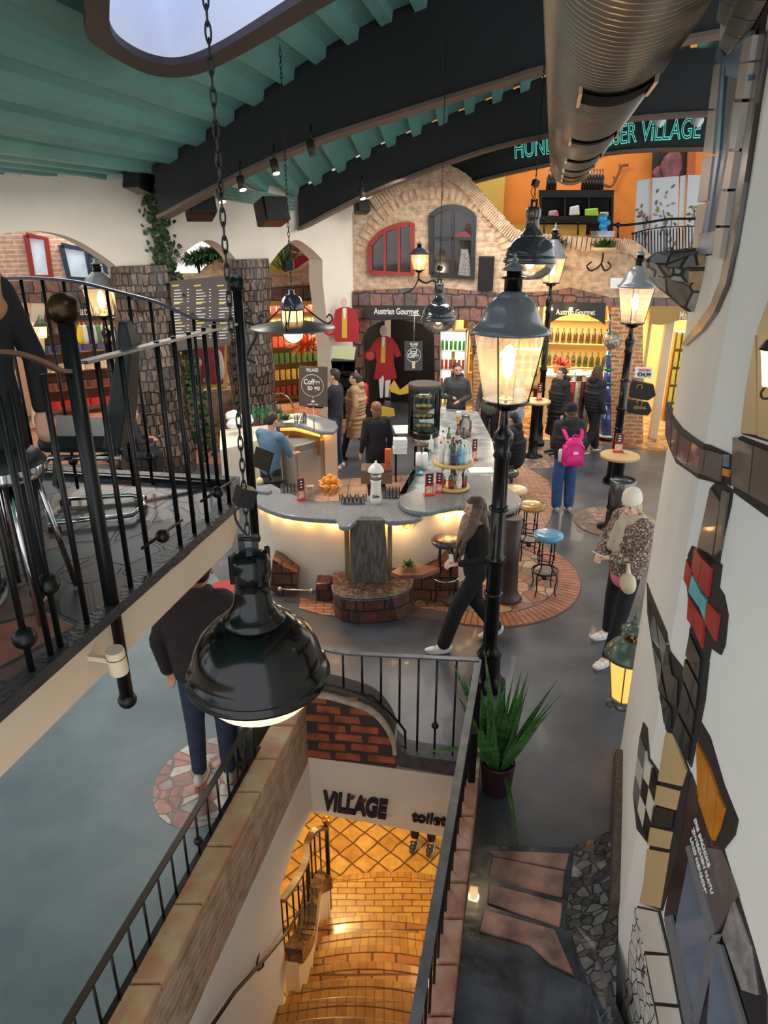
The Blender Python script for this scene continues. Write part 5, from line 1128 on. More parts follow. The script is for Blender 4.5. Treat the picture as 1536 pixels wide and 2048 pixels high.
boxy('sandwich_box', 'clear and brown snack box beside the red menu stand', 'box', Z(622, 998, ZT), (.09, .07, .17), mat('kraft_print', (186, 160, 130), .5, var=.4, vs_=18), .3)
WP = mat('white_paper', (236, 236, 234), .7)
for k in range(10):
    o = boxy('plate_box', 'white takeaway box in the stack left of the steel drum', 'box', Z(800, 905, 1.0+.0)+Vector((random.uniform(-.006, .006), 0, k*.022)), (.2, .17, .02), WP, random.uniform(-.04, .04)); o['group'] = 'white boxes left of the drum'
for px, lb in ((838, 'white paper towel roll behind the blue tray'), (848, 'second, shorter paper towel roll behind the blue tray')):
    p = Z(px, 936, 1.0); m = MB(); m.lathe([(.05, 0), (.05, .22), (.02, .22), (.02, .2)], p, 20); tag(m.build('paper_roll', WP), lb, 'paper roll')
boxy('white_tray', 'flat white tray at the near end of the bar arm behind the lamp post', 'tray', Z(962, 942, .98), (.34, .24, .02), WP, .05)
boxy('blue_tray', 'small light blue tray in front of the paper rolls', 'tray', Z(834, 946, 1.0), (.16, .12, .015), mat('light_blue_plastic', (130, 190, 230), .3))
p = Z(520, 968, ZT); m = MB(); m.ball(p+Vector((0, 0, .045)), .045, 16); tag(m.build('yellow_sphere', mat('pale_yellow', (232, 220, 150), .3)), 'small pale yellow sphere on the bar at left beside the black post', 'ornament')
t = thing('till_monitor', 'black till monitor at the left end of the bar beside the bartender', 'monitor', Z(545, 965, ZT))
m = MB(); a = Y(508, 912, 8.9); b = Y(542, 925, 8.7); m.bar(a, b, .02, .26, (0, .5, 1)); m.build('screen', BLACK, t); m = MB(); q = Z(545, 962, ZT); m.box(q+Vector((0, 0, .01)), (.25, .2, .02), .3); m.bar(q, (a+b)/2, .03, .03); m.build('base', BLACK, t)
boxy('card_slab', 'grey stone ledge block on the bar counter at left', 'block', Z(520, 985, ZT), (.28, .1, .04), GRANITE, -.3)
# ------------------------------------------------------------------ stools
def stool(label, p, seatc, h=.79, ringm=None, r=.175, detail=True):
    t = thing('bar_stool', label, 'stool', p); x, y = p[0], p[1]
    m = MB(); m.lathe([(.06, h-.07), (r*.93, h-.07), (r, h-.05), (r*1.02, h-.03), (r*.95, h-.008), (r*.7, h), (.02, h+.004)], (x, y, 0), 32); m.build('seat', mat('seat_'+str(seatc), seatc, .25, coat=.4), t)
    for k in range(4):
        a = PI/4+k*PI/2; c, s_ = math.cos(a), math.sin(a)
        pts = spline([(x+c*.1, y+s_*.1, h-.07), (x+c*.1, y+s_*.1, .5), (x+c*.09, y+s_*.09, .36), (x+c*.16, y+s_*.16, .27), (x+c*.165, y+s_*.165, .2), (x+c*.15, y+s_*.15, .1), (x+c*.175, y+s_*.175, 0)], 4)
        m = MB(); m.tube(pts, .0085, 8)
        if detail: m.ball((x+c*.1, y+s_*.1, .52), .018, 10)
        m.build('leg', BLACK, t)
    for z, rr, mm in ((.3, .155, ringm or BLACK), (.46, .1, BLACK)):
        m = MB(); m.tube([(x+math.cos(q)*rr, y+math.sin(q)*rr, z) for q in [2*PI*i/28 for i in range(28)]], .01 if z < .4 else .006, 8, True); m.build('foot_ring', mm, t)
    m = MB(); m.tube([(x-.09, y-.09, .2), (x+.09, y+.09, .2)], .006, 6); m.tube([(x+.09, y-.09, .2), (x-.09, y+.09, .2)], .006, 6); m.ball((x, y, .2), .035, 10); m.build('scroll_rosette', BLACK, t)
    return t
def atz(px, py, z): p = Z(px, py, z); return (p.x, p.y, 0)
stool('light blue round bar stool nearest on the brick apron', atz(1097, 1067, .78), (96, 160, 206))
stool('mustard brown round bar stool behind the blue one', atz(1064, 1008, .78), (160, 124, 60))
stool('pale peach round bar stool partly behind the lamp post', atz(1030, 976, .78), (226, 186, 144))
stool('black round bar stool farthest along the bar arm', atz(1014, 942, .78), (44, 44, 50))
stool('dark violet round bar stool with chrome foot ring left of the long-haired woman', atz(893, 1078, .78), (62, 58, 72), ringm=CHROME)
stool('red seated stool with chair back behind the lamp post', atz(1010, 893, .6), (170, 60, 46), .62)
# high tables
def hightable(label, p, zt, r, px_top=None):
    t = thing('high_table', label, 'table', (p[0], p[1], 0))
    m = MB(); m.lathe([(r*.98, zt-.045), (r, zt-.03), (r, zt-.005), (r*.98, zt)], (p[0], p[1], 0), 36); m.build('table_top', WOODL, t)
    m = MB(); m.lathe([(.2, 0), (.2, .02), (.09, .05), (.085, .3), (.1, .33), (.085, .36), (.085, zt-.12), (.13, zt-.05)], (p[0], p[1], 0), 20); m.build('column', BLACK, t)
    return t
p = Z(1240, 909, 1.13); pb2 = (p.x, p.y); hightable('round wooden high table with black column above the mesh bin', pb2, 1.13, .27)
hightable('farther round wooden high table with thick black column', (2.86, 13.1), 1.1, .26)
# mesh bin hanging at the table column
p = Z(1242, 1050, .1); bx, by = pb2[0]-.02, pb2[1]-.33; t = thing('mesh_bin', 'wire mesh bin with white liner in front of the high table column', 'bin', (bx, by, .35))
MESH = mat('wire_mesh', (110, 112, 116), .4, .6)
m = MB(); n = 40; rings = []
for i in range(n):
    a = 2*PI*i/n; m.tube([(bx+math.cos(a)*.14, by+math.sin(a)*.14, .38), (bx+math.cos(a+.5)*.165, by+math.sin(a+.5)*.165, .86)], .0028, 4); m.tube([(bx+math.cos(a)*.14, by+math.sin(a)*.14, .38), (bx+math.cos(a-.5)*.165, by+math.sin(a-.5)*.165, .86)], .0028, 4)
m.build('mesh', MESH, t)
m = MB(); m.lathe([(.167, .68), (.172, .72), (.176, .86), (.165, .875), (.15, .8), (.13, .5)], (bx, by, 0), 28, cap=False); m.build('liner', glass('milky_liner', (206, 212, 220), .3, .6), t)
m = MB(); m.lathe([(.02, .36), (.145, .365), (.15, .39)], (bx, by, 0), 28); m.build('base_plate', BLACK, t)
m = MB(); m.box((bx-.02, by+.02, .2), (.24, .24, .34)); m.build('black_stand', BLACK, t, bevel=.02)
# hanging signs on poles
SB = mat('brown_sign_board', (92, 76, 64), .5); SD = mat('charcoal_sign_board', (58, 60, 64), .5); SW = mat('white_sign_print', (232, 228, 220), .6)
def sign(label, px0, py0, px1, py1, y, mt, lines, tilt=0, cup=None):
    a = Y(px0, py1, y); b = Y(px1, py1+tilt, y); c = Y(px1, py0+tilt, y); d = Y(px0, py0, y)
    t = thing('hanging_sign', label, 'sign', (a+b)/2)
    m = MB(); m.prism([a, b, c, d], (0, .025, 0)); m.build('board', mt, t)
    u = b-a; W_ = u.length; hgt = (d-a).z; f = Vector((0, -.004, 0)); un = u.normalized()
    m = MB(); m.strip([a+f+un*.012+Vector((0, 0, .012)), b+f-un*.012+Vector((0, 0, .012)), c+f-un*.012-Vector((0, 0, .012)), d+f+un*.012-Vector((0, 0, .012)), a+f+un*.012+Vector((0, 0, .012))], .004, .004, up=(0, 1, 0)); m.build('border_line', mat('tan_line', (170, 150, 120), .6), t)
    cc = a+u*.5+Vector((0, -.006, hgt*.53)); R = W_*.38
    m = MB(); m.tube([cc+un*math.cos(q)*R+Vector((0, 0, math.sin(q)*R)) for q in [2*PI*i/36 for i in range(36)]], .004, 6, True); m.build('circle', SW, t)
    for s_, fx, fz, ww, sz in lines:
        text(s_, a+u*fx+Vector((0, -.006, hgt*fz)), un, (0, 0, 1), sz, SW, t, 'lettering', width=W_*ww, bold=.03)
    return t, a, u, hgt
t, a, u, hg = sign('brown sign with the words Coffee to go in a circle above the back counter', 598, 732, 655, 812, 10.9, SB, [('ViLLAGE', .3, .88, .42, .07), ('Coffee', .2, .56, .56, .115), ('to go', .32, .42, .44, .115), ('CAFE + BAR', .32, .04, .36, .03)], 2)
m = MB(); cc = a+u*.5+Vector((0, -.006, hg*.13)); m.ball(cc, (.03, .003, .018), 12); m.tube([cc+Vector((0, 0, .03)), cc+Vector((.008, 0, .05)), cc+Vector((-.004, 0, .07))], .004, 6); m.build('cup_symbol', SW, t)
m = MB(); m.tube([a+u*.5+Vector((0, .01, 0)), Vector((a.x+u.x*.5, 10.91, 1.1))], .01, 6); m.build('pole', STEEL, t)
t, a, u, hg = sign('charcoal sign with the words Iced Coffee and a glass, in front of the dark doorway', 809, 683, 845, 741, 12.2, SD, [('ViLLAGE', .28, .87, .44, .06), ('CAFE + BAR', .34, .81, .32, .02), ('Iced', .3, .58, .36, .1), ('Coffee', .18, .45, .6, .1)])
m = MB(); cc = a+u*.5+Vector((0, -.006, hg*.2)); m.prism([cc+Vector((-.03, 0, .06)), cc+Vector((.03, 0, .06)), cc+Vector((.022, 0, -.06)), cc+Vector((-.022, 0, -.06))], (0, -.003, 0)); m.build('iced_drink_picture', MPIC, t)
m = MB(); p0 = a+u*.5+Vector((0, .01, hg)); m.tube([p0, p0+Vector((0, 0, .42))], .006, 6); m.tube([p0+Vector((-.12, 0, .42)), p0+Vector((.1, 0, .42))], .01, 6); m.build('hanger', STEEL, t)
# glass tray, bottles and herbs on the back counter
for i in range(9):
    p = Z(508+9*i, 838-(i % 2)*5, 1.1); bottle('green glass bottle in the cluster at the left end of the back counter', p, (40, 92, 60), .26, .034, (60, 130, 80), (190, 40, 40) if i == 6 else (40, 60, 40), group='green bottles on the back counter') if i < 7 else None
bottle('yellow labelled dark bottle behind the bartender\u2019s head', Z(554, 842, 1.1), (40, 34, 24), .32, .042, (236, 196, 40), (30, 30, 30))
plant('small potted basil on the back counter left of the brown sign', Z(570, 846, 1.1), .05, .13, 60, None, .035)
for i in range(8):
    p = Z(592+6*(i % 4), 842+4*(i//4), 1.1); o = tg.copy(); col.objects.link(o); o.location = p; o.scale = (1.3,)*3; tag(o, 'larger glass in the group on the back counter beside the basil', 'glass', 'glasses beside the basil')
t = thing('napkin_heap', 'heap of crumpled white cloths at the left end of the back counter', 'cloths', Z(480, 850, 1.1)); m = MB()
for i in range(14): m.ball(Z(478+random.uniform(-18, 20), 850+random.uniform(-10, 10), 1.1)+Vector((0, 0, random.uniform(.03, .14))), (.1, .08, .05), 8, Matrix.Rotation(random.uniform(0, 3), 3, 'X'))
remeshed(m, 'cloth', WP, t, .015, 3).location = (0, 0, 0); [c for c in t.children][0].location = -t.location
m = MB(); m.prism([Z(x, y, 1.0) for x, y in [(440, 860), (552, 848), (552, 870), (500, 885), (440, 900)]], (0, 0, -1.0)); tag(m.build('white_cabinet', CREAM), 'white plastered cabinet left of the bartender carrying the cloth heap', 'cabinet')
# ================================================================== LAMPS
CLG = glass('lantern_glass', (250, 244, 232), .04, .15)
def milky(name, tint, k):
    m, nt, b = _new(name); N = nt.nodes; L = nt.links; nt.nodes.remove(b); out = [n for n in N if n.type == 'OUTPUT_MATERIAL'][0]
    t = N.new('ShaderNodeBsdfTransparent'); tr = N.new('ShaderNodeBsdfTranslucent'); tr.inputs[0].default_value = (*lin(tint), 1); g = N.new('ShaderNodeBsdfGlossy'); g.inputs['Roughness'].default_value = .08
    m1 = N.new('ShaderNodeMixShader'); m1.inputs[0].default_value = k; L.new(t.outputs[0], m1.inputs[1]); L.new(tr.outputs[0], m1.inputs[2])
    m2 = N.new('ShaderNodeMixShader'); m2.inputs[0].default_value = .06; L.new(m1.outputs[0], m2.inputs[1]); L.new(g.outputs[0], m2.inputs[2]); L.new(m2.outputs[0], out.inputs[0]); return m
MILK = milky('hazy_lantern_glass', (255, 236, 214), .16); BULB = emit('lit_bulb', (255, 214, 140), 26)
def chain(parent, x, y, z0, z1, link=.05, r=.0028, w_=.014, m_=None, wav=0.0, tiltx=0.0):
    m = MB(); n = int((z1-z0)/(link*.72)); 
    for i in range(n):
        z = z0+i*link*.72; a = (i % 2)*PI/2+.3; c, s_ = math.cos(a), math.sin(a); pts = []
        for k in range(10):
            t = 2*PI*k/10; pts.append((x+math.cos(t)*w_*.5*c+tiltx*(z-z0), y+math.cos(t)*w_*.5*s_, z+math.sin(t)*link*.5))
        m.tube(pts, r, 5, True)
    return m.build('chain', m_ or BLACK, parent)
def lantern_post(label, x, y, zg0, zg1, r1, topz, detail=True, base=0, watts=18, post=True, bulbh=.26):
    """zg0/zg1 glass bottom/top, r1 radius of the roof"""
    t = thing('lantern_post', label, 'street lamp', (x, y, base)); k = r1/.32
    H_ = zg0
    if post:
        m = MB(); m.lathe([(.17*k, 0), (.17*k, .06), (.12*k, .12), (.11*k, .34), (.12*k, .36), (.085*k, .42), (.07*k, .48), (.07*k, H_*.47), (.088*k, H_*.475), (.088*k, H_*.495), (.066*k, H_*.5), (.064*k, H_*.82), (.08*k, H_*.83), (.06*k, H_*.85), (.085*k, H_*.885), (.085*k, H_*.9), (.045*k, H_*.915), (.035*k, H_*.96), (.035*k, H_-.05*k)], (x, y, base), 24); m.build('post', GLOSS, t)
        for z_ in (.36, .66):
            m = MB(); m.lathe([(.07*k, -.02), (.088*k, -.012), (.088*k, .012), (.07*k, .02)], (x, y, base+H_*z_*1.0), 24, cap=False); m.build('collar', GLOSS, t)
    m = MB(); m.lathe([(.035*k, zg0-.09*k), (.1*k, zg0-.07*k), (.12*k, zg0-.03*k), (.19*k, zg0-.02*k), (.2*k, zg0), (.17*k, zg0+.01)], (x, y, 0), 28); m.build('cup', GLOSS, t)
    gt = .9*r1
    m = MB(); m.lathe([(.185*k, zg0), (gt, zg1)], (x, y, 0), 36, cap=False); m.build('glass_shade', MILK, t)
    for i in range(4):
        a = PI/4+i*PI/2+.3; m = MB(); m.tube([(x+math.cos(a)*.19*k, y+math.sin(a)*.19*k, zg0), (x+math.cos(a)*gt*1.02, y+math.sin(a)*gt*1.02, zg1)], .006*k, 6); m.build('glazing_rod', BLACK, t)
    h = topz-zg1
    m = MB(); m.lathe([(r1*.97, zg1-.012*k), (r1, zg1), (r1, zg1+.012*k), (r1*.9, zg1+.03*k), (r1*.8, zg1+.065*k), (r1*.74, zg1+h*.17), (r1*.68, zg1+h*.26), (r1*.57, zg1+h*.36), (r1*.42, zg1+h*.435), (r1*.37, zg1+h*.45), (r1*.36, zg1+h*.47), (r1*.3, zg1+h*.51), (r1*.2, zg1+h*.53)], (x, y, 0), 36); m.build('roof', LAMPGREY if detail else SLATE, t)
    m = MB(); m.lathe([(r1*.22, zg1+h*.51), (r1*.22, zg1+h*.67), (r1*.3, zg1+h*.68), (r1*.3, zg1+h*.70), (r1*.18, zg1+h*.71), (r1*.18, zg1+h*.8)], (x, y, 0), 24); m.build('chimney', GLOSS, t)
    m = MB(); m.lathe([(r1*.3, zg1+h*.78), (r1*.31, zg1+h*.79), (r1*.12, zg1+h*.86), (r1*.05, zg1+h*.88), (r1*.09, zg1+h*.92), (r1*.03, zg1+h*.95), (r1*.04, zg1+h*.97), (.002, topz)], (x, y, 0), 20); m.build('finial', LAMPGREY, t)
    gh = zg1-zg0; bz = zg0+gh*.55
    m = MB(); m.lathe([(.012*k, bz-bulbh*k*.5), (.045*k, bz-bulbh*k*.25), (.05*k, bz+bulbh*k*.2), (.03*k, bz+bulbh*k*.5), (.005, bz+bulbh*k*.56)], (x, y, 0), 16); m.build('bulb', BULB, t)
    m = MB(); m.tube([(x, y, zg0), (x, y, bz-bulbh*k*.45)], .012*k, 8); m.lathe([(.06*k, zg0+.005), (.06*k, zg0+.015)], (x, y, 0), 16); m.build('lamp_stem', mat('ivory_stem', (226, 196, 150), .4), t)
    light('lantern_light', 'POINT', (x, y, bz+bulbh*k*.3), watts, (1, .78, .48), .06)
    return t
def L_at(px, py, y): return Y(px, py, y)
g0 = Y(1008, 800, 5.75); g1 = Y(1013, 663, 5.75); tp_ = Y(1018, 505, 5.75)
lantern_post('big foreground street lamp with grey domed roof and lit bulb beside the bar', 1.0, 5.75, g0.z, g1.z, .315, tp_.z, watts=20)
yy = 11.6; lantern_post('street lamp with lit filament lantern in front of the brick pier at right', 3.95, yy, Y(1270, 645, yy).z, Y(1285, 573, yy).z, .3, Y(1288, 492, yy).z, watts=20)
yy = 13.9; lantern_post('slim lantern on a ringed post behind the pendant lamp at right', 3.12, yy, Y(1085, 565, yy).z, Y(1085, 515, yy).z, .26, Y(1092, 445, yy).z, watts=12)
yy = 12.4; lantern_post('lit street lamp seen through the left arch behind the balcony chair', -4.75, yy, Y(197, 630, yy).z, Y(197, 574, yy).z, .32, Y(190, 515, yy).z, watts=20)
# wall lantern on the facade
yy = 14.7; p = Y(838, 540, yy); t = lantern_post('small black wall lantern between the red and black facade windows', p.x, yy, Y(838, 540, yy).z, Y(838, 508, yy).z, .19, Y(835, 482, yy).z, watts=3, post=False)
for c_ in t.children:
    if c_.name.startswith(('roof', 'finial')): c_.data.materials[0] = SLATE
m = MB(); a = Y(838, 545, yy); m.tube(spline([a, a-Vector((0, 0, .12)), a+Vector((.14, .05, -.2)), a+Vector((.3, .1, -.16)), a+Vector((.45, .15, -.32))], 5), .02, 8); m.tube(spline([a-Vector((0, 0, .1)), a+Vector((-.1, .05, -.3)), a+Vector((-.3, .12, -.42))], 5), .012, 6); m.build('bracket', BLACK, t)
# green lantern on the right wall
p = Y(1258, 1330, 5.18); x, y = p.x, p.y; GRN = mat('green_verdigris_enamel', (92, 110, 98), .3, .3, coat=.4, var=.2, vs_=6)
t = thing('wall_lantern', 'green domed wall lantern with amber glass near the end of the right wall', 'lantern', (x, y, p.z-.3))
z1 = Y(1258, 1310, y).z; z0 = Y(1262, 1395, y).z
m = MB(); m.lathe([(.215, z1-.01), (.22, z1), (.21, z1+.03), (.17, z1+.09), (.12, z1+.13), (.085, z1+.15), (.08, z1+.16)], (x, y, 0), 32); m.build('roof', GRN, t)
m = MB(); m.lathe([(.07, z1+.15), (.07, z1+.25)], (x, y, 0), 20); m.build('vent', crazy('pierced_vent', [(40, 44, 40), (60, 50, 30), (220, 150, 40)], (30, 32, 30), 30, .4, .03), t)
m = MB(); m.lathe([(.11, z1+.25), (.112, z1+.256), (.05, z1+.29), (.022, z1+.3), (.04, z1+.32), (.014, z1+.34), (.022, z1+.37), (.004, z1+.43)], (x, y, 0), 20); m.build('finial', GRN, t)
m = MB(); m.lathe([(.11, z0), (.175, z1-.01)], (x, y, 0), 6, cap=False); m.build('glass_shade', mat('amber_lit_glass', (255, 190, 110), .3, emis=(255, 170, 80), es=.9), t)
for i in range(6):
    a = i*PI/3; m = MB(); m.tube([(x+math.cos(a)*.112, y+math.sin(a)*.112, z0), (x+math.cos(a)*.177, y+math.sin(a)*.177, z1-.01)], .006, 6); m.build('glazing_rod', GRN, t)
m = MB(); m.lathe([(.12, z0-.01), (.125, z0), (.11, z0+.01)], (x, y, 0), 24); m.tube(spline([(x-.12, y-.04, z0-.0), (x-.16, y-.04, z0-.02), (x-.13, y-.04, z0-.06), (x-.09, y-.03, z0-.04), (x-.04, y, z0-.12), (x+.06, y, z0-.14)], 5), .018, 8); m.build('bracket', GRN, t)
light('green_lantern_light', 'POINT', (x, y-.02, z1-.12), 7, (1, .6, .22), .08)
# ------------------------------------------------------------------ pendants
def pendant(label, x, y, zr, R, ztop, mt, glassy=True, box=True, lk=.05, watts=0):
    """bell-shaped industrial pendant: zr rim height, R rim radius"""
    t = thing('pendant_lamp', label, 'pendant lamp', (x, y, zr-.1)); k = R/.25; c = (x, y, zr)
    m = MB(); m.lathe([(.235*k, -.02*k), (.25*k, -.012*k), (.252*k, 0), (.238*k, .012*k), (.243*k, .02*k), (.24*k, .032*k), (.228*k, .04*k), (.226*k, .06*k), (.215*k, .1*k), (.19*k, .15*k), (.15*k, .19*k), (.105*k, .215*k)], c, 48); m.build('dome', mt, t)
    m = MB(); m.lathe([(.105*k, .205*k), (.107*k, .228*k), (.09*k, .24*k), (.066*k, .28*k), (.058*k, .33*k), (.056*k, .37*k), (.062*k, .372*k), (.066*k, .38*k), (.066*k, .44*k), (.06*k, .455*k), (.035*k, .468*k)], c, 36); m.build('neck', mt, t)
    for i in range(4):
        a = i*PI/2+.6; m = MB(); m.box((x+math.cos(a)*.064*k, y+math.sin(a)*.064*k, zr+.42*k), (.014*k, .014*k, .1*k), a); m.build('rib', mt, t)
    zz = zr+.46*k
    m = MB(); m.bar((x-.022*k, y, zz), (x-.022*k, y, zz+.07*k), .01*k, .02*k); m.bar((x+.022*k, y, zz), (x+.022*k, y, zz+.07*k), .01*k, .02*k); m.tube([(x-.032*k, y, zz+.055*k), (x+.032*k, y, zz+.055*k)], .008*k, 8); m.build('shackle', BLACK, t)
    if glassy: m = MB(); m.lathe([(.232*k, -.015*k), (.225*k, -.05*k), (.19*k, -.11*k), (.12*k, -.155*k), (.02, -.17*k)], c, 36, cap=False); m.build('glass_bowl', CLG, t)
    else: m = MB(); m.lathe([(.218*k, -.005*k), (.212*k, -.05*k), (.17*k, -.1*k), (.1*k, -.13*k), (.02, -.14*k)], c, 36); m.build('diffuser', mat('warm_opal_glass', (250, 226, 180), .3, emis=(255, 224, 170), es=.9), t)
    m = MB(); m.ball((x, y, zr-.03*k), .04*k, 12); m.build('bulb', BULB if watts else mat('opal_bulb', (250, 236, 210), .3), t)
    if watts: light('pendant_light', 'POINT', (x, y, zr-.06*k), watts, (1, .85, .62), .08)
    chain(t, x, y, zz+.09*k, ztop, lk, .0028*min(1.2, k), .014)
    if box: m = MB(); m.box((x, y+.004, zz+.2*k), (.055, .055, .06), .6, Matrix.Rotation(.5, 3, 'Z') @ Matrix.Rotation(.35, 3, 'Y')); m.build('junction_box', BLACK, t)
    m = MB(); m.tube(spline([(x-.01, y, zz+.17*k), (x-.035*k, y, zz+.15*k), (x-.03*k, y, zz+.11*k), (x-.005, y, zz+.07*k)], 5), .004, 6); m.build('cable', BLACK, t)
    return t
p = Y(517, 1345, 2.12); pendant('huge glossy black pendant lamp hanging in the foreground over the stair well', p.x, 2.12, p.z, .252, 5.9, GLOSS, False)
p = Y(1060, 522, 7.6); pendant('dark grey pendant lamp with clear bowl just above the big lantern', p.x, 7.6, p.z, .27, 6.9, SLATE, watts=8, lk=.06)
p = Y(877, 638, 10.44); pendant('dark grey pendant lamp with clear bowl in front of the left shop sign', p.x, 10.44, p.z, .26, 6.4, SLATE, watts=6, lk=.07)
# wide disc pendant with globe
yy = 7.69; p = Y(586, 655, yy); x, z = p.x, p.z; t = thing('disc_pendant', 'wide flat disc pendant with lit opal globe and scroll arms over the bar', 'pendant lamp', (x, yy, z-.15))
m = MB(); m.lathe([(.1, .05), (.2, .035), (.44, -.01), (.452, -.005), (.44, .008), (.2, .055), (.1, .07)], (x, yy, z), 48); m.build('disc', mat('dark_pewter', (92, 88, 86), .35, .4), t)
m = MB(); m.ball((x, yy, z-.05), .105, 24); m.build('globe', mat('lit_opal_globe', (255, 236, 196), .3, emis=(255, 224, 168), es=3.2), t)
m = MB(); m.lathe([(.11, .07), (.11, .19)], (x, yy, z), 24, cap=False); m.build('lit_band', mat('lit_amber_band', (255, 220, 160), .4, emis=(255, 200, 120), es=1.5), t)
for i in range(6): a = i*PI/3; m = MB(); m.bar((x+math.cos(a)*.115, yy+math.sin(a)*.115, z+.06), (x+math.cos(a)*.115, yy+math.sin(a)*.115, z+.2), .012, .012); m.build('bar', BLACK, t)
m = MB(); m.lathe([(.125, .18), (.13, .2), (.12, .24), (.1, .3), (.06, .33), (.03, .34), (.028, .38)], (x, yy, z), 32); m.build('cap', SLATE, t)
for i in range(3):
    a = i*2*PI/3+.5; c_, s_ = math.cos(a), math.sin(a)
    m = MB(); m.tube(spline([(x+c_*.12, yy+s_*.12, z+.22), (x+c_*.28, yy+s_*.28, z+.09), (x+c_*.4, yy+s_*.4, z+.02), (x+c_*.46, yy+s_*.46, z+.06), (x+c_*.43, yy+s_*.43, z+.11), (x+c_*.39, yy+s_*.39, z+.08)], 5), .009, 8); m.build('scroll_arm', BLACK, t)
chain(t, x, yy, z+.4, 5.7, .06, .0035, .02); m = MB(); m.box((x, yy, z+.62), (.075, .075, .09)); m.build('junction_box', BLACK, t)
light('globe_light', 'POINT', (x, yy, z-.2), 10, (1, .8, .52), .1)
# spots under the beams
SPT = emit('lit_spot_face', (255, 226, 160), 14)
for px, py, lb in ((550, 335, 'upper lit black ceiling spot under the first beam'), (483, 368, 'middle lit black ceiling spot under the first beam'), (442, 392, 'lowest lit ceiling spot behind the big chain'), (623, 298, 'unlit cylindrical ceiling spot highest under the first beam'), (724, 388, 'small lit spot under the second beam by the brick wall')):
    p = Y(px, py, 10.9 if px < 700 else 13.6); d = Vector((.25, -.3, -1)).normalized(); t = thing('ceiling_spot', lb, 'spotlight', p)
    m = MB(); m.tube([p-d*.1, p+d*.08], .055, 18); m.build('housing', mat('bronze_housing', (60, 50, 42), .4), t)
    if px != 623:
        m = MB(); m.tube([p+d*.081, p+d*.086], .047, 18); m.build('lens', SPT, t); light('spot_light', 'SPOT', p+d*.12, 60 if px < 700 else 30, (1, .86, .62), .04, rot=d.to_track_quat('-Z', 'Y').to_euler(), spot=1.3)
    m = MB(); m.tube([p-d*.08, p+Vector((0, .02, .3))], .012, 6); m.build('arm', BLACK, t)
# speakers
def speaker(label, px, py, y, s_, rz, tilt):
    p = Y(px, py, y); t = thing('speaker', label, 'speaker', p); R = Matrix.Rotation(rz, 3, 'Z') @ Matrix.Rotation(tilt, 3, 'X')
    m = MB(); m.box(p, (s_, s_*.9, s_*.85), M=R); m.build('cabinet', BLACK, t, bevel=.02); m = MB(); m.box(p+R @ Vector((0, -s_*.46, 0)), (s_*.9, .01, s_*.76), M=R); m.build('grille', mat('grille_cloth', (34, 34, 36), .8), t)
    m = MB(); m.bar(p, p+Vector((-.05, .3, .2)), .05, .05); m.build('bracket', BLACK, t)
speaker('black speaker left of the ivy under the ceiling', 278, 362, 11.6, .34, -.5, -.3)
speaker('black speaker behind the foot of the first beam', 400, 412, 12.2, .42, .5, -.4)
speaker('large black speaker high on the wall between the two beams', 544, 424, 12.6, .44, .6, -.3)
speaker('small black speaker on the corner of the brick wall', 724, 414, 14.6, .26, .4, -.3)
p = FAC.at(972, 547, .1); m = MB(); m.box(p, (.3, .16, .64), -.18); t = tag(m.build('speaker', BLACK, bevel=.01), 'tall black column speaker on the brick facade right of the black window', 'speaker')
# ------------------------------------------------------------------ spiral duct
az = math.radians(12.4); dd = Vector((math.sin(az), math.cos(az), 0)); E_ = Y(1143, 325, 13.8); R_ = .36; side = Vector((dd.y, -dd.x, 0)); Lg = 13.5
t = thing('spiral_duct', 'big round ribbed metal air duct hanging under the ceiling', 'duct', E_-dd*6)
prof = []
nseg = int(Lg/.075)
m = MB(); rings = []
def cring(p, r, n=40): return [p+side*math.cos(2*PI*k/n)*r+Vector((0, 0, 1))*math.sin(2*PI*k/n)*r for k in range(n)]
for i in range(nseg):
    p = E_-dd*(i*.075)
    rings += [cring(p, R_), cring(p-dd*.055, R_), cring(p-dd*.062, R_+.009), cring(p-dd*.070, R_+.009)]
m.loft(rings, smooth=True, cap=False); m.build('tube', mat('brushed_bronze_steel', (186, 176, 158), .3, .9, var=.08, vs_=3), t)
m = MB(); m.loft([cring(E_, R_*.97), cring(E_+dd*.02, R_), cring(E_-dd*.02, R_)], smooth=False); m.build('end_cap', mat('brushed_bronze_steel', (1, 1, 1)), t)
DK = mat('dark_vent_mesh', (10, 10, 11), .9, spec=.1); VF = mat('vent_frame', (170, 156, 130), .35, .9)
for i, s_ in enumerate([1.0, 2.1, 3.4, 5.0, 7.0, 9.3]):
    ang = -PI/2+.12; wv = .17; ln = .26 if i < 5 else .42
    c = E_-dd*(s_+.2)
    def sp(a_, off, l): return c+dd*l+(side*math.cos(a_)+Vector((0, 0, 1))*math.sin(a_))*(R_+off)
    m = MB(); m.loft([[sp(ang+a_, .026, -ln/2), sp(ang+a_, .018, ln/2)] for a_ in [-.5+.1*k for k in range(11)]], closed=False, cap=False, smooth=False)
    v = m.build('vent', DK, t); m = MB()
    for a_ in (-.52, .52): m = MB(); m.bar(sp(ang+a_, .024, -ln/2-.02), sp(ang+a_, .024, ln/2+.02), .04, .02, up=side); m.build('frame_strip', VF, v)
for s_ in (2.5, 6.5): m = MB(); c = E_-dd*s_; m.tube([c+Vector((0, 0, R_)), c+Vector((0, 0, R_+1.4))], .012, 6); m.build('hanger', BLACK, t)
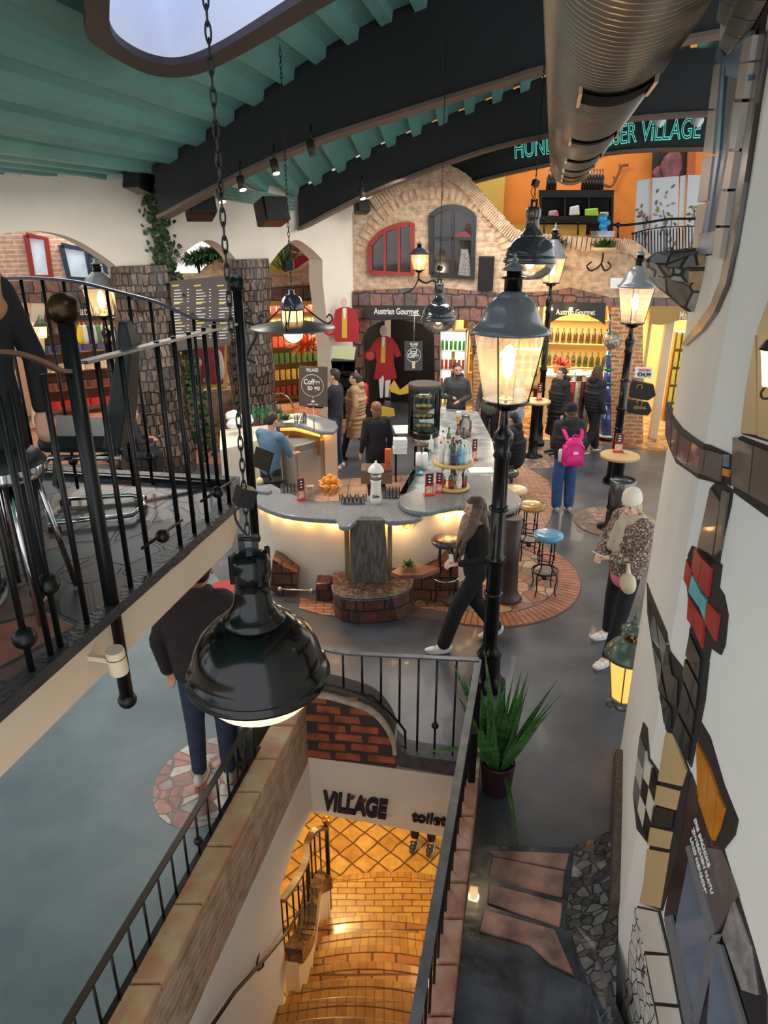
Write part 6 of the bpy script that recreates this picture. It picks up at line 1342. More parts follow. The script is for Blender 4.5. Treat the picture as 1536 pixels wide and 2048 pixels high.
# ================================================================== PEOPLE
HAIRM = {}
def person(label, loc, rz, h=1.7, J=None, skin=(214, 168, 144), top=None, legs=None, shoes=(30, 30, 32), hair=(60, 40, 30), hairstyle='short', hat=None, puff=False, coat_len=0, near=False, hood=False, look=0, bare_arm=False, skip_head=False, slim=1.0, topm=None, beard=False, nod=0, flare=1.0, fingers=True):
    """a posed figure: one continuous body surface; hair and clothes are its children. local +y is forward"""
    k = h/1.7; R = Matrix.Rotation(rz, 3, 'Z'); loc = Vector(loc)
    D = dict(pelvis=(0, 0, .93), waist=(0, .0, 1.08), chest=(0, .01, 1.28), neck=(0, -.01, 1.45), head=(0, .015, 1.585), ls=(-.175, 0, 1.39), rs=(.175, 0, 1.39), le=(-.23, -.03, 1.12), re=(.23, -.03, 1.12), lh=(-.24, .05, .88), rh=(.24, .05, .88),
             lhip=(-.09, 0, .9), rhip=(.09, 0, .9), lk=(-.1, .02, .5), rk=(.1, .02, .5), la=(-.1, -.02, .09), ra=(.1, -.02, .09), lt=(0, 1, 0), rt=(0, 1, 0))
    if J: D.update(J)
    P = {n: (Vector(v)*k if n not in ('lt', 'rt') else Vector(v).normalized()) for n, v in D.items()}
    t = thing('person', label, 'person', loc); t.rotation_euler = (0, 0, rz)
    vx = .0085 if near else .012
    sk = mat('skin_'+str(skin), skin, .5)
    b = MB(); hd = P['head']; HR = Matrix.Rotation(look, 3, 'Z') @ Matrix.Rotation(nod, 3, 'X')
    def hp(x, y, z): return hd + HR @ (Vector((x, y, z))*k)
    if not skip_head:
        b.ball(hp(0, -.008, .025), (.076*k, .094*k, .092*k), 20, HR); b.ball(hp(0, .018, -.035), (.06*k, .066*k, .075*k), 18, HR); b.ball(hp(0, .052, -.078), (.032*k, .026*k, .024*k), 12, HR)
        b.cap(hp(0, .085, .012), hp(0, .102, -.022), .009*k, .015*k, 8)                     # nose
        b.ball(hp(0, .078, .03), (.05*k, .014*k, .01*k), 12, HR)                              # brow
        b.ball(hp(.036, .064, -.02), (.022*k, .018*k, .02*k), 10, HR); b.ball(hp(-.036, .064, -.02), (.022*k, .018*k, .02*k), 10, HR)
        for s_ in (-1, 1): b.ball(hp(.078*s_, -.005, -.005), (.01*k, .02*k, .03*k), 10, HR)
        b.ball(hp(0, .083, -.053), (.022*k, .01*k, .009*k), 10, HR)
    b.cap(P['neck']-Vector((0, 0, .03)), hp(0, -.015, -.05), .052*k, .05*k, 14)
    def torso(m, infl, z0=None, z1=None):
        pe, wa, ch, ne = P['pelvis'], P['waist'], P['chest'], P['neck']; secs = []
        data = [(pe-Vector((0, 0, .06*k)), .15, .105), (pe+Vector((0, 0, .03*k)), .16, .112), (wa, .138*slim, .1), (wa.lerp(ch, .6), .155*slim, .112), (ch+Vector((0, 0, .02*k)), .175*slim, .118), (ch.lerp(ne, .55), .185*slim, .1), (ne-Vector((0, 0, .035*k)), .12*slim, .075), (ne, .06, .058)]
        sd = (P['rs']-P['ls']); sd.z = 0; sd.normalize(); fw = Vector((-sd.y, sd.x, 0))
        for c, rx, ry in data: secs.append([c + sd*math.cos(q)*(rx*k+infl) + fw*math.sin(q)*(ry*k+infl) for q in [2*PI*i/24 for i in range(24)]])
        m.loft(secs)
        m.cap(P['ls']+sd*.02, P['rs']-sd*.02, .055*k+infl, .055*k+infl, 12)
    torso(b, -.012)
    for s_ in 'lr':
        b.cap(P[s_+'s'], P[s_+'e'], .043*k, .036*k, 12); b.cap(P[s_+'e'], P[s_+'h'], .036*k, .025*k, 12)
        b.cap(P[s_+'hip'], P[s_+'k'], .07*k, .048*k, 12); b.cap(P[s_+'k'], P[s_+'a'], .046*k, .032*k, 12)
        b.cap(P[s_+'a']-Vector((0, 0, .02*k)), P[s_+'a']+P[s_+'t']*.13*k-Vector((0, 0, .055*k)), .034*k, .026*k, 10)
        # hand: palm, four fingers, thumb
        d = (P[s_+'h']-P[s_+'e']).normalized(); side = d.cross(Vector((0, 0, 1)))
        if side.length < .2: side = Vector((0, 1, 0))
        side.normalize(); up = side.cross(d).normalized(); o = P[s_+'h']; fs = -1 if s_ == 'l' else 1
        pal = o + d*.045*k
        PM = Matrix((side, d, up)).transposed()
        b.ball(pal, (.038*k, .05*k, .017*k), 14, PM)
        if near:
            cu = -up if up.z > 0 else up
            for i, L in enumerate((.062, .07, .066, .052)):
                a = pal + d*.034*k + side*(-.026+.0175*i)*k; m1 = a+d*L*.5*k+cu*.006*k; m2 = m1+d*L*.36*k+cu*.022*k
                b.cap(a, m1, .0088*k, .0082*k, 8); b.cap(m1, m2, .0082*k, .0072*k, 8)
            a = pal - d*.022*k + side*.026*fs*-1*k; m1 = a + side*.022*-fs*k + d*.024*k+cu*.008*k; m2 = m1+d*.028*k+cu*.008*k
            b.cap(a, m1, .011*k, .0095*k, 8); b.cap(m1, m2, .0095*k, .008*k, 8)
        else: b.cap(pal+d*.02*k, pal+d*.085*k-up*.01*k, .03*k, .016*k, 8)
    remeshed(b, 'body', sk, t, .0065 if near else .011, 2)
    # features
    if not skip_head:
        eye = mat('eye_dark', (34, 24, 20), .2); lip = mat('lip_'+str(skin), (168, 92, 84), .5); bh = mat('hair_'+str(hair), hair, .5, var=.25, vs_=40)
        for s_ in (-1, 1):
            m = MB(); m.ball(hp(.031*s_, .077, .012), (.012*k, .008*k, .0055*k), 10, HR); m.build('eye', eye, None, loc=(0, 0, 0)).parent = t
            m = MB(); m.ball(hp(.031*s_, .084, .032), (.018*k, .005*k, .004*k), 8, HR); m.build('eyebrow', bh, None, loc=(0, 0, 0)).parent = t
        m = MB(); m.ball(hp(0, .089, -.054), (.021*k, .006*k, .0065*k), 10, HR); m.build('lips', lip, None, loc=(0, 0, 0)).parent = t
    # hair
    hm = mat('hair_'+str(hair), hair, .5, var=.25, vs_=40); m = MB()
    if hairstyle and not skip_head:
        if hairstyle == 'short': m.ball(hp(0, -.02, .045), (.083*k, .095*k, .086*k), 20, HR); m.ball(hp(0, -.055, .0), (.068*k, .055*k, .07*k), 14, HR)
        elif hairstyle == 'bob': m.ball(hp(0, -.02, .04), (.088*k, .098*k, .09*k), 20, HR); m.ball(hp(0, -.055, -.05), (.084*k, .05*k, .1*k), 16, HR)
        elif hairstyle == 'pony': m.ball(hp(0, -.02, .04), (.084*k, .098*k, .088*k), 20, HR); m.ball(hp(0, -.055, -.01), (.066*k, .05*k, .07*k), 14, HR); m.cap(hp(0, -.105, .03), hp(0, -.11, -.2), .036*k, .016*k, 12)
        elif hairstyle == 'long':
            m.ball(hp(0, -.02, .04), (.09*k, .1*k, .09*k), 22, HR)
            for x_, y_, x2, y2, L, r0 in ((-.07, -.03, -.1, .02, .42, .035), (.07, -.03, .11, .02, .46, .035), (-.04, -.075, -.05, -.1, .5, .045), (.04, -.075, .06, -.1, .52, .045), (0, -.08, 0, -.11, .54, .045), (.085, .0, .12, .06, .36, .026), (-.08, .01, -.1, .06, .3, .024)):
                L *= 1.2; m.cap(hp(x_, y_, .03), hp((x_+x2)/2*1.2, (y_+y2)/2, -L*.45), r0*k, r0*1.1*k, 10); m.cap(hp((x_+x2)/2*1.2, (y_+y2)/2, -L*.45), hp(x2*1.1, y2, -L), r0*1.1*k, r0*.4*k, 10)
        # keep the face free
        hb = remeshed(m, 'hair', hm, t, vx, 2)
        fm = hb.data; bm = bmesh.new(); bm.from_mesh(fm); HI = HR.inverted(); dl = []
        for v in bm.verts:
            q = HI @ (v.co-hd)/k
            if q.y > .028 and q.z < .062 and q.z > -.13 and abs(q.x) < (.062 if hairstyle == 'long' else .08): dl.append(v)
        bmesh.ops.delete(bm, geom=dl, context='VERTS'); bm.to_mesh(fm); bm.free()
    if beard:
        m = MB(); m.ball(hp(0, .042, -.07), (.05*k, .045*k, .034*k), 14, HR); remeshed(m, 'beard', hm, t, .01, 2)
    if hat:
        m = MB(); kind, hc = hat; M_ = mat('hat_'+str(hc), hc, .9, bump=.3, bs=120)
        m.loft([[hp(math.cos(q)*r, math.sin(q)*r*1.1-.015, z) for q in [2*PI*i/24 for i in range(24)]] for r, z in ((.083, .022), (.092, .03), (.093, .075), (.088, .08), (.087, .11), (.07, .145), (.03 if kind == 'tall' else .035, .175 if kind == 'tall' else .158), (.005, .18 if kind == 'tall' else .16))]); remeshed(m, 'hat', M_, t, vx, 2)
    # clothes
    if top:
        tm = topm or mat('cloth_'+str(top), top, .85, var=.15, vs_=9, bump=.25, bs=60); m = MB(); inf = .045 if puff else .016
        torso(m, inf)
        pe = P['pelvis']; 
        if coat_len:
            sd = (P['rs']-P['ls']); sd.z = 0; sd.normalize(); fw = Vector((-sd.y, sd.x, 0)); secs = []
            for i in range(6): 
                z = -.0-coat_len*i/5; secs.append([pe+Vector((0, 0, z)) + sd*math.cos(q)*(.165+.01*i+inf*.6) + fw*math.sin(q)*(.125+.012*i+inf*.6) for q in [2*PI*j/20 for j in range(20)]])
            m.loft(secs)
        else: m.cap(pe+Vector((0, 0, .03)), pe-Vector((0, 0, .03)), .125+inf*.5, .12+inf*.5, 16)
        for s_ in 'lr':
            A, E, Hh = P[s_+'s'], P[s_+'e'], P[s_+'h']
            if puff:
                n = 5
                for (a, c, r0) in ((A, E, .07), (E, Hh, .062)):
                    for i in range(n): q = a.lerp(c, (i+.3)/n); q2 = a.lerp(c, (i+.75)/n); m.cap(q, q2, r0-.006*(i/n), r0-.006*(i/n), 12)
            else:
                m.cap(A, E, .058*k, .05*k, 14)
                if not bare_arm: m.cap(E, E.lerp(Hh, .93), .05*k, .037*k, 14)
        if puff:
            for i in range(7):
                c = pe.lerp(P['neck'], .05+.13*i); sd = (P['rs']-P['ls']).normalized(); fw = Vector((-sd.y, sd.x, 0)); ww = .2+.012*i if i < 5 else .19
                m.tube([c+sd*math.cos(q)*ww*.9+fw*math.sin(q)*ww*.72 for q in [2*PI*j/20 for j in range(20)]], .034, 8, True)
            if coat_len:
                for i in range(int(coat_len/.09)):
                    c = pe-Vector((0, 0, .05+i*.09)); m.tube([c+sd*math.cos(q)*.2+fw*math.sin(q)*.165 for q in [2*PI*j/20 for j in range(20)]], .034, 8, True)
        if hood: m.tube([P['neck']+Vector((math.cos(q)*.09, math.sin(q)*.09-.03, .02+(-.03 if math.sin(q) > 0 else .03))) for q in [2*PI*j/18 for j in range(18)]], .036, 10, True); m.ball(P['neck']+Vector((0, -.1, .02)), (.1, .06, .07), 14)
        remeshed(m, 'jacket', tm, t, vx, 2)
    if legs:
        lm = mat('cloth_'+str(legs), legs, .85, var=.2, vs_=14, bump=.2, bs=80); m = MB(); m.cap(P['pelvis']-Vector((0, 0, .0)), P['pelvis']-Vector((0, 0, .05)), .13*k, .12*k, 16)
        for s_ in 'lr':
            m.cap(P[s_+'hip'], P[s_+'k'], .092*k, .07*k*flare, 14); m.cap(P[s_+'k'], P[s_+'a']+Vector((0, 0, .02)), .068*k*flare, .052*k*flare*(1.15 if flare > 1 else 1), 14)
        remeshed(m, 'trousers', lm, t, vx, 2)
    if shoes:
        sm = mat('shoe_'+str(shoes), shoes, .5); so_ = mat('shoe_sole', (226, 222, 214) if sum(shoes) > 300 else (40, 36, 34), .6)
        for s_ in 'lr':
            a = P[s_+'a']; f = P[s_+'t']; sd = f.cross(Vector((0, 0, 1))).normalized() if abs(f.z) < .95 else Vector((1, 0, 0)); m = MB(); upv = sd.cross(f).normalized()
            if upv.z < 0: upv = -upv
            base = a - upv*.06*k
            for t_, rx, rz_ in ((-.05, .036, .05), (0, .04, .055), (.06, .046, .04), (.12, .047, .032), (.165, .036, .024)):
                m.ball(base+f*t_*k+upv*rz_*.35, (rx*k, .045*k, rz_*k), 12, Matrix((sd, f, upv)).transposed())
            sh = remeshed(m, 'shoe', sm, t, .01, 2)
            m = MB(); m.loft([[base-upv*z+f*(.052+.125*math.sin(q))*k+sd*.047*math.cos(q)*k for q in [2*PI*j/20 for j in range(20)]] for z in (.005, .03)]); s2 = m.build('sole', so_, None, loc=(0, 0, 0)); s2.parent = sh
    return t, P, R, k
def W_(t, v): return t.matrix_basis @ Vector(v)
def child(m, name, mt, t, **k): o = m.build(name, mt, None, loc=(0, 0, 0), **k); o.parent = t; return o
# 1 walking woman with long hair
t, P, R, k = person('woman in black walking left past the bar, long brown hair, beige scarf, white sneakers', (.93, 6.47, 0), 1.72, 1.68,
    dict(lk=(-.09, .2, .52), la=(-.1, .33, .1), rk=(.1, -.04, .5), ra=(.1, -.28, .14), rt=(0, 1, -.3), head=(0, .05, 1.585), neck=(0, .02, 1.45), le=(-.24, -.02, 1.13), lh=(-.1, .2, 1.03), re=(.24, .0, 1.12), rh=(.08, .22, 1.01), pelvis=(0, .0, .93)),
    skin=(222, 176, 154), top=(28, 28, 30), legs=(22, 22, 24), shoes=(236, 232, 226), hair=(74, 54, 44), hairstyle='long', near=True, look=.15, flare=1.25)
m = MB(); hd = P['head']
for pts, r in (([(-.07, .0, .03), (-.125, .07, -.16), (-.12, .165, -.3), (-.1, .2, -.52)], .036), ([(-.075, -.03, .02), (-.15, .03, -.17), (-.165, .13, -.3), (-.15, .17, -.5)], .036), ([(-.06, -.06, .0), (-.12, -.1, -.18), (-.14, -.15, -.32), (-.13, -.16, -.54)], .042), ([(0, -.09, .0), (0, -.13, -.2), (0, -.18, -.34), (0, -.19, -.56)], .045), ([(.06, -.06, .0), (.1, -.12, -.2), (.1, -.17, -.34), (.1, -.18, -.5)], .04)):
    m.tube(spline([hd+Vector(q) for q in pts], 5), [r*(1-.045*i) for i in range(16)], 10)
remeshed(m, 'long_strands', mat('light_brown_hair', (122, 92, 70), .5, c2=(74, 54, 44), vs_=18, stretch=(3, 3, .4)), t, .009, 2)
SCF = mat('beige_knit_scarf', (190, 166, 152), .95, var=.35, vs_=40, c2=(140, 112, 100), bump=.6, bs=80)
m = MB(); n_ = P['neck']
for i, (r, z, rr) in enumerate(((.075, .035, .038), (.09, .0, .045), (.1, -.04, .045))): m.tube([n_+Vector((math.cos(q)*r, math.sin(q)*r+.015, z+.012*math.sin(2*q))) for q in [2*PI*j/18 for j in range(18)]], rr, 10, True)
m.cap(n_+Vector((-.03, .12, -.04)), n_+Vector((-.04, .15, -.22)), .055, .06, 12); m.cap(n_+Vector((-.04, .15, -.22)), n_+Vector((-.03, .14, -.33)), .055, .03, 12)
remeshed(m, 'scarf', SCF, t, .01, 2)
m = MB(); q = P['lh']+Vector((.03, .08, 0)); m.box(q, (.13, .015, .07), M=Matrix.Rotation(.4, 3, 'Y')); o = child(m, 'phone', mat('white_phone', (226, 230, 236), .3), None) if False else m.build('phone', mat('white_phone', (226, 230, 236), .3), None)
o.location = t.location + Matrix.Rotation(t.rotation_euler.z, 3, 'Z') @ q; o.rotation_euler = (0, 0, t.rotation_euler.z); tag(o, 'white phone held at the waist by the long-haired woman', 'phone')
# 2 woman with beanie and leopard jacket
LEO = spotted('leopard_print', [(196, 178, 162), (60, 46, 42), (150, 124, 108), (40, 32, 32), (206, 190, 174)], 34, .8, [0, .42, .48, .53, .6])
t, P, R, k = person('woman in white beanie and leopard print jacket by the right wall', (2.44, 6.42, 0), 1.98, 1.74,
    dict(lk=(-.15, .12, .5), la=(-.2, .28, .09), rk=(.14, .0, .5), ra=(.2, -.05, .09), lt=(-.25, 1, 0), le=(-.27, .08, 1.14), lh=(-.1, .28, 1.12), re=(.27, .06, 1.13), rh=(.06, .3, 1.1), head=(0, .05, 1.59), waist=(0, .0, 1.08)),
    skin=(226, 186, 164), top=(190, 170, 160), topm=LEO, legs=(26, 28, 36), shoes=(236, 234, 230), hair=(206, 178, 120), hairstyle='bob', hat=('tall', (236, 230, 214)), near=True, look=.35, puff=True, nod=-.2)
m = MB(); n_ = P['neck']
for r, z, rr in ((.08, .02, .036), (.095, -.02, .04)): m.tube([n_+Vector((math.cos(q)*r, math.sin(q)*r+.01, z)) for q in [2*PI*j/18 for j in range(18)]], rr, 10, True)
m.cap(n_+Vector((-.02, .15, -.05)), n_+Vector((-.04, .2, -.34)), .04, .05, 10); m.cap(n_+Vector((.04, .15, -.05)), n_+Vector((.05, .2, -.3)), .035, .045, 10)
remeshed(m, 'scarf', mat('greige_scarf', (196, 184, 164), .95, bump=.4, bs=70), t, .01, 2)
m = MB(); m.cap(P['pelvis']+Vector((0, 0, .0)), P['pelvis']+Vector((0, 0, -.09)), .15, .15, 16); remeshed(m, 'pink_shirt', mat('pink_shirt', (226, 130, 160), .8), t, .012, 2)
RT = Matrix.Rotation(t.rotation_euler.z, 3, 'Z')
def held(mb, name, mt, lb, cat, q):
    o = mb.build(name, mt, None, loc=(0, 0, 0)); o.location = t.location+RT @ Vector(q); o.rotation_euler = (0, 0, t.rotation_euler.z); return tag(o, lb, cat)
m = MB(); m.box((0, 0, 0), (.075, .15, .01), M=Matrix.Rotation(.5, 3, 'X')); held(m, 'phone', mat('pale_pink_phone', (230, 214, 214), .3), 'pale phone in the hands of the woman with the white beanie', 'phone', (P['lh']+P['rh'])/2+Vector((0, .09, .03)))
m = MB(); m.ball((0, 0, 0), (.1, .06, .11), 16); m.cap((0, 0, .05), (.03, 0, .2), .03, .015, 8); held(m, 'shoulder_bag', mat('cream_leather_bag', (226, 216, 190), .6), 'small cream bag hanging at the elbow of the woman with the white beanie', 'bag', P['le']+Vector((.02, .12, -.24)))
# 3 person with the pink backpack
t, P, R, k = person('person in dark cap and blue jeans wearing a pink backpack, seen from behind', (2.78, 10.33, 0), .05, 1.66, dict(lh=(-.16, .2, 1.05), rh=(.16, .2, 1.05)),
    top=(44, 46, 48), legs=(56, 92, 140), shoes=(210, 210, 212), hair=(90, 70, 50), hairstyle='bob', hat=('round', (30, 30, 44)), puff=True, hood=True, flare=1.35)
RT = Matrix.Rotation(t.rotation_euler.z, 3, 'Z'); PINK = mat('hot_pink_nylon', (236, 40, 140), .55, bump=.2, bs=30)
bp = thing('backpack', 'hot pink backpack with front pocket on the back of the person in blue jeans', 'backpack', t.location+RT @ Vector((0, -.28, 1.02))); bp.rotation_euler = (0, 0, .05)
def bpart(mb, nm, mt, vox=None):
    if vox: return remeshed(mb, nm, mt, bp, vox, 3)
    o = mb.build(nm, mt, None, loc=(0, 0, 0)); o.parent = bp; return o
m = MB(); m.ball((0, .0, .0), (.17, .1, .2), 20); m.box((0, 0, -.04), (.3, .15, .3)); m.ball((0, 0, .12), (.14, .085, .12), 16); bpart(m, 'main_pack', PINK, .012)
m = MB(); m.ball((0, -.1, -.09), (.13, .05, .09), 16); m.box((0, -.09, -.09), (.22, .06, .14)); bpart(m, 'front_pocket', PINK, .012)
for s_ in (-1, 1): m = MB(); m.strip(spline([(s_*.1, .0, .2), (s_*.13, .1, .3), (s_*.12, .22, .3), (s_*.12, .26, .15)], 5), .055, .012); bpart(m, 'shoulder_strap', PINK)
m = MB(); m.tube(spline([(-.04, -.02, .22), (-.03, -.03, .27), (.03, -.03, .27), (.04, -.02, .22)], 4), .01, 6); bpart(m, 'carry_loop', PINK)
m = MB(); m.box((0, -.125, .03), (.07, .01, .045)); bpart(m, 'white_patch', WP)
m = MB(); m.tube(spline([(-.13, -.05, .02), (-.1, -.09, .12), (0, -.1, .16), (.1, -.09, .12), (.13, -.05, .02)], 5), .005, 6); bpart(m, 'zip', mat('dark_pink_zip', (150, 20, 90), .5))
m = MB(); m.lathe([(.03, -.1), (.032, .06), (.02, .09)], (-.19, 0, -.03), 12); bpart(m, 'side_bottle', mat('white_bottle', (230, 226, 230), .4))
# 4 black puffer with olive beanie
t, P, R, k = person('person in short black puffer jacket and olive beanie walking in front of the shop counter', (4.02, 13.35, 0), -1.2, 1.66, dict(lk=(-.09, .14, .5), la=(-.1, .2, .09), ra=(.1, -.25, .12), rk=(.1, -.02, .5)), skin=(210, 160, 140), top=(30, 32, 38), legs=(20, 20, 22), shoes=(150, 120, 96), hair=(80, 50, 36), hairstyle='long', hat=('round', (78, 76, 62)), puff=True, hood=True, flare=1.4)
# 5 bartender
t, P, R, k = person('bartender with short dark hair in a blue-grey polo shirt at the sink', (-1.62, 9.62, 0), -.62, 1.72, dict(le=(-.24, .12, 1.12), re=(.24, .16, 1.12), lh=(-.12, .36, 1.08), rh=(.14, .4, 1.06), chest=(0, .05, 1.28), neck=(0, .06, 1.45), head=(0, .1, 1.58), ls=(-.2, .03, 1.39), rs=(.2, .03, 1.39)), skin=(206, 150, 120), top=(88, 118, 144), legs=(34, 32, 34), hair=(40, 32, 28), hairstyle='short', bare_arm=True, slim=1.12, nod=-.25)
# 6 barmaid with pony tail
t, P, R, k = person('woman with straight brown hair and black shirt inside the bar', (-.12, 10.65, 0), .35, 1.64, None, skin=(214, 170, 146), top=(28, 28, 32), legs=(26, 26, 30), hair=(122, 82, 60), hairstyle='bob')
# 7 man in grey hoodie with phone
t, P, R, k = person('bearded man in grey and black hooded jacket holding a phone behind the cake display', (1.35, 13.1, 0), PI-.3, 1.78, dict(rh=(.02, .3, 1.16), re=(.26, .06, 1.12), lh=(-.1, .3, 1.1)), skin=(196, 150, 126), top=(66, 66, 68), legs=(40, 40, 46), hair=(40, 32, 28), hairstyle='short', beard=True, hood=True, look=.5, slim=1.1)
RT = Matrix.Rotation(t.rotation_euler.z, 3, 'Z'); m = MB(); m.box((0, 0, 0), (.075, .15, .01), M=Matrix.Rotation(.7, 3, 'X')); o = held(m, 'phone', mat('dark_phone', (30, 30, 34), .2), 'dark phone in the hand of the bearded man', 'phone', P['rh']+Vector((0, .1, .03)))
# 8 9 couple behind the brown sign
person('man in dark navy pullover and jeans behind the brown hanging sign', (-.86, 12.35, 0), 1.3, 1.82, dict(lh=(-.2, .4, 1.12), le=(-.26, .15, 1.15)), skin=(206, 160, 134), top=(34, 38, 50), legs=(48, 66, 92), shoes=(226, 226, 224), hair=(50, 40, 34), slim=1.15)
person('woman in long tan quilted coat with brown bun walking left behind the back counter', (-.52, 12.85, 0), 1.45, 1.66, dict(lk=(-.08, .16, .5), la=(-.08, .26, .09), ra=(.09, -.3, .2), rk=(.09, -.05, .48), rt=(0, .7, -.7)), skin=(222, 180, 158), top=(176, 138, 104), legs=(28, 28, 32), shoes=(30, 28, 28), hair=(62, 46, 38), hairstyle='pony', puff=True, coat_len=.42, hood=True)
# 10 person under the balcony
person('person in bulky dark brown jacket and jeans standing below the balcony', (-1.36, 4.52, 0), .1, 1.95, dict(head=(.02, .14, 1.56), neck=(0, .05, 1.44), le=(-.27, .0, 1.13), lt=(.1, 1, 0)), skin=(200, 150, 120), top=(40, 30, 30), legs=(44, 54, 76), shoes=(222, 214, 200), hair=(50, 38, 32), puff=True, hood=True, near=True, slim=1.25)
# 11 person with scarf at the far left on the balcony
t, P, R, k = person('person in dark coat with tan scarf cropped at the left edge of the balcony', (-1.53, 2.62, ZB), .3, 1.5, dict(le=(-.25, .1, 1.1), re=(.24, .12, 1.1)), skin=(210, 160, 130), top=(30, 28, 30), legs=(26, 28, 34), hair=(60, 44, 34), near=True, slim=1.1)
m = MB(); n_ = P['neck']
for r, z, rr in ((.1, .03, .05), (.12, -.03, .06), (.13, -.09, .055)): m.tube([n_+Vector((math.cos(q)*r, math.sin(q)*r, z+.02*math.sin(q*2))) for q in [2*PI*j/18 for j in range(18)]], rr, 10, True)
m.cap(n_+Vector((.08, .1, -.06)), n_+Vector((.1, .12, -.34)), .06, .04, 12); remeshed(m, 'scarf', mat('camel_scarf', (186, 140, 96), .95, bump=.4, bs=60), t, .012, 3)
# 12.. people by the far table and clothes rack
person('person in long black coat beside the farther high table', (3.32, 13.25, 0), 1.9, 1.68, None, skin=(216, 170, 150), top=(34, 32, 38), legs=(30, 34, 50), hair=(60, 40, 34), hairstyle='bob', puff=True, coat_len=.5, hood=True)
person('person in pale grey jacket and blue jeans striding in white sneakers', (2.45, 12.75, 0), 1.3, 1.66, dict(lk=(-.08, .2, .5), la=(-.1, .42, .1), ra=(.1, -.1, .09), lt=(0, 1, .3)), skin=(214, 170, 150), top=(170, 176, 184), legs=(72, 116, 160), shoes=(236, 236, 234), hair=(80, 56, 40), hairstyle='bob')
person('person in mottled grey jacket right of the bearded man', (2.0, 13.1, 0), 2.8, 1.7, None, skin=(200, 156, 130), top=(96, 98, 92), legs=(40, 44, 52), hair=(60, 46, 36))
SIT = dict(pelvis=(0, 0, .62), waist=(0, .02, .78), chest=(0, .05, .98), neck=(0, .07, 1.15), head=(0, .1, 1.28), ls=(-.175, .05, 1.09), rs=(.175, .05, 1.09), le=(-.24, .12, .85), re=(.24, .12, .85), lh=(-.12, .34, .82), rh=(.12, .34, .82), lhip=(-.09, .02, .6), rhip=(.09, .02, .6), lk=(-.12, .42, .58), rk=(.12, .42, .58), la=(-.12, .4, .14), ra=(.12, .4, .14))
person('person in black padded coat seated on the red stool behind the lamp post', (2.12, 11.0, 0), 1.1, 1.7, SIT, skin=(206, 160, 136), top=(34, 34, 40), legs=(150, 160, 180), shoes=(60, 60, 66), hair=(50, 40, 34), puff=True, hood=True)
person('bald man in light grey shirt seated in the left shop passage', (-4.9, 13.2, 0), 2.4, 1.75, SIT, skin=(214, 160, 130), top=(156, 158, 166), legs=(50, 50, 58), hair=(150, 120, 100), hairstyle=None)
person('dark dressed person seated low with a patterned sleeve, seen under the balcony chair', (-4.2, 11.3, 0), -1.0, 1.7, SIT, skin=(206, 156, 130), top=(38, 36, 42), legs=(36, 36, 42), hair=(50, 36, 30))
# 15 legs at the toilets
person('person in black trousers at the foot of the stairs, mostly hidden by the plaster beam', (.46, 6.35, ZL), 2.9, 1.7, None, skin=(200, 150, 124), top=(40, 40, 44), legs=(24, 24, 28), shoes=(40, 38, 40), hair=(50, 40, 30))
# ================================================================== FACADE DETAILS
def fpoly(px, off, th, name, mt, parent=None, pl=FAC, **k): m = MB(); panel(m, pl, px, th, off); return m.build(name, mt, parent, **k)
def fring(px, wd, off, name, mt, parent, pl=FAC, closed=True):
    P = [pl.at(x, y, off) for x, y in px]; m = MB(); m.strip(P+[P[0]] if closed else P, wd, .06, up=pl.n); return m.build(name, mt, parent)
REDF = mat('red_window_frame', (150, 44, 40), .45); BKF = mat('black_window_frame', (24, 24, 28), .4); DGL = mat('dark_room_glass', (44, 36, 32), .08, var=.5, vs_=3, coat=.6)
t = thing('facade_window', 'red framed quarter-arched window on the brick facade', 'window', FAC.at(782, 545))
w1 = [(740, 545), (740, 490)] + arc([(740, 490), (762, 466), (792, 452), (825, 447)], 3) + [(825, 548)]
fpoly(w1, .03, .03, 'pane', DGL, t); fring(w1, .09, .06, 'frame', REDF, t)
for x0, y0, x1, y1 in ((770, 460, 770, 546), (798, 450, 798, 547)): m = MB(); m.bar(FAC.at(x0, y0, .06), FAC.at(x1, y1, .06), .05, .05, up=FAC.n); m.build('glazing_bar', REDF, t)
t = thing('facade_window', 'black framed arched window on the brick facade', 'window', FAC.at(905, 552))
w2 = [(863, 549), (862, 432)] + arc([(862, 432), (880, 419), (905, 414), (930, 420), (948, 433)], 3) + [(945, 556)]
fpoly(w2, .03, .03, 'pane', DGL, t); fring(w2, .1, .06, 'frame', BKF, t)
for x0, y0, x1, y1 in ((906, 414, 905, 552), (863, 476, 947, 478)): m = MB(); m.bar(FAC.at(x0, y0, .06), FAC.at(x1, y1, .06), .06, .05, up=FAC.n); m.build('glazing_bar', BKF, t)
m = MB(); panel(m, FAC, [(908, 470), (930, 462), (944, 472), (942, 476), (908, 476)], .01, .05); m.build('red_curtain', RED, t)
m = MB(); panel(m, FAC, [(916, 552), (922, 498), (936, 498), (943, 554)], .01, .05); m.build('speckled_curtain', spotted('glitter_cloth', [(60, 58, 56), (150, 146, 140), (40, 38, 38)], 60, .6), t)
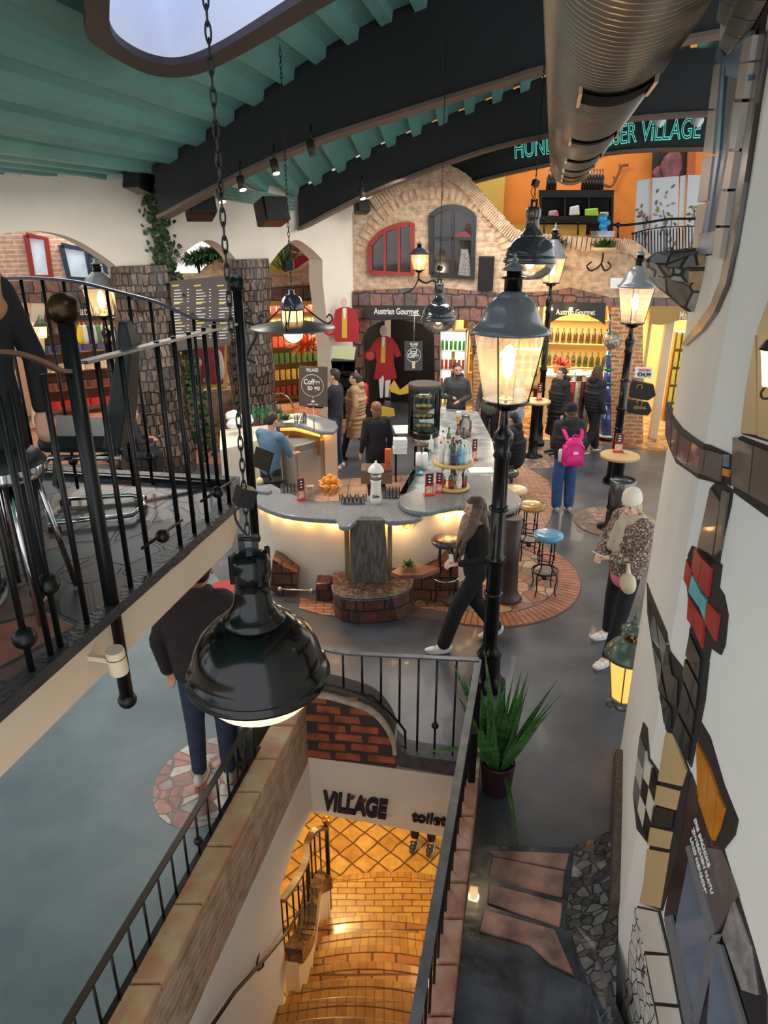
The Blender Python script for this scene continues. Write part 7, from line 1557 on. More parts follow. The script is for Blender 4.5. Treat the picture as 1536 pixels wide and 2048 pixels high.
# brick arch around the windows
m = MB()
for k in range(34):
    a = PI*(1.02-k/33*.94); cx, cy, rx, ry = 868, 560, 165, 172
    x0, y0 = cx+math.cos(a)*rx*.86, cy-math.sin(a)*ry*.86-14; x1, y1 = cx+math.cos(a)*rx, cy-math.sin(a)*ry-14
    if y0 > 500 or x0 < 716 or x1 < 712: continue
    p = FAC.at(x0, y0, .015); q = FAC.at(x1, y1, .015); m.bar(p, q, .085, .03, up=FAC.n)
struct(m, 'trim_27', SOLD)
SGN = mat('charcoal_shop_sign', (44, 44, 46), .5)
def shopsign(label, px, txt, x0, y0, x1, size, mt=SGN, off=.12, col_=SW):
    t = thing('shop_sign', label, 'sign', FAC.at(x0, y0)); fpoly(px, off, .04, 'board', mt, t)
    a = FAC.at(x0, y0, off+.005); b = FAC.at(x1, y0+ (1 if x1-x0 > 60 else 0), off+.005); text(txt, a, b-a, (0, 0, 1), size, col_, t, 'lettering', width=(b-a).length, bold=.02); return t
shopsign('charcoal shop sign with white lettering over the dark doorway', [(728, 611), (862, 612), (861, 638), (727, 637)], 'Austrian Gourmet', 748, 628, 838, .17)
wv = [(1096, 606), (1212, 606), (1210, 650), (1196, 640), (1175, 630), (1150, 627), (1120, 634), (1096, 648)]
shopsign('wavy-bottomed dark shop sign with lit lettering over the yellow shop', wv, 'Austrian Gourmet', 1112, 629, 1190, .15)
shopsign('gold shop sign with mosaic edge, mostly cut by the white wall at right', [(1300, 612), (1420, 612), (1420, 640), (1360, 640), (1325, 650), (1300, 648)], 'Mo', 1358, 638, 1372, .2, mat('gold_sign', (170, 134, 70), .4))
for x in (1102, 1142): 
    p = FAC.at(x, 618, .3); t = thing('sign_spot', 'tiny lit spot in front of the wavy shop sign, %s' % ('left one' if x < 1120 else 'right one'), 'spotlight', p); m = MB(); m.ball(p, .035, 10); m.build('lens', BULB, t); m = MB(); m.bar(p, p-FAC.n*.2+Vector((0, 0, .05)), .015, .015); m.build('arm', BLACK, t)
# blue ringed column
p = Z(1210, 878, 0); top = Y(1232, 628, p.y); t = thing('ceramic_column', 'leaning blue glazed ceramic column with green rings and silver ball', 'column', (p.x, p.y, 0))
BLU = mat('blue_glaze', (50, 84, 160), .15, coat=.8, var=.3, vs_=4); GRG = mat('green_glaze', (60, 130, 80), .2, coat=.5); d = top-p
def cp(f): return p+d*f
m = MB(); m.lathe([(.2, 0), (.2, .07)], p, 24); m.build('base', BLACK, t); m = MB(); m.lathe([(.185, .07), (.19, .1), (.17, .12)], p, 24); m.build('white_ring', PORC, t)
for a, b, r0, r1 in ((.04, .30, .165, .14), (.31, .46, .145, .135), (.465, .57, .14, .13), (.575, .72, .13, .12), (.73, .80, .13, .12), (.86, 1.0, .12, .14)):
    m = MB(); m.tube([cp(a), cp((a+b)/2), cp(b)], [r0, (r0+r1)/2, r1], 20); m.build('drum', BLU, t)
for f in (.31, .47, .58, .69, .86): m = MB(); m.tube([cp(f-.006), cp(f+.006)], .155, 20); m.build('ring', GRG, t)
m = MB(); m.ball(cp(.80), .2, 20); m.build('ball', crazy('silver_ball_mosaic', [(170, 170, 176), (120, 116, 120), (190, 160, 120)], (70, 66, 66), 14, .15, .04, uvm=False), t)
# doorway: fridge, cut-outs, extinguisher
WIG = mat('white_wig', (226, 222, 214), .8); RC = mat('cutout_red_coat', (170, 30, 36), .6); FACE = mat('cutout_face', (222, 186, 160), .6); YEL = mat('cutout_yellow', (210, 170, 60), .6); WBR = mat('cutout_white', (230, 226, 218), .6)
def cutout(label, y, cx, ytop, ybot, half=False, flip=1):
    a = Y(cx, ytop, y); b = Y(cx, ybot, y); H = (a-b).z; hh = H*(1.45 if half else 1); x0 = b.x; zt = a.z; s = hh/1.9
    t = thing('cutout_figure', label, 'display figure', (x0, y, b.z))
    def pg(pts, off, mt, nm):
        m = MB(); m.prism([Vector((x0+flip*u*s, y-off, zt-v*s)) for u, v in pts if True], (0, .02, 0)); m.build(nm, mt, t)
    def el(cu, cv, ru, rv, off, mt, nm): pg([(cu+ru*math.cos(q), cv+rv*math.sin(q)) for q in [2*PI*i/18 for i in range(18)]], off, mt, nm)
    el(0, .14, .1, .13, 0, WIG, 'wig'); el(-.01, .16, .065, .09, .012, FACE, 'face')
    if half: pg([(-.2, .32), (-.06, .26), (.06, .26), (.22, .32), (.3, .6), (.26, .98), (-.22, .98), (-.3, .7)], .006, RC, 'coat')
    else: pg([(-.18, .32), (-.06, .26), (.06, .26), (.2, .31), (.34, .5), (.42, .72), (.3, .78), (.24, .66), (.24, .9), (.32, 1.28), (.02, 1.34), (-.02, 1.2), (-.1, 1.3), (-.26, 1.3), (-.18, .9), (-.2, .62), (-.34, .72), (-.36, .58)], .006, RC, 'coat')
    pg([(-.06, .3), (.04, .3), (.03, .9), (-.08, .9)], .014, YEL, 'waistcoat'); pg([(-.05, .28), (.03, .28), (.0, .5), (-.03, .5)], .02, WBR, 'jabot')
    if not half:
        pg([(-.12, .92), (.0, .92), (.0, 1.3), (-.03, 1.78), (-.1, 1.78), (-.13, 1.3)], .002, WBR, 'left_leg'); pg([(.02, .95), (.14, .95), (.16, 1.3), (.1, 1.76), (.03, 1.76), (.02, 1.3)], .003, WBR, 'right_leg')
        pg([(-.17, 1.78), (-.02, 1.76), (-.02, 1.83), (-.19, 1.84)], .01, BLACK, 'shoe'); pg([(.02, 1.75), (.15, 1.76), (.2, 1.84), (.02, 1.84)], .01, BLACK, 'shoe')
    el(-.34, .72, .13, .13, .022, RC, 'round_box'); el(-.34, .72, .09, .09, .028, mat('box_print', (200, 80, 70), .5), 'box_print')
    return t
cutout('life-size cut-out figure in red coat and white wig standing in the dark doorway', 15.55, 768, 650, 806)
cutout('half-hidden cut-out figure in red coat against the white wall left of the doorway', 14.6, 692, 588, 715, True)
p = Y(730, 785, 14.95); t = thing('fire_extinguisher', 'red fire extinguisher left of the doorway figure', 'fire extinguisher', p); m = MB(); m.lathe([(.07, -.25), (.075, -.23), (.075, .15), (.03, .22)], p, 16); m.build('body', mat('extinguisher_red', (200, 30, 26), .3, coat=.5), t); m = MB(); m.lathe([(.03, .22), (.03, .29)], p, 10); m.build('valve', BLACK, t); m = MB(); m.box(p+Vector((0, -.077, -.02)), (.06, .01, .08)); m.build('label', YEL, t)
p = Y(812, 775, 14.9); m = MB(); m.prism([Y(x, y, 14.8) for x, y in [(778, 776), (788, 760), (800, 780), (822, 764), (818, 786), (800, 790), (782, 784)]], (0, .03, 0)); tag(m.build('gold_ornament', YEL), 'flat yellow ornament right of the red-coated doorway figure', 'ornament')
m = MB(); m.prism([Y(x, y, 14.7) for x, y in [(760, 812), (788, 818), (790, 832), (762, 836)]], (0, .04, 0)); tag(m.build('yellow_wedge', YEL), 'yellow wedge with holes low in the dark doorway', 'ornament')
# open black souvenir stand and white coat left of the doorway
t = thing('souvenir_stand', 'black souvenir stand with white goods left of the doorway', 'stand', Y(688, 830, 14.3)); yy = 14.3
for y0, y1 in ((722, 742), (748, 756), (775, 783)): m = MB(); m.prism([Y(662, y0, yy), Y(712, y0, yy), Y(708, y1, yy), Y(664, y1, yy)], (0, .3, 0)); m.build('tray', BLACK, t)
m = MB(); m.prism([Y(664, 724, yy), Y(710, 724, yy), Y(706, 838, yy), Y(668, 838, yy)], (0, .04, 0)); m.build('back_panel', BLACK, t)
m = MB(); m.prism([Y(x, y, yy-.1) for x, y in [(664, 692), (712, 694), (708, 720), (664, 716)]], (0, .02, 0)); m.build('greenish_box', mat('pale_green_box', (206, 206, 160), .6), t)
m = MB(); m.prism([Y(x, y, yy-.12) for x, y in [(712, 740), (722, 770), (720, 786), (714, 786), (716, 818), (708, 804), (706, 750)]], (0, .03, 0)); tag(m.build('white_garment', WBR), 'white garment hanging at the right of the black souvenir stand', 'garment')
def rack(name, label, cat, a, b, z0, z1, dep, nsh, mt, back=None):
    """open shelving from plan point a to b"""
    a = Vector(a); b = Vector(b); u = (b-a).normalized(); n = Vector((-u.y, u.x, 0)); t = thing(name, label, cat, (a.x, a.y, z0)); W = (b-a).length
    for q in (a, b-u*.03): m = MB(); m.prism([q+Vector((0, 0, z0)), q+u*.03+Vector((0, 0, z0)), q+u*.03+n*dep+Vector((0, 0, z0)), q+n*dep+Vector((0, 0, z0))], (0, 0, z1-z0)); m.build('side_panel', mt, t)
    for i in range(nsh):
        z = z0+(z1-z0)*i/(nsh-1); m = MB(); m.prism([a+Vector((0, 0, z-.02)), b+Vector((0, 0, z-.02)), b+n*dep+Vector((0, 0, z-.02)), a+n*dep+Vector((0, 0, z-.02))], (0, 0, .02)); m.build('shelf', mt, t)
    m = MB(); m.prism([a+n*dep+Vector((0, 0, z0)), b+n*dep+Vector((0, 0, z0)), b+n*(dep+.02)+Vector((0, 0, z0)), a+n*(dep+.02)+Vector((0, 0, z0))], (0, 0, z1-z0)); m.build('back_panel', back or mt, t)
    return a, b, u, n, t
def fill(proto, a, b, n, z, count, dep, label, group, cat, jit=.01):
    u = b-a
    for i in range(count):
        o = proto if 'label' not in proto else proto.copy()
        if o is not proto: col.objects.link(o)
        o.location = a+u*((i+.6)/(count+.2))+n*(dep*.45+random.uniform(-jit, jit))+Vector((0, 0, z+.001)); tag(o, label, cat, group)
def proto_bottle(c, h, r, capc=(30, 30, 30)):
    m = MB(); m.lathe([(r, 0), (r, h*.6), (r*.4, h*.75), (r*.38, h)], (0, 0, 0), 10); return m.build('bottle', mat('plain_glass_'+str(c), c, .15, coat=.4), loc=(0, 0, 0))
def proto_can(c, h=.15, r=.04): m = MB(); m.lathe([(r*.9, 0), (r, .01), (r, h-.01), (r*.8, h)], (0, 0, 0), 12); return m.build('drink_can', mat('can_'+str(c), c, .25, .3), loc=(0, 0, 0))
def proto_box(nm, c, d): m = MB(); m.box((0, 0, d[2]/2), d); return m.build(nm, mat('pack_'+str(c), c, .5, var=.3, vs_=20), loc=(0, 0, 0))
f0 = FAC.at(876, 800, -.25); f1 = FAC.at(928, 800, -.25); a = Vector((f0.x, f0.y, 0)); b = Vector((f1.x, f1.y, 0))
a, b, u, n, t = rack('drinks_fridge', 'glass fronted drinks fridge with rows of red green and yellow drinks right of the doorway', 'fridge', a, b, .1, 2.1, .4, 6, WBR, mat('lit_fridge_back', (240, 240, 220), .5, emis=(255, 250, 220), es=.8))
for i, c in enumerate(((206, 176, 40), (226, 190, 50), (196, 60, 36), (210, 70, 40), (60, 140, 70))):
    fill(proto_can(c, .2, .032), a, b, n, .1+2.0*i/5, 6, .2, 'drink %s in the glass fronted fridge' % ['on the lowest shelf', 'on the second shelf', 'red, on the middle shelf', 'orange-red, on the fourth shelf', 'green, on the top shelf'][i], 'fridge drinks row %s' % 'abcde'[i], 'drink')
light('fridge_light', 'POINT', (a+b)/2+Vector((0, .1, 2.0)), 5, (1, .97, .85), .05)
# yellow shop: wall shelves with bottles, counter, wine rack, flowers
YW = mat('yellow_shelf_wood', (224, 196, 130), .5)
sh = [at(2.2, 3.1, 0), at(3.5, 3.1, 0), at(3.6, 3.1, 0), at(5.6, 3.1, 0)]
a, b, u, n, t = rack('wall_shelving', 'pale shelving with amber bottles at the back left of the yellow shop', 'shelf', at(2.1, 2.7, 0), at(3.7, 2.7, 0), .8, 2.65, .3, 5, YW)
for i, c in enumerate(((150, 90, 30), (190, 140, 50), (110, 120, 50), (200, 90, 40))): fill(proto_bottle(c, .3, .045), a, b, n, .8+1.85*i/4, 11, .2, 'bottle on shelf %s of the back left shop shelving' % ['one', 'two', 'three', 'four'][i], 'bottles of the left shop shelving row '+'abcd'[i], 'bottle')
a, b, u, n, t = rack('wall_shelving', 'pale shelving with labelled bottles behind the shop counter', 'shelf', at(3.8, 2.7, 0), at(5.8, 2.7, 0), 1.0, 2.65, .3, 4, YW)
for i, c in enumerate(((60, 70, 36), (70, 50, 30), (214, 180, 80))):
    fill(proto_bottle(c, .34, .05), a, b, n, 1.0+1.65*i/3, 14, .2, 'bottle on shelf %s behind the shop counter' % ['one, the lowest,', 'two', 'three, the top one,'][i], 'bottles behind the counter row '+'abc'[i], 'bottle')
t = thing('shop_counter', 'cream shop counter behind the person in the black puffer', 'counter', at(4.2, 1.5, 0)); m = MB(); m.prism([at(3.9, 1.2, 0), at(5.4, 1.2, 0), at(5.4, 1.9, 0), at(3.9, 1.9, 0)], (0, 0, 1.05)); m.build('body', mat('cream_counter', (226, 206, 156), .5), t); m = MB(); m.prism([at(3.85, 1.15, 1.05), at(5.45, 1.15, 1.05), at(5.45, 1.95, 1.05), at(3.85, 1.95, 1.05)], (0, 0, .04)); m.build('worktop', mat('cream_top', (236, 222, 184), .3), t)
p = at(4.25, 1.5, 1.09); t = thing('praline_basket', 'basket of red pralines with brown ribbon leaves on the shop counter', 'basket', p); m = MB(); m.lathe([(.16, 0), (.2, .16)], p, 18); m.build('basket', mat('wicker', (150, 96, 50), .7, bump=.6, bs=40), t); m = MB(); leaves(m, p+Vector((0, 0, .16)), .1, 40, .28, .04, .3, .3); m.build('ribbon_leaves', mat('red_brown_leaf', (150, 50, 34), .6), t)
t = thing('wine_rack', 'wooden wine rack with round bottle ends in the yellow shop', 'rack', at(3.45, 1.0, .8)); m = MB(); m.prism([at(3.2, .9, .75), at(3.75, .9, .75), at(3.75, 1.2, .75), at(3.2, 1.2, .75)], (0, 0, .9)); m.build('block', YW, t)
for i in range(3):
    for j in range(3): m = MB(); c = at(3.3+.17*i, .89, 1.15+.17*j); m.tube([c, c-FAC.n*-.03], .07, 14); m.build('bottle_end', mat('dark_red_glass', (90, 30, 26), .2), t)
p = at(2.85, .9, .9); t = thing('vase', 'yellow-green vase with dried autumn branches in the yellow shop', 'vase', p); m = MB(); m.lathe([(.07, 0), (.14, .15), (.13, .3), (.06, .4), (.07, .43)], p, 20); m.build('body', mat('yellowgreen_glaze', (196, 196, 130), .3), t); m = MB(); leaves(m, p+Vector((0, 0, .4)), .06, 170, .75, .05, .5, .2); m.build('dried_branches', mat('autumn_leaf', (150, 100, 50), .7, c2=(96, 70, 36), vs_=9), t)
t = thing('dark_table', 'dark wooden display table carrying the vase in the yellow shop', 'table', at(2.9, .8, 0)); m = MB(); m.prism([at(2.4, .6, .84), at(3.8, .6, .84), at(3.8, 1.25, .84), at(2.4, 1.25, .84)], (0, 0, .06)); m.build('table_top', mat('dark_walnut', (70, 40, 26), .4), t)
for q in (at(2.5, .7, 0), at(3.7, .7, 0), at(3.7, 1.15, 0), at(2.5, 1.15, 0)): m = MB(); m.box(q+Vector((0, 0, .42)), (.06, .06, .84)); m.build('leg', mat('dark_walnut', (1, 1, 1)), t)
# round clothes rack with scarves
c = Y(1150, 745, 13.9); t = thing('clothes_rack', 'round chrome clothes rack hung with scarves in front of the yellow shop', 'clothes rack', (c.x, c.y, 0))
for z in (c.z, c.z-.12): m = MB(); m.tube([(c.x+math.cos(q)*.34, c.y+math.sin(q)*.34, z) for q in [2*PI*i/32 for i in range(32)]], .012, 6, True); m.build('ring', CHROME, t)
m = MB(); m.tube([(c.x, c.y, 0), (c.x, c.y, c.z)], .02, 8); m.build('pole', CHROME, t)
SCC = [(176, 120, 80), (190, 180, 170), (206, 90, 120), (60, 60, 70), (200, 60, 60), (210, 190, 150), (120, 60, 50), (230, 220, 214)]
for i in range(22):
    q = PI+.1+i*.29; x, y = c.x+math.cos(q)*.34, c.y+math.sin(q)*.34; L = random.uniform(.7, 1.15); cc_ = SCC[i % 8]; td = Vector((-math.sin(q), math.cos(q), 0))
    m = MB(); m.loft([[Vector((x, y, c.z-.12-L*f))+td*s_*(.05+.02*f)+Vector((math.cos(q), math.sin(q), 0))*.02*math.sin(s_*3+i)+Vector((math.cos(q), math.sin(q), 0))*k_*.02 for s_, k_ in ((-1, 0), (0, 1), (1, 0), (0, -1))] for f in (0, .4, .8, 1)], smooth=True)
    tag(m.build('scarf', mat('scarf_'+str(cc_), cc_, .9, var=.4, vs_=16)), 'patterned scarf hanging on the round chrome rack', 'scarf', 'scarves on the round rack')
# price card, Vienna bags, key ring wall
t = thing('price_sign', 'white price card with red heading above the black bags on the brick pier', 'sign', FAC.at(1287, 750, .3)); PR = Plane((FAC.at(1272, 750, .5).x, FAC.at(1272, 750, .5).y), (FAC.at(1305, 750, .5).x, FAC.at(1305, 750, .5).y))
fpoly([(1271, 733), (1305, 735), (1303, 758), (1269, 755)], 0, .01, 'card', WP, t, PR); a = PR.at(1276, 742, .01); b = PR.at(1300, 743, .01); text('TASCHEN', a, b-a, (0, 0, 1), .07, mat('red_print', (210, 60, 60), .6), t, 'lettering', width=(b-a).length); a = PR.at(1274, 752, .01); b = PR.at(1301, 753, .01); text('\u20ac24,99', a, b-a, (0, 0, 1), .1, mat('black_lettering', (1, 1, 1)), t, 'lettering', width=(b-a).length, bold=.02)
GOLD = mat('gold_print', (206, 166, 80), .4); BAGB = mat('black_bag_cloth', (38, 34, 34), .7)
def bag(label, px, txt, ly, sz):
    t = thing('shopping_bag', label, 'bag', PR.at(1282, ly)); fpoly(px, .02, .12, 'body', BAGB, t, PR, bevel=.02)
    a = PR.at(1266, ly, .03); b = PR.at(1292, ly+1, .03); text(txt, a, b-a, (0, 0, 1), sz, GOLD, t, 'lettering', width=(b-a).length) if txt else None
    m = MB(); q = PR.at(1279, ly-12, .03); m.tube([q+PR.u*math.cos(w)*.05+Vector((0, 0, math.sin(w)*.05)) for w in [-.9+PI*1.0*0+i*.33 for i in range(15)]], .006, 5); m.build('gold_emblem', GOLD, t)
    return t
bag('black bag with gold picture hanging highest under the price card', [(1266, 760), (1308, 770), (1312, 792), (1296, 802), (1258, 794), (1262, 768)], '', 786, .1)
bag('black bag with gold word VIENNA hanging below the other bag', [(1256, 800), (1298, 806), (1304, 822), (1296, 832), (1254, 826)], 'VIENNA', 818, .09)
a, b, u, n, t = rack('key_ring_rack', 'tall rack of yellow carded souvenirs at the right edge of the shops', 'rack', at(6.35, .5, 0), at(7.1, .5, 0), .35, 2.15, .2, 5, mat('golden_panel', (196, 140, 60), .5))
kp = proto_box('carded_souvenir', (246, 220, 90), (.07, .02, .3))
for i in range(5): fill(kp if i == 0 else kp, a, b, n, .4+.36*i, 7, -.1, 'yellow carded souvenir hanging on the tall rack', 'carded souvenirs on the tall rack', 'souvenir')
m = MB(); m.prism([at(6.1, .3, 0), at(6.25, .3, 0), at(6.25, .5, 0), at(6.1, .5, 0)], (0, 0, 2.4)); struct(m, 'trim_28', CREAM2)
# ------------------------------------------------------------------ upper gallery
t = thing('gallery_railing', 'black iron gallery railing with curved top rail above the brick wall', 'railing', FAC.at(1250, 470, -.5))
rt = [FAC.at(x, y, -.35) for x, y in [(1085, 436), (1120, 440), (1156, 444), (1236, 450), (1262, 449), (1300, 444), (1340, 438), (1398, 438)]]
m = MB(); m.tube(spline(rt, 4), .022, 8); m.build('top_rail', BLACK, t)
for x, y0, y1 in ((1088, 438, 470), (1156, 444, 470), (1236, 450, 478)): m = MB(); m.tube([FAC.at(x, y0, -.35), FAC.at(x, y1, -.35)], .018, 6); m.ball(FAC.at(x, y0, -.35), .05, 10); m.build('post', BLACK, t)
rl = [FAC.at(x, y, -.35) for x, y in [(1262, 468), (1290, 460), (1330, 454), (1398, 452)]]; m = MB(); m.tube(rl, .012, 6); m.build('second_rail', BLACK, t)
for i in range(22):
    x = 1266+6.2*i; m = MB(); m.tube([FAC.at(x, 465-(x-1262)*.1, -.35), FAC.at(x, 500+(x-1262)*.42, -.35)], .011, 6); m.build('baluster', BLACK, t)
PNL = spotted('leaf_painted_panel', [(232, 234, 236), (206, 180, 120), (232, 234, 236), (150, 120, 110), (232, 234, 236)], 9, .5, [0, .36, .42, .57, .61]); WPN = mat('white_panel', (226, 230, 234), .4)
t = thing('folding_screen', 'tall white folding screen painted with leaves on the upper gallery', 'screen', at(5, 1.6, 3.25))
G = Plane((at(0, 1.5, 0).x, at(0, 1.5, 0).y), (at(1, 1.5, 0).x, at(1, 1.5, 0).y))
LEFM = [mat('painted_leaf_%d' % i, c, .6) for i, c in enumerate(((150, 126, 70), (110, 90, 84), (190, 140, 150), (120, 110, 150), (170, 150, 90)))]
for px, nm in (([(1274, 362), (1302, 357), (1300, 560), (1264, 560)], 0), ([(1305, 356), (1358, 352), (1352, 560), (1300, 560)], 1), ([(1361, 352), (1372, 350), (1362, 560), (1354, 560)], 2), ([(1376, 350), (1412, 350), (1405, 560), (1366, 560)], 3)):
    pn = fpoly(px, .05*(nm % 2), .03, 'panel', WPN, t, G)
    if nm == 2: continue
    xs = [q[0] for q in px]; m5 = [MB() for _ in LEFM]; st = MB()
    for i in range(42 if nm else 24):
        x = random.uniform(min(xs)+8, max(xs)-6); y = random.uniform(372 if nm == 1 else 410, 520); c = G.at(x, y, .055 if nm % 2 else .008); a_ = random.uniform(0, PI); r = random.uniform(.03, .06)
        if not inside(x, y, [Vector((q[0], q[1], 0)) for q in px]): continue
        m5[i % 5].prism([c+(G.u*math.cos(w)*r*.5*math.cos(a_)-G.u*math.sin(w)*r*math.sin(a_))+Vector((0, 0, math.cos(w)*r*.5*math.sin(a_)+math.sin(w)*r*math.cos(a_))) for w in [2*PI*j/8 for j in range(8)]], G.n*.004)
    V = MB()
    for q_, mm in zip(m5, LEFM):
        if q_.v: q_.build('painted_leaves', mm, pn)
    x0 = sum(xs)/4; st.tube(spline([G.at(x0, 530, .06), G.at(x0+4, 470, .06), G.at(x0-2, 420, .06)], 5), .008, 5); st.tube(spline([G.at(x0+2, 480, .06), G.at(x0+12, 460, .06), G.at(x0+16, 430, .06)], 4), .006, 5); st.build('painted_stem', LEFM[1], pn)
t = thing('back_bar_shelf', 'black back bar shelving below the orange wall on the gallery', 'shelf', at(3.4, 3.3, 3.25))
GP = Plane((at(0, 3.3, 0).x, at(0, 3.3, 0).y), (at(1, 3.3, 0).x, at(1, 3.3, 0).y))
fpoly([(1078, 380), (1228, 380), (1226, 395), (1078, 395)], .3, .5, 'top_board', BLACK, t, GP); fpoly([(1078, 432), (1226, 432), (1226, 446), (1078, 446)], .35, .55, 'worktop', BLACK, t, GP); fpoly([(1078, 380), (1228, 380), (1226, 470), (1078, 470)], -.25, .04, 'back_panel', mat('very_dark_panel', (22, 20, 20), .6), t, GP)
for x in (1080, 1128, 1176, 1222): fpoly([(x, 380), (x+4, 380), (x+4, 446), (x, 446)], .25, .4, 'upright', BLACK, t, GP)
pb_ = proto_bottle((30, 22, 22), .42, .05)
for i, x in enumerate(list(range(1096, 1112, 6))+list(range(1166, 1204, 6))):
    o = pb_ if i == 0 else pb_.copy()
    if i: col.objects.link(o)
    o.location = GP.at(x, 380, .15); tag(o, 'dark wine bottle standing on top of the black back bar shelving', 'bottle', 'wine bottles on the back bar')
for px, c, lb, nm in (([(1140, 414), (1158, 410), (1160, 430), (1138, 431)], (206, 206, 210), 'white card machine on the gallery back bar', 'card_machine'), ([(1170, 418), (1196, 416), (1198, 432), (1170, 432)], (150, 196, 60), 'lime green box on the gallery back bar', 'green_box'), ([(1098, 422), (1114, 420), (1118, 432), (1096, 432)], (170, 160, 156), 'grey rounded container at the left of the gallery back bar', 'container'), ([(1200, 424), (1218, 424), (1217, 433), (1200, 433)], (190, 170, 140), 'beige bowl at the right end of the gallery back bar', 'bowl')):
    tag(fpoly(px, .45, .1, nm, mat('gb_'+str(c), c, .4), None, GP, bevel=.02), lb, 'container')
tag(fpoly([(1111, 422), (1116, 422), (1117, 432), (1110, 432)], .5, .05, 'pink_bottle', mat('pink_plastic', (226, 70, 110), .4), None, GP), 'small pink bottle beside the grey container on the gallery back bar', 'bottle')
t = thing('blue_cup_tower', 'clear box with bright blue cups standing on the gallery edge', 'cups', FAC.at(1208, 470, -.2)); fpoly([(1183, 462), (1230, 462), (1228, 474), (1184, 474)], -.2, .3, 'clear_box', glass('clear_box_plastic', (220, 230, 240), gloss=.6), t)
for i, (x, y) in enumerate(((1205, 437), (1206, 452), (1208, 462), (1215, 446))): m = MB(); m.ball(FAC.at(x, y, -.35), .09-.01*i, 14); m.build('blue_cup', mat('bright_blue_plastic', (40, 150, 210), .3), t)
# antler
t = thing('antler', 'brown deer antler mounted on the orange gallery wall', 'antler', GP.at(1235, 370, -.6)); m = MB(); o_ = -.75; m.tube([GP.at(x, y, o_) for x, y in spline_xy] if False else spline([GP.at(x, y, o_) for x, y in [(1205, 368), (1222, 373), (1232, 358), (1238, 345), (1244, 332), (1257, 330)]], 4), .03, 8); m.tube([GP.at(1238, 346, o_), GP.at(1240, 328, o_)], .02, 6); m.tube([GP.at(1230, 362, o_), GP.at(1227, 352, o_)], .02, 6); m.build('branch', mat('antler_brown', (110, 66, 40), .6), t)
GQ = Plane((at(0, 4.1, 0).x, at(0, 4.1, 0).y), (at(1, 4.1, 0).x, at(1, 4.1, 0).y))
t = thing('dark_painting', 'dark painting with a blurred pink and red bouquet shape high on the gallery', 'painting', GQ.at(1340, 350)); fpoly([(1306, 298), (1376, 298), (1374, 352), (1304, 354)], .1, .05, 'canvas', mat('dark_canvas', (26, 20, 22), .6), t, GQ); m = MB(); m.ball(GQ.at(1345, 332, .12), (.28, .03, .3), 14); m.ball(GQ.at(1322, 345, .12), (.2, .03, .15), 12); m.ball(GQ.at(1348, 314, .12), (.12, .03, .2), 12); m.build('painted_bouquet', mat('faded_pink_paint', (130, 74, 78), .7, var=.5, vs_=5), t)
fpoly([(1376, 298), (1392, 298), (1390, 352), (1374, 352)], .2, .2, 'trim_29', mat('burnt_orange', (170, 84, 30), .6), None, GQ, kind='structure')
# succulents on a scroll bracket
p = FAC.at(1207, 499, .25); t = thing('succulent_bowl', 'clay bowl of succulents on a scrolled iron bracket on the brick wall', 'planter', p); m = MB(); m.lathe([(.14, -.05), (.24, .03), (.22, .04)], p, 20); m.build('bowl', mat('sand_clay', (206, 176, 130), .7), t); m = MB(); leaves(m, p+Vector((0, 0, .03)), .17, 120, .2, .05, .3, .2); m.build('succulents', LEAF, t)
m = MB(); m.tube(spline([p-Vector((0, 0, .05)), p+Vector((0, .05, -.25)), p+Vector((-.15, .1, -.38)), p+Vector((-.25, .1, -.3)), p+Vector((-.17, .1, -.22))], 4), .016, 6); m.tube(spline([p+Vector((0, .05, -.25)), p+Vector((.1, .1, -.38)), p+Vector((.2, .1, -.3)), p+Vector((.13, .1, -.22))], 4), .016, 6); m.build('scroll_bracket', BLACK, t)
plant('trailing green plant on the brick wall behind the pendant lamp', FAC.at(1108, 500, .1), .12, .3, 120, None, .05); plant('fern tuft hanging lower on the brick wall left of the succulents', FAC.at(1112, 548, .1), .08, .25, 60, None, .04)
tag(fpoly([(1222, 556), (1262, 556), (1262, 577), (1221, 577)], .15, .12, 'white_box', WPN), 'small white box on the brick wall left of the right lantern', 'box')
# sign on the third beam
NEON = emit('turquoise_neon', (90, 190, 176), .55); SGB = B3
a = B3.at(1028, 316, .06); b = B3.at(1404, 268, .06)
def beam_text(s, x0, y0, x1, y1, size, lb):
    a = B3.at(x0, y0, .06); b = B3.at(x1, y1, .06); o = text(s, a, b-a, (0, 0, 1), size, NEON, None, 'neon_lettering', width=(b-a).length, outline=.01); tag(o, lb, 'neon sign')
beam_text('HUNDERTWASSER', 1028, 317, 1272, 283, .5, 'turquoise outlined lettering HUNDERTWASSER on the far beam, half behind the duct')
beam_text('ViLLAGE', 1281, 282, 1401, 275, .5, 'turquoise outlined word ViLLAGE at the right end of the far beam')
for x, lb in ((1312, 'left'), (1388, 'right')):
    p = B3.at(x, 238, .25); t = thing('flood_lamp', '%s of the two pale flood lamps above the neon lettering' % lb, 'spotlight', p); m = MB(); m.tube([p, p+Vector((.1, -.1, -.08))], .09, 14); m.build('head', WPN, t); m = MB(); m.bar(p, p+Vector((0, .2, .15)), .03, .03); m.build('arm', BLACK, t)
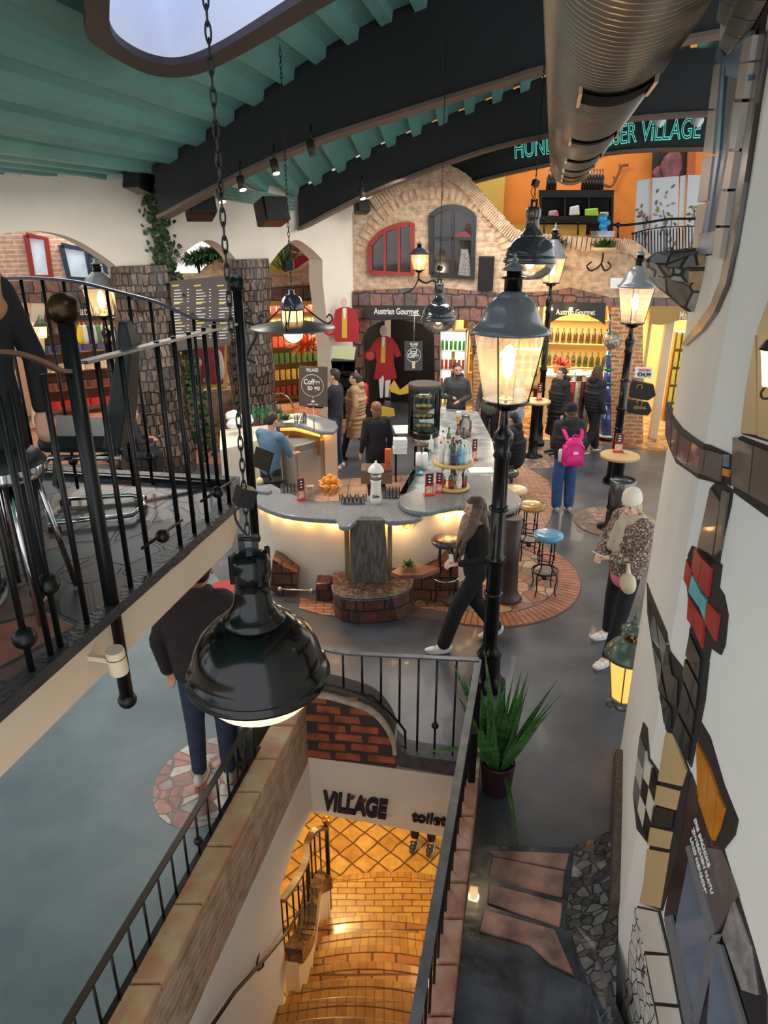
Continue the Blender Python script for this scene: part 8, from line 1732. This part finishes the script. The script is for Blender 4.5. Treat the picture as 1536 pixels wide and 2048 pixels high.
# ================================================================== LEFT SIDE THROUGH THE ARCHES
m = MB()
def ivy(path, n, spread, nm_label):
    m = MB(); P = spline(path, 10); m.tube(P[::3]+[P[-1]], .012, 5)
    for i in range(n):
        b_ = random.choice(P)+Vector((random.gauss(0, spread), random.uniform(-.12, .02), random.gauss(0, .06))); s_ = random.uniform(.035, .065); a = random.uniform(0, 2*PI)
        R = Matrix.Rotation(a, 3, 'Y') @ Matrix.Rotation(random.uniform(-.7, .7), 3, 'X') @ Matrix.Rotation(random.uniform(-.6, .6), 3, 'Z')
        sh = [(0, -1), (.45, -.75), (1, -.35), (.55, .0), (.75, .5), (.25, .4), (0, 1.1), (-.25, .4), (-.75, .5), (-.55, 0), (-1, -.35), (-.45, -.75)]
        m.add([b_+R @ Vector((x*s_, (abs(x)*.25)*s_, z*s_)) for x, z in sh] + [b_], [(k, (k+1) % 12, 12) for k in range(12)])
    tag(m.build('ivy', LEAFD), nm_label, 'ivy')
ivy([LW.at(x, y, .12) for x, y in [(300, 320), (312, 400), (325, 480), (338, 560), (350, 620)]], 620, .11, 'thick ivy strand hanging from the ceiling down the cream wall')
ivy([LW.at(x, y, .2) for x, y in [(350, 600), (368, 660), (380, 720), (392, 780), (402, 830)]], 330, .09, 'lower ivy strand winding down beside the mosaic pillar')
ivy([LW.at(x, y, .3) for x, y in [(398, 820), (408, 860), (418, 905)]], 160, .1, 'leafy bottom end of the ivy near the glass bottles')
# menu board
MP = Plane((Y(354, 600, 12.2).x, 12.2), (Y(470, 600, 12.9).x, 12.9)); BRN = mat('brown_menu_board', (84, 76, 70), .6)
t = thing('menu_board', 'large brown hanging menu board with white and yellow lines behind the ivy', 'menu board', MP.at(410, 690)); fpoly([(340, 562), (468, 550), (466, 690), (352, 702)], 0, .03, 'board', BRN, t, MP)
mw = MB(); my = MB(); random.seed(3)
for cx in (344, 388, 434):
    my.prism([MP.at(cx, 570, .006), MP.at(cx+14, 569, .006), MP.at(cx+14, 572, .006), MP.at(cx, 573, .006)], (0, -.002, 0)); my.prism([MP.at(cx+4, 606, .006), MP.at(cx+16, 605, .006), MP.at(cx+16, 608, .006), MP.at(cx+4, 609, .006)], (0, -.002, 0)); my.prism([MP.at(cx+6, 645, .006), MP.at(cx+20, 644, .006), MP.at(cx+20, 647, .006), MP.at(cx+6, 648, .006)], (0, -.002, 0))
    for k in range(17):
        y = 580+6*k; 
        if 604 < y < 612 or 642 < y < 650: continue
        w_ = random.uniform(10, 22); mw.prism([MP.at(cx+4, y, .006), MP.at(cx+4+w_, y-1, .006), MP.at(cx+4+w_, y+.8, .006), MP.at(cx+4, y+1.8, .006)], (0, -.002, 0)); mw.prism([MP.at(cx+30, y-2, .006), MP.at(cx+34, y-2, .006), MP.at(cx+34, y-.4, .006), MP.at(cx+30, y-.4, .006)], (0, -.002, 0))
my.build('yellow_headings', mat('menu_yellow', (220, 200, 70), .6), t); mw.build('menu_lines', SW, t)
# poster in yellow frame, low stone wall
OP = Plane((Y(380, 720, 14.6).x, 14.6), (Y(462, 720, 15.2).x, 15.2))
t = thing('framed_poster', 'red poster in a yellow wooden frame below the menu board', 'poster', OP.at(425, 770)); fpoly([(362, 680), (458, 680), (455, 775), (366, 778)], 0, .08, 'frame', mat('yellow_wood_frame', (206, 160, 76), .5), t, OP); fpoly([(370, 684), (450, 684), (446, 768), (374, 770)], .01, .03, 'print', mat('poster_red', (150, 34, 48), .5, var=.2, vs_=4), t, OP); m = MB(); m.ball(OP.at(440, 730, .02), (.09, .02, .32), 12); m.build('poster_motif', WBR, t); m = MB(); m.ball(OP.at(392, 724, .02), (.12, .02, .12), 12); m.build('poster_motif', WBR, t)
m = MB(); wallseg(m, Y(352, 800, 14.3)*1, Y(470, 800, 14.9)*1, 0, .01); m = MB(); q0 = Y(350, 790, 14.4); q1 = Y(474, 790, 15.0); wallseg(m, (q0.x, q0.y, 0), (q1.x, q1.y, 0), 0, q0.z, .3); struct(m, 'wall_passage', BRICKOLD)
# shop seen through the third arch
KP = Plane((Y(535, 700, 16.2).x, 16.2), (Y(662, 700, 16.9).x, 16.9)); K2 = Plane((KP.P.x, KP.P.y+1.6), (KP.Q.x, KP.Q.y+1.6))
m = MB(); panel(m, KP, [(528, 545), (570, 548), (600, 540), (640, 512), (668, 508), (668, 600), (528, 600)], .3); struct(m, 'wall_passage', BRICKF)
m = MB(); panel(m, KP, [(520, 578), (600, 570), (640, 572), (668, 560), (668, 602), (520, 602)], .35, .05); struct(m, 'trim_30', STONEF)
t = thing('shop_window', 'yellow wooden shop front with lit shelves of sweets seen under the disc pendant', 'shop window', KP.at(595, 850))
for px in ([(532, 602), (668, 602), (668, 612), (532, 612)], [(645, 602), (656, 602), (652, 860), (641, 860)], [(532, 602), (540, 602), (540, 860), (532, 860)], [(598, 602), (602, 602), (602, 640), (598, 640)]): fpoly(px, .04, .1, 'frame', mat('yellow_wood_frame', (1, 1, 1)), t, KP)
m = MB(); panel(m, K2, [(500, 560), (690, 560), (690, 900), (500, 900)], .1); struct(m, 'wall_passage', SHOPW)
light('passage_shop_light', 'AREA', KP.at(590, 620)+Vector((0, .8, .1)), 70, (1, .84, .58), 1.4)
ca = K2.at(520, 760, .05); cb_ = K2.at(655, 760, .05)
a, b, u, n, t = rack('sweet_shelf', 'lit shelving packed with red and gold sweet boxes in the passage shop', 'shelf', (ca.x, ca.y-.4, 0), (cb_.x, cb_.y-.4, 0), .2, 2.6, .3, 7, mat('dark_shop_shelf', (60, 40, 30), .5), mat('warm_shelf_back', (220, 180, 120), .6))
for i, c in enumerate(((150, 60, 40), (200, 170, 80), (80, 110, 50), (210, 90, 60), (226, 186, 120), (190, 50, 50))):
    fill(proto_box('sweet_box', c, (.1, .1, .24)), a, b, n, .2+.4*i, 12, .15, 'sweet box on %s row of the passage shop shelving' % ['the lowest', 'the second', 'the third', 'the fourth', 'the fifth', 'the top'][i], 'sweet boxes row '+'abcdef'[i], 'box')
p = KP.at(612, 690, .3); t = thing('foil_sweets_heap', 'big heap of red and orange wrapped sweets hanging in the shop window', 'sweets', p); m = MB(); leaves(m, p, .25, 160, .3, .06, -.8, .1); m.build('wrapped_sweets', mat('red_foil', (206, 60, 34), .3, c2=(226, 130, 50), vs_=12), t)
p = KP.at(505, 800, 1.2); t = thing('sweets_basket', 'round basket of red and white sweets in front of the passage shop', 'basket', (p.x, p.y, .0)); m = MB(); m.lathe([(.25, 0), (.3, .7), (.38, .85), (.34, .85)], (p.x, p.y, 0), 20); m.build('tub', mat('wicker', (1, 1, 1)), t)
m = MB()
for i in range(70): m.ball((p.x+random.gauss(0, .14), p.y+random.gauss(0, .14), .86+random.uniform(0, .1)), .04, 6)
o = m.build('loose_sweets', mat('sweet_wrap', (220, 70, 70), .4, c2=(236, 220, 210), vs_=20), t); o['kind'] = 'stuff'
p = Z(548, 800, .9); t = thing('wicker_basket', 'light wicker gift basket with clear wrap left of the brown sign', 'basket', (p.x, p.y+.8, 0)); q = (p.x, p.y+.8, .55); m = MB(); m.lathe([(.3, -.55), (.3, 0), (.26, 0)], q, 18); m.build('crate', mat('orange_wood', (206, 130, 60), .5), t); m = MB(); m.tube([(q[0]+math.cos(w)*.26, q[1], q[2]+math.sin(w)*.3) for w in [PI*i/10 for i in range(11)]], .018, 6); m.build('handle', CHROME, t)
# banner above
t = thing('red_banner', 'red advertising banner with gold lettering visible in the third arch', 'banner', K2.at(610, 500)); fpoly([(560, 480), (660, 480), (660, 545), (560, 560)], .9, .03, 'cloth', mat('banner_red', (170, 36, 60), .6), t, K2)
a = K2.at(583, 512, .95); b = K2.at(622, 512, .95); text('MOZARTKUGELN', a, b-a, (0, 0, 1), .14, GOLD, t, 'lettering', width=(b-a).length); m = MB(); c_ = K2.at(601, 494, .95); m.tube([c_+K2.u*math.cos(w)*.28+Vector((0, 0, math.sin(w)*.13)) for w in [2*PI*i/24 for i in range(24)]], .012, 6, True); m.build('oval_emblem', WBR, t)
tag(fpoly([(530, 500), (568, 500), (568, 560), (530, 560)], .95, .03, 'yellow_banner', mat('yellow_green_banner', (200, 196, 90), .6), None, K2), 'yellow-green banner left of the red one in the third arch', 'banner')
plant('long bladed green plant in front of the banners in the third arch', KP.at(568, 545, .2), .12, .8, 26, None, .05)
# greenery in the middle arch, behind it a wall that glows in place of daylight
GV = Plane((-6.5, 17.5), (-2.2, 19.2)); tag(fpoly([(340, 440), (520, 440), (520, 640), (340, 640)], 0, .05, 'bright_wall', mat('pale_glowing_wall', (232, 238, 240), .8, emis=(220, 230, 236), es=.25), None, GV), 'pale wall glowing in place of daylight behind the trees in the middle arch', 'wall')
for x, y, lb in ((398, 520, 'leafy indoor tree seen in the left part of the middle arch'), (432, 510, 'second leafy tree in the middle arch, right of the first')):
    p = Y(x, y+20, 16.6); t = thing('indoor_tree', lb, 'tree', p); m = MB(); leaves(m, p+Vector((0, 0, .25)), .4, 520, .22, .05, -.9, .4); m.build('foliage', LEAF, t); m = MB(); m.tube([p-Vector((0, 0, .9)), p+Vector((0, 0, .2))], .03, 6); m.build('trunk', mat('bark', (90, 70, 50), .8), t)
m = MB(); q = Plane((Y(352, 540, 16).x, 16), (Y(470, 540, 16.4).x, 16.4)); panel(m, q, [(352, 548), (400, 548), (418, 530), (434, 518), (452, 514), (475, 520), (475, 600), (352, 600)], .3); struct(m, 'wall_passage', BRICKF)
# left arch: brick building with windows and a hat shop
HP = Plane((Y(-60, 600, 14.6).x, 14.6), (Y(345, 600, 16.6).x, 16.6))
m = MB(); panel(m, HP, [(-80, 420), (345, 420), (345, 600), (-80, 600)], .2); struct(m, 'wall_passage', brick('peach_brick', (216, 172, 142), (206, 160, 130), (226, 210, 194), .5, .09, .015, c3=(190, 180, 170)))
m = MB(); panel(m, HP, [(-80, 562), (345, 562), (345, 606), (-80, 606)], .3, .06); struct(m, 'trim_31', STONEF)
PANE2 = mat('glowing_window', (190, 204, 214), .2, var=.35, vs_=2, emis=(200, 214, 224), es=.25)  # pane emission stands in for daylight on the passage windows
for px, mm, lb in (([(52, 470), (92, 478), (102, 552), (66, 552)], REDF, 'red framed window high in the left arch'), ([(122, 490), (172, 500), (182, 558), (138, 556)], mat('navy_frame', (40, 56, 76), .4), 'navy framed window in the left arch, beside the street lamp'), ([(178, 506), (208, 524), (214, 560), (186, 560)], mat('navy_frame', (1, 1, 1)), 'smaller navy framed window at the right of the left arch')):
    t = thing('passage_window', lb, 'window', HP.at(px[3][0], px[3][1])); fpoly(px, .02, .03, 'pane', PANE2, t, HP); fring(px, .1, .05, 'frame', mm, t, HP)
t = thing('shop_sign', 'dark shop sign with pale lettering behind the balcony railing', 'sign', HP.at(180, 630)); fpoly([(90, 606), (340, 606), (340, 640), (90, 640)], .2, .05, 'board', SGN, t, HP); a = HP.at(150, 630, .21); b = HP.at(236, 630, .21); text('hats & bags', a, b-a, (0, 0, 1), .25, SW, t, 'lettering', width=(b-a).length)
m = MB(); H2 = Plane((HP.P.x, HP.P.y+1.7), (HP.Q.x, HP.Q.y+1.7)); panel(m, H2, [(-120, 560), (345, 560), (345, 860), (-120, 860)], .1); struct(m, 'wall_passage', mat('peach_shop_wall', (226, 186, 150), .7))
m = MB(); panel(m, HP, [(62, 606), (88, 606), (92, 850), (66, 850)], .3, .05); struct(m, 'wall_passage', CREAM2)
ca = H2.at(95, 700, .1); cb_ = H2.at(300, 700, .1)
a, b, u, n, t = rack('hat_shelf', 'wooden shelving with hats and folded goods in the shop behind the balcony', 'shelf', (ca.x, ca.y-.5, 0), (cb_.x, cb_.y-.5, 0), .2, 2.3, .4, 6, mat('brown_shop_shelf', (120, 80, 50), .5))
hm = MB(); hm.lathe([(.15, 0), (.16, .01), (.09, .03), (.085, .1), (.04, .13), (.005, .135)], (0, 0, 0), 16); hatp = hm.build('hat', mat('dark_felt', (50, 44, 48), .9), loc=(0, 0, 0))
fill(hatp, a, b, n, 1.88, 8, .3, 'dark felt hat on the upper shelf of the hat shop', 'felt hats', 'hat')
for i, c in enumerate(((196, 60, 60), (120, 70, 60), (206, 190, 160), (60, 70, 110))): fill(proto_box('folded_textile', c, (.26, .28, .16)), a, b, n, .2+.42*i, 7, .3, 'folded textile on shelf %s of the hat shop' % ['one', 'two', 'three', 'four'][i], 'folded textiles row '+'abcd'[i], 'textile')
light('hat_shop_light', 'AREA', HP.at(180, 615)+Vector((.2, .8, .1)), 90, (1, .82, .6), 1.6)
bc = [(226, 200, 60), (230, 230, 226), (60, 60, 66), (196, 196, 200), (90, 130, 90), (220, 200, 170)]
for i in range(9):
    p = HP.at(158+9*i, 645, .15); m = MB(); m.cap(p-Vector((0, 0, .35)), p-Vector((0, 0, .1)), .1, .05, 10); m.tube([p-Vector((0, 0, .1)), p], .01, 5); tag(m.build('felt_pouch', mat('hc_'+str(bc[i % 6]), bc[i % 6], .8)), 'small bag or cap hanging in the row under the dark hat shop sign', 'bag', 'hanging bags and caps')
# small wall lamp in the left shop
p = HP.at(82, 650, .25); t = thing('wall_lamp', 'small lit wall lamp with flared shade in the left shop passage', 'wall lamp', p); m = MB(); m.lathe([(.16, -.02), (.05, .12), (.02, .2)], p, 16); m.build('shade', GRN, t); m = MB(); m.lathe([(.07, -.26), (.1, -.02)], p, 14); m.build('glass', mat('lit_amber_band', (1, 1, 1)), t); light('wall_lamp_light', 'POINT', p-Vector((0, .1, .15)), 8, (1, .75, .45), .05)
# ================================================================== PLANT, VASE, SMALL THINGS
pp = Z(992, 1578, 0); t = thing('snake_plant', 'tall sword-leaved plant in a dark purple pot beside the stair railing', 'plant', pp)
m = MB(); m.lathe([(.105, 0), (.115, .02), (.135, .27), (.14, .285), (.125, .285), (.115, .22), (.02, .22)], pp, 28); m.build('pot', mat('dark_purple_pot', (62, 34, 46), .3, coat=.4), t)
m = MB(); m.lathe([(.118, .235), (.002, .24)], pp, 20); m.build('soil', mat('soil', (40, 30, 24), .9), t)
SN = mat('sword_leaf', (84, 136, 62), .35, c2=(40, 84, 42), vs_=7, stretch=(1, 1, 5), coat=.2); random.seed(11)
m = MB()
def blade(b, d, L, w_, droop=0, fold=None):
    pts = []; d = Vector(d).normalized(); s_ = d.cross(Vector((random.uniform(-.4, .4), -1, .1))).normalized()
    for k in range(9):
        f = k/8; p = Vector(b)+d*L*f+Vector((d.x, d.y, 0))*L*.25*f*f-Vector((0, 0, 1))*droop*L*f**2.2
        ww = w_*(.55+.45*math.sin(PI*min(1, f*1.3)))*(1-f**4)*.5; s2 = (Matrix.Rotation(.5*f, 3, 'Z') @ s_)
        pts.append((p-s2*ww, p+s2.cross(d)*ww*.35, p+s2*ww))
    m.add([q for tr in pts for q in tr], [x for k in range(8) for x in ((3*k, 3*k+1, 3*k+4, 3*k+3), (3*k+1, 3*k+2, 3*k+5, 3*k+4))], True)
for i in range(34):
    a = random.uniform(0, 2*PI); tilt = random.uniform(.05, .42); blade(pp+Vector((math.cos(a)*.06, math.sin(a)*.06, .23)), (math.cos(a)*tilt, math.sin(a)*tilt, 1), random.uniform(.4, .86), random.uniform(.058, .08), .03)
blade(pp+Vector((-.04, 0, .24)), (-.9, -.15, 1.0), .78, .05, .55); blade(pp+Vector((.03, -.09, .24)), (.05, -.9, .25), .5, .055, .75); blade(pp+Vector((-.05, .0, .24)), (-.3, .1, 1), .95, .05, .0); blade(pp+Vector((.06, 0, .24)), (.45, .0, 1), .75, .045, .0); blade(pp+Vector((.0, .03, .24)), (.1, .1, 1), .8, .05, .0)
m.build('sword_leaves', SN, t)
p = Z(492, 1545, .0); q = (p.x+.06, p.y+.1, 0); t = thing('glazed_jar', 'dark green glazed ribbed jar standing behind the stair railing under the black pendant', 'jar', q)
m = MB(); m.loft([[Vector(q)+Vector((math.cos(w)*r*(1+.03*math.cos(w*10)), math.sin(w)*r*(1+.03*math.cos(w*10)), z)) for w in [2*PI*i/60 for i in range(60)]] for r, z in ((.11, 0), (.15, .06), (.19, .2), (.2, .36), (.18, .5), (.13, .6), (.11, .63), (.12, .66))]); m.build('body', mat('dark_green_glaze', (40, 46, 34), .12, coat=.9, var=.4, vs_=5), t)
p = Y(455, 1175, 6.3); t = thing('red_rimmed_tub', 'dark tub with a red rim partly hidden by the black pendant', 'tub', (p.x, p.y, 0)); m = MB(); m.lathe([(.2, 0), (.26, .7), (.24, .7)], (p.x, p.y, 0), 24); m.build('tub', mat('dark_blue_glaze', (40, 42, 54), .3, coat=.3), t); m = MB(); m.lathe([(.262, .7), (.27, .72), (.25, .735)], (p.x, p.y, 0), 24); m.build('red_rim', mat('red_rim_paint', (190, 40, 34), .4), t)
# iron scroll bracket on the second pillar
t = thing('scroll_bracket', 'large black iron scroll bracket in front of the second mosaic pillar', 'bracket', Y(490, 700, 9.5)); m = MB(); m.tube(spline([Y(x, y, 9.5) for x, y in [(520, 644), (500, 648), (486, 628), (492, 616), (504, 624), (498, 636)]], 5), .012, 6); m.tube(spline([Y(x, y, 9.5) for x, y in [(484, 640), (508, 650), (512, 672), (498, 700), (494, 716), (512, 726)]], 5), .02, 8); m.build('scroll', BLACK, t)
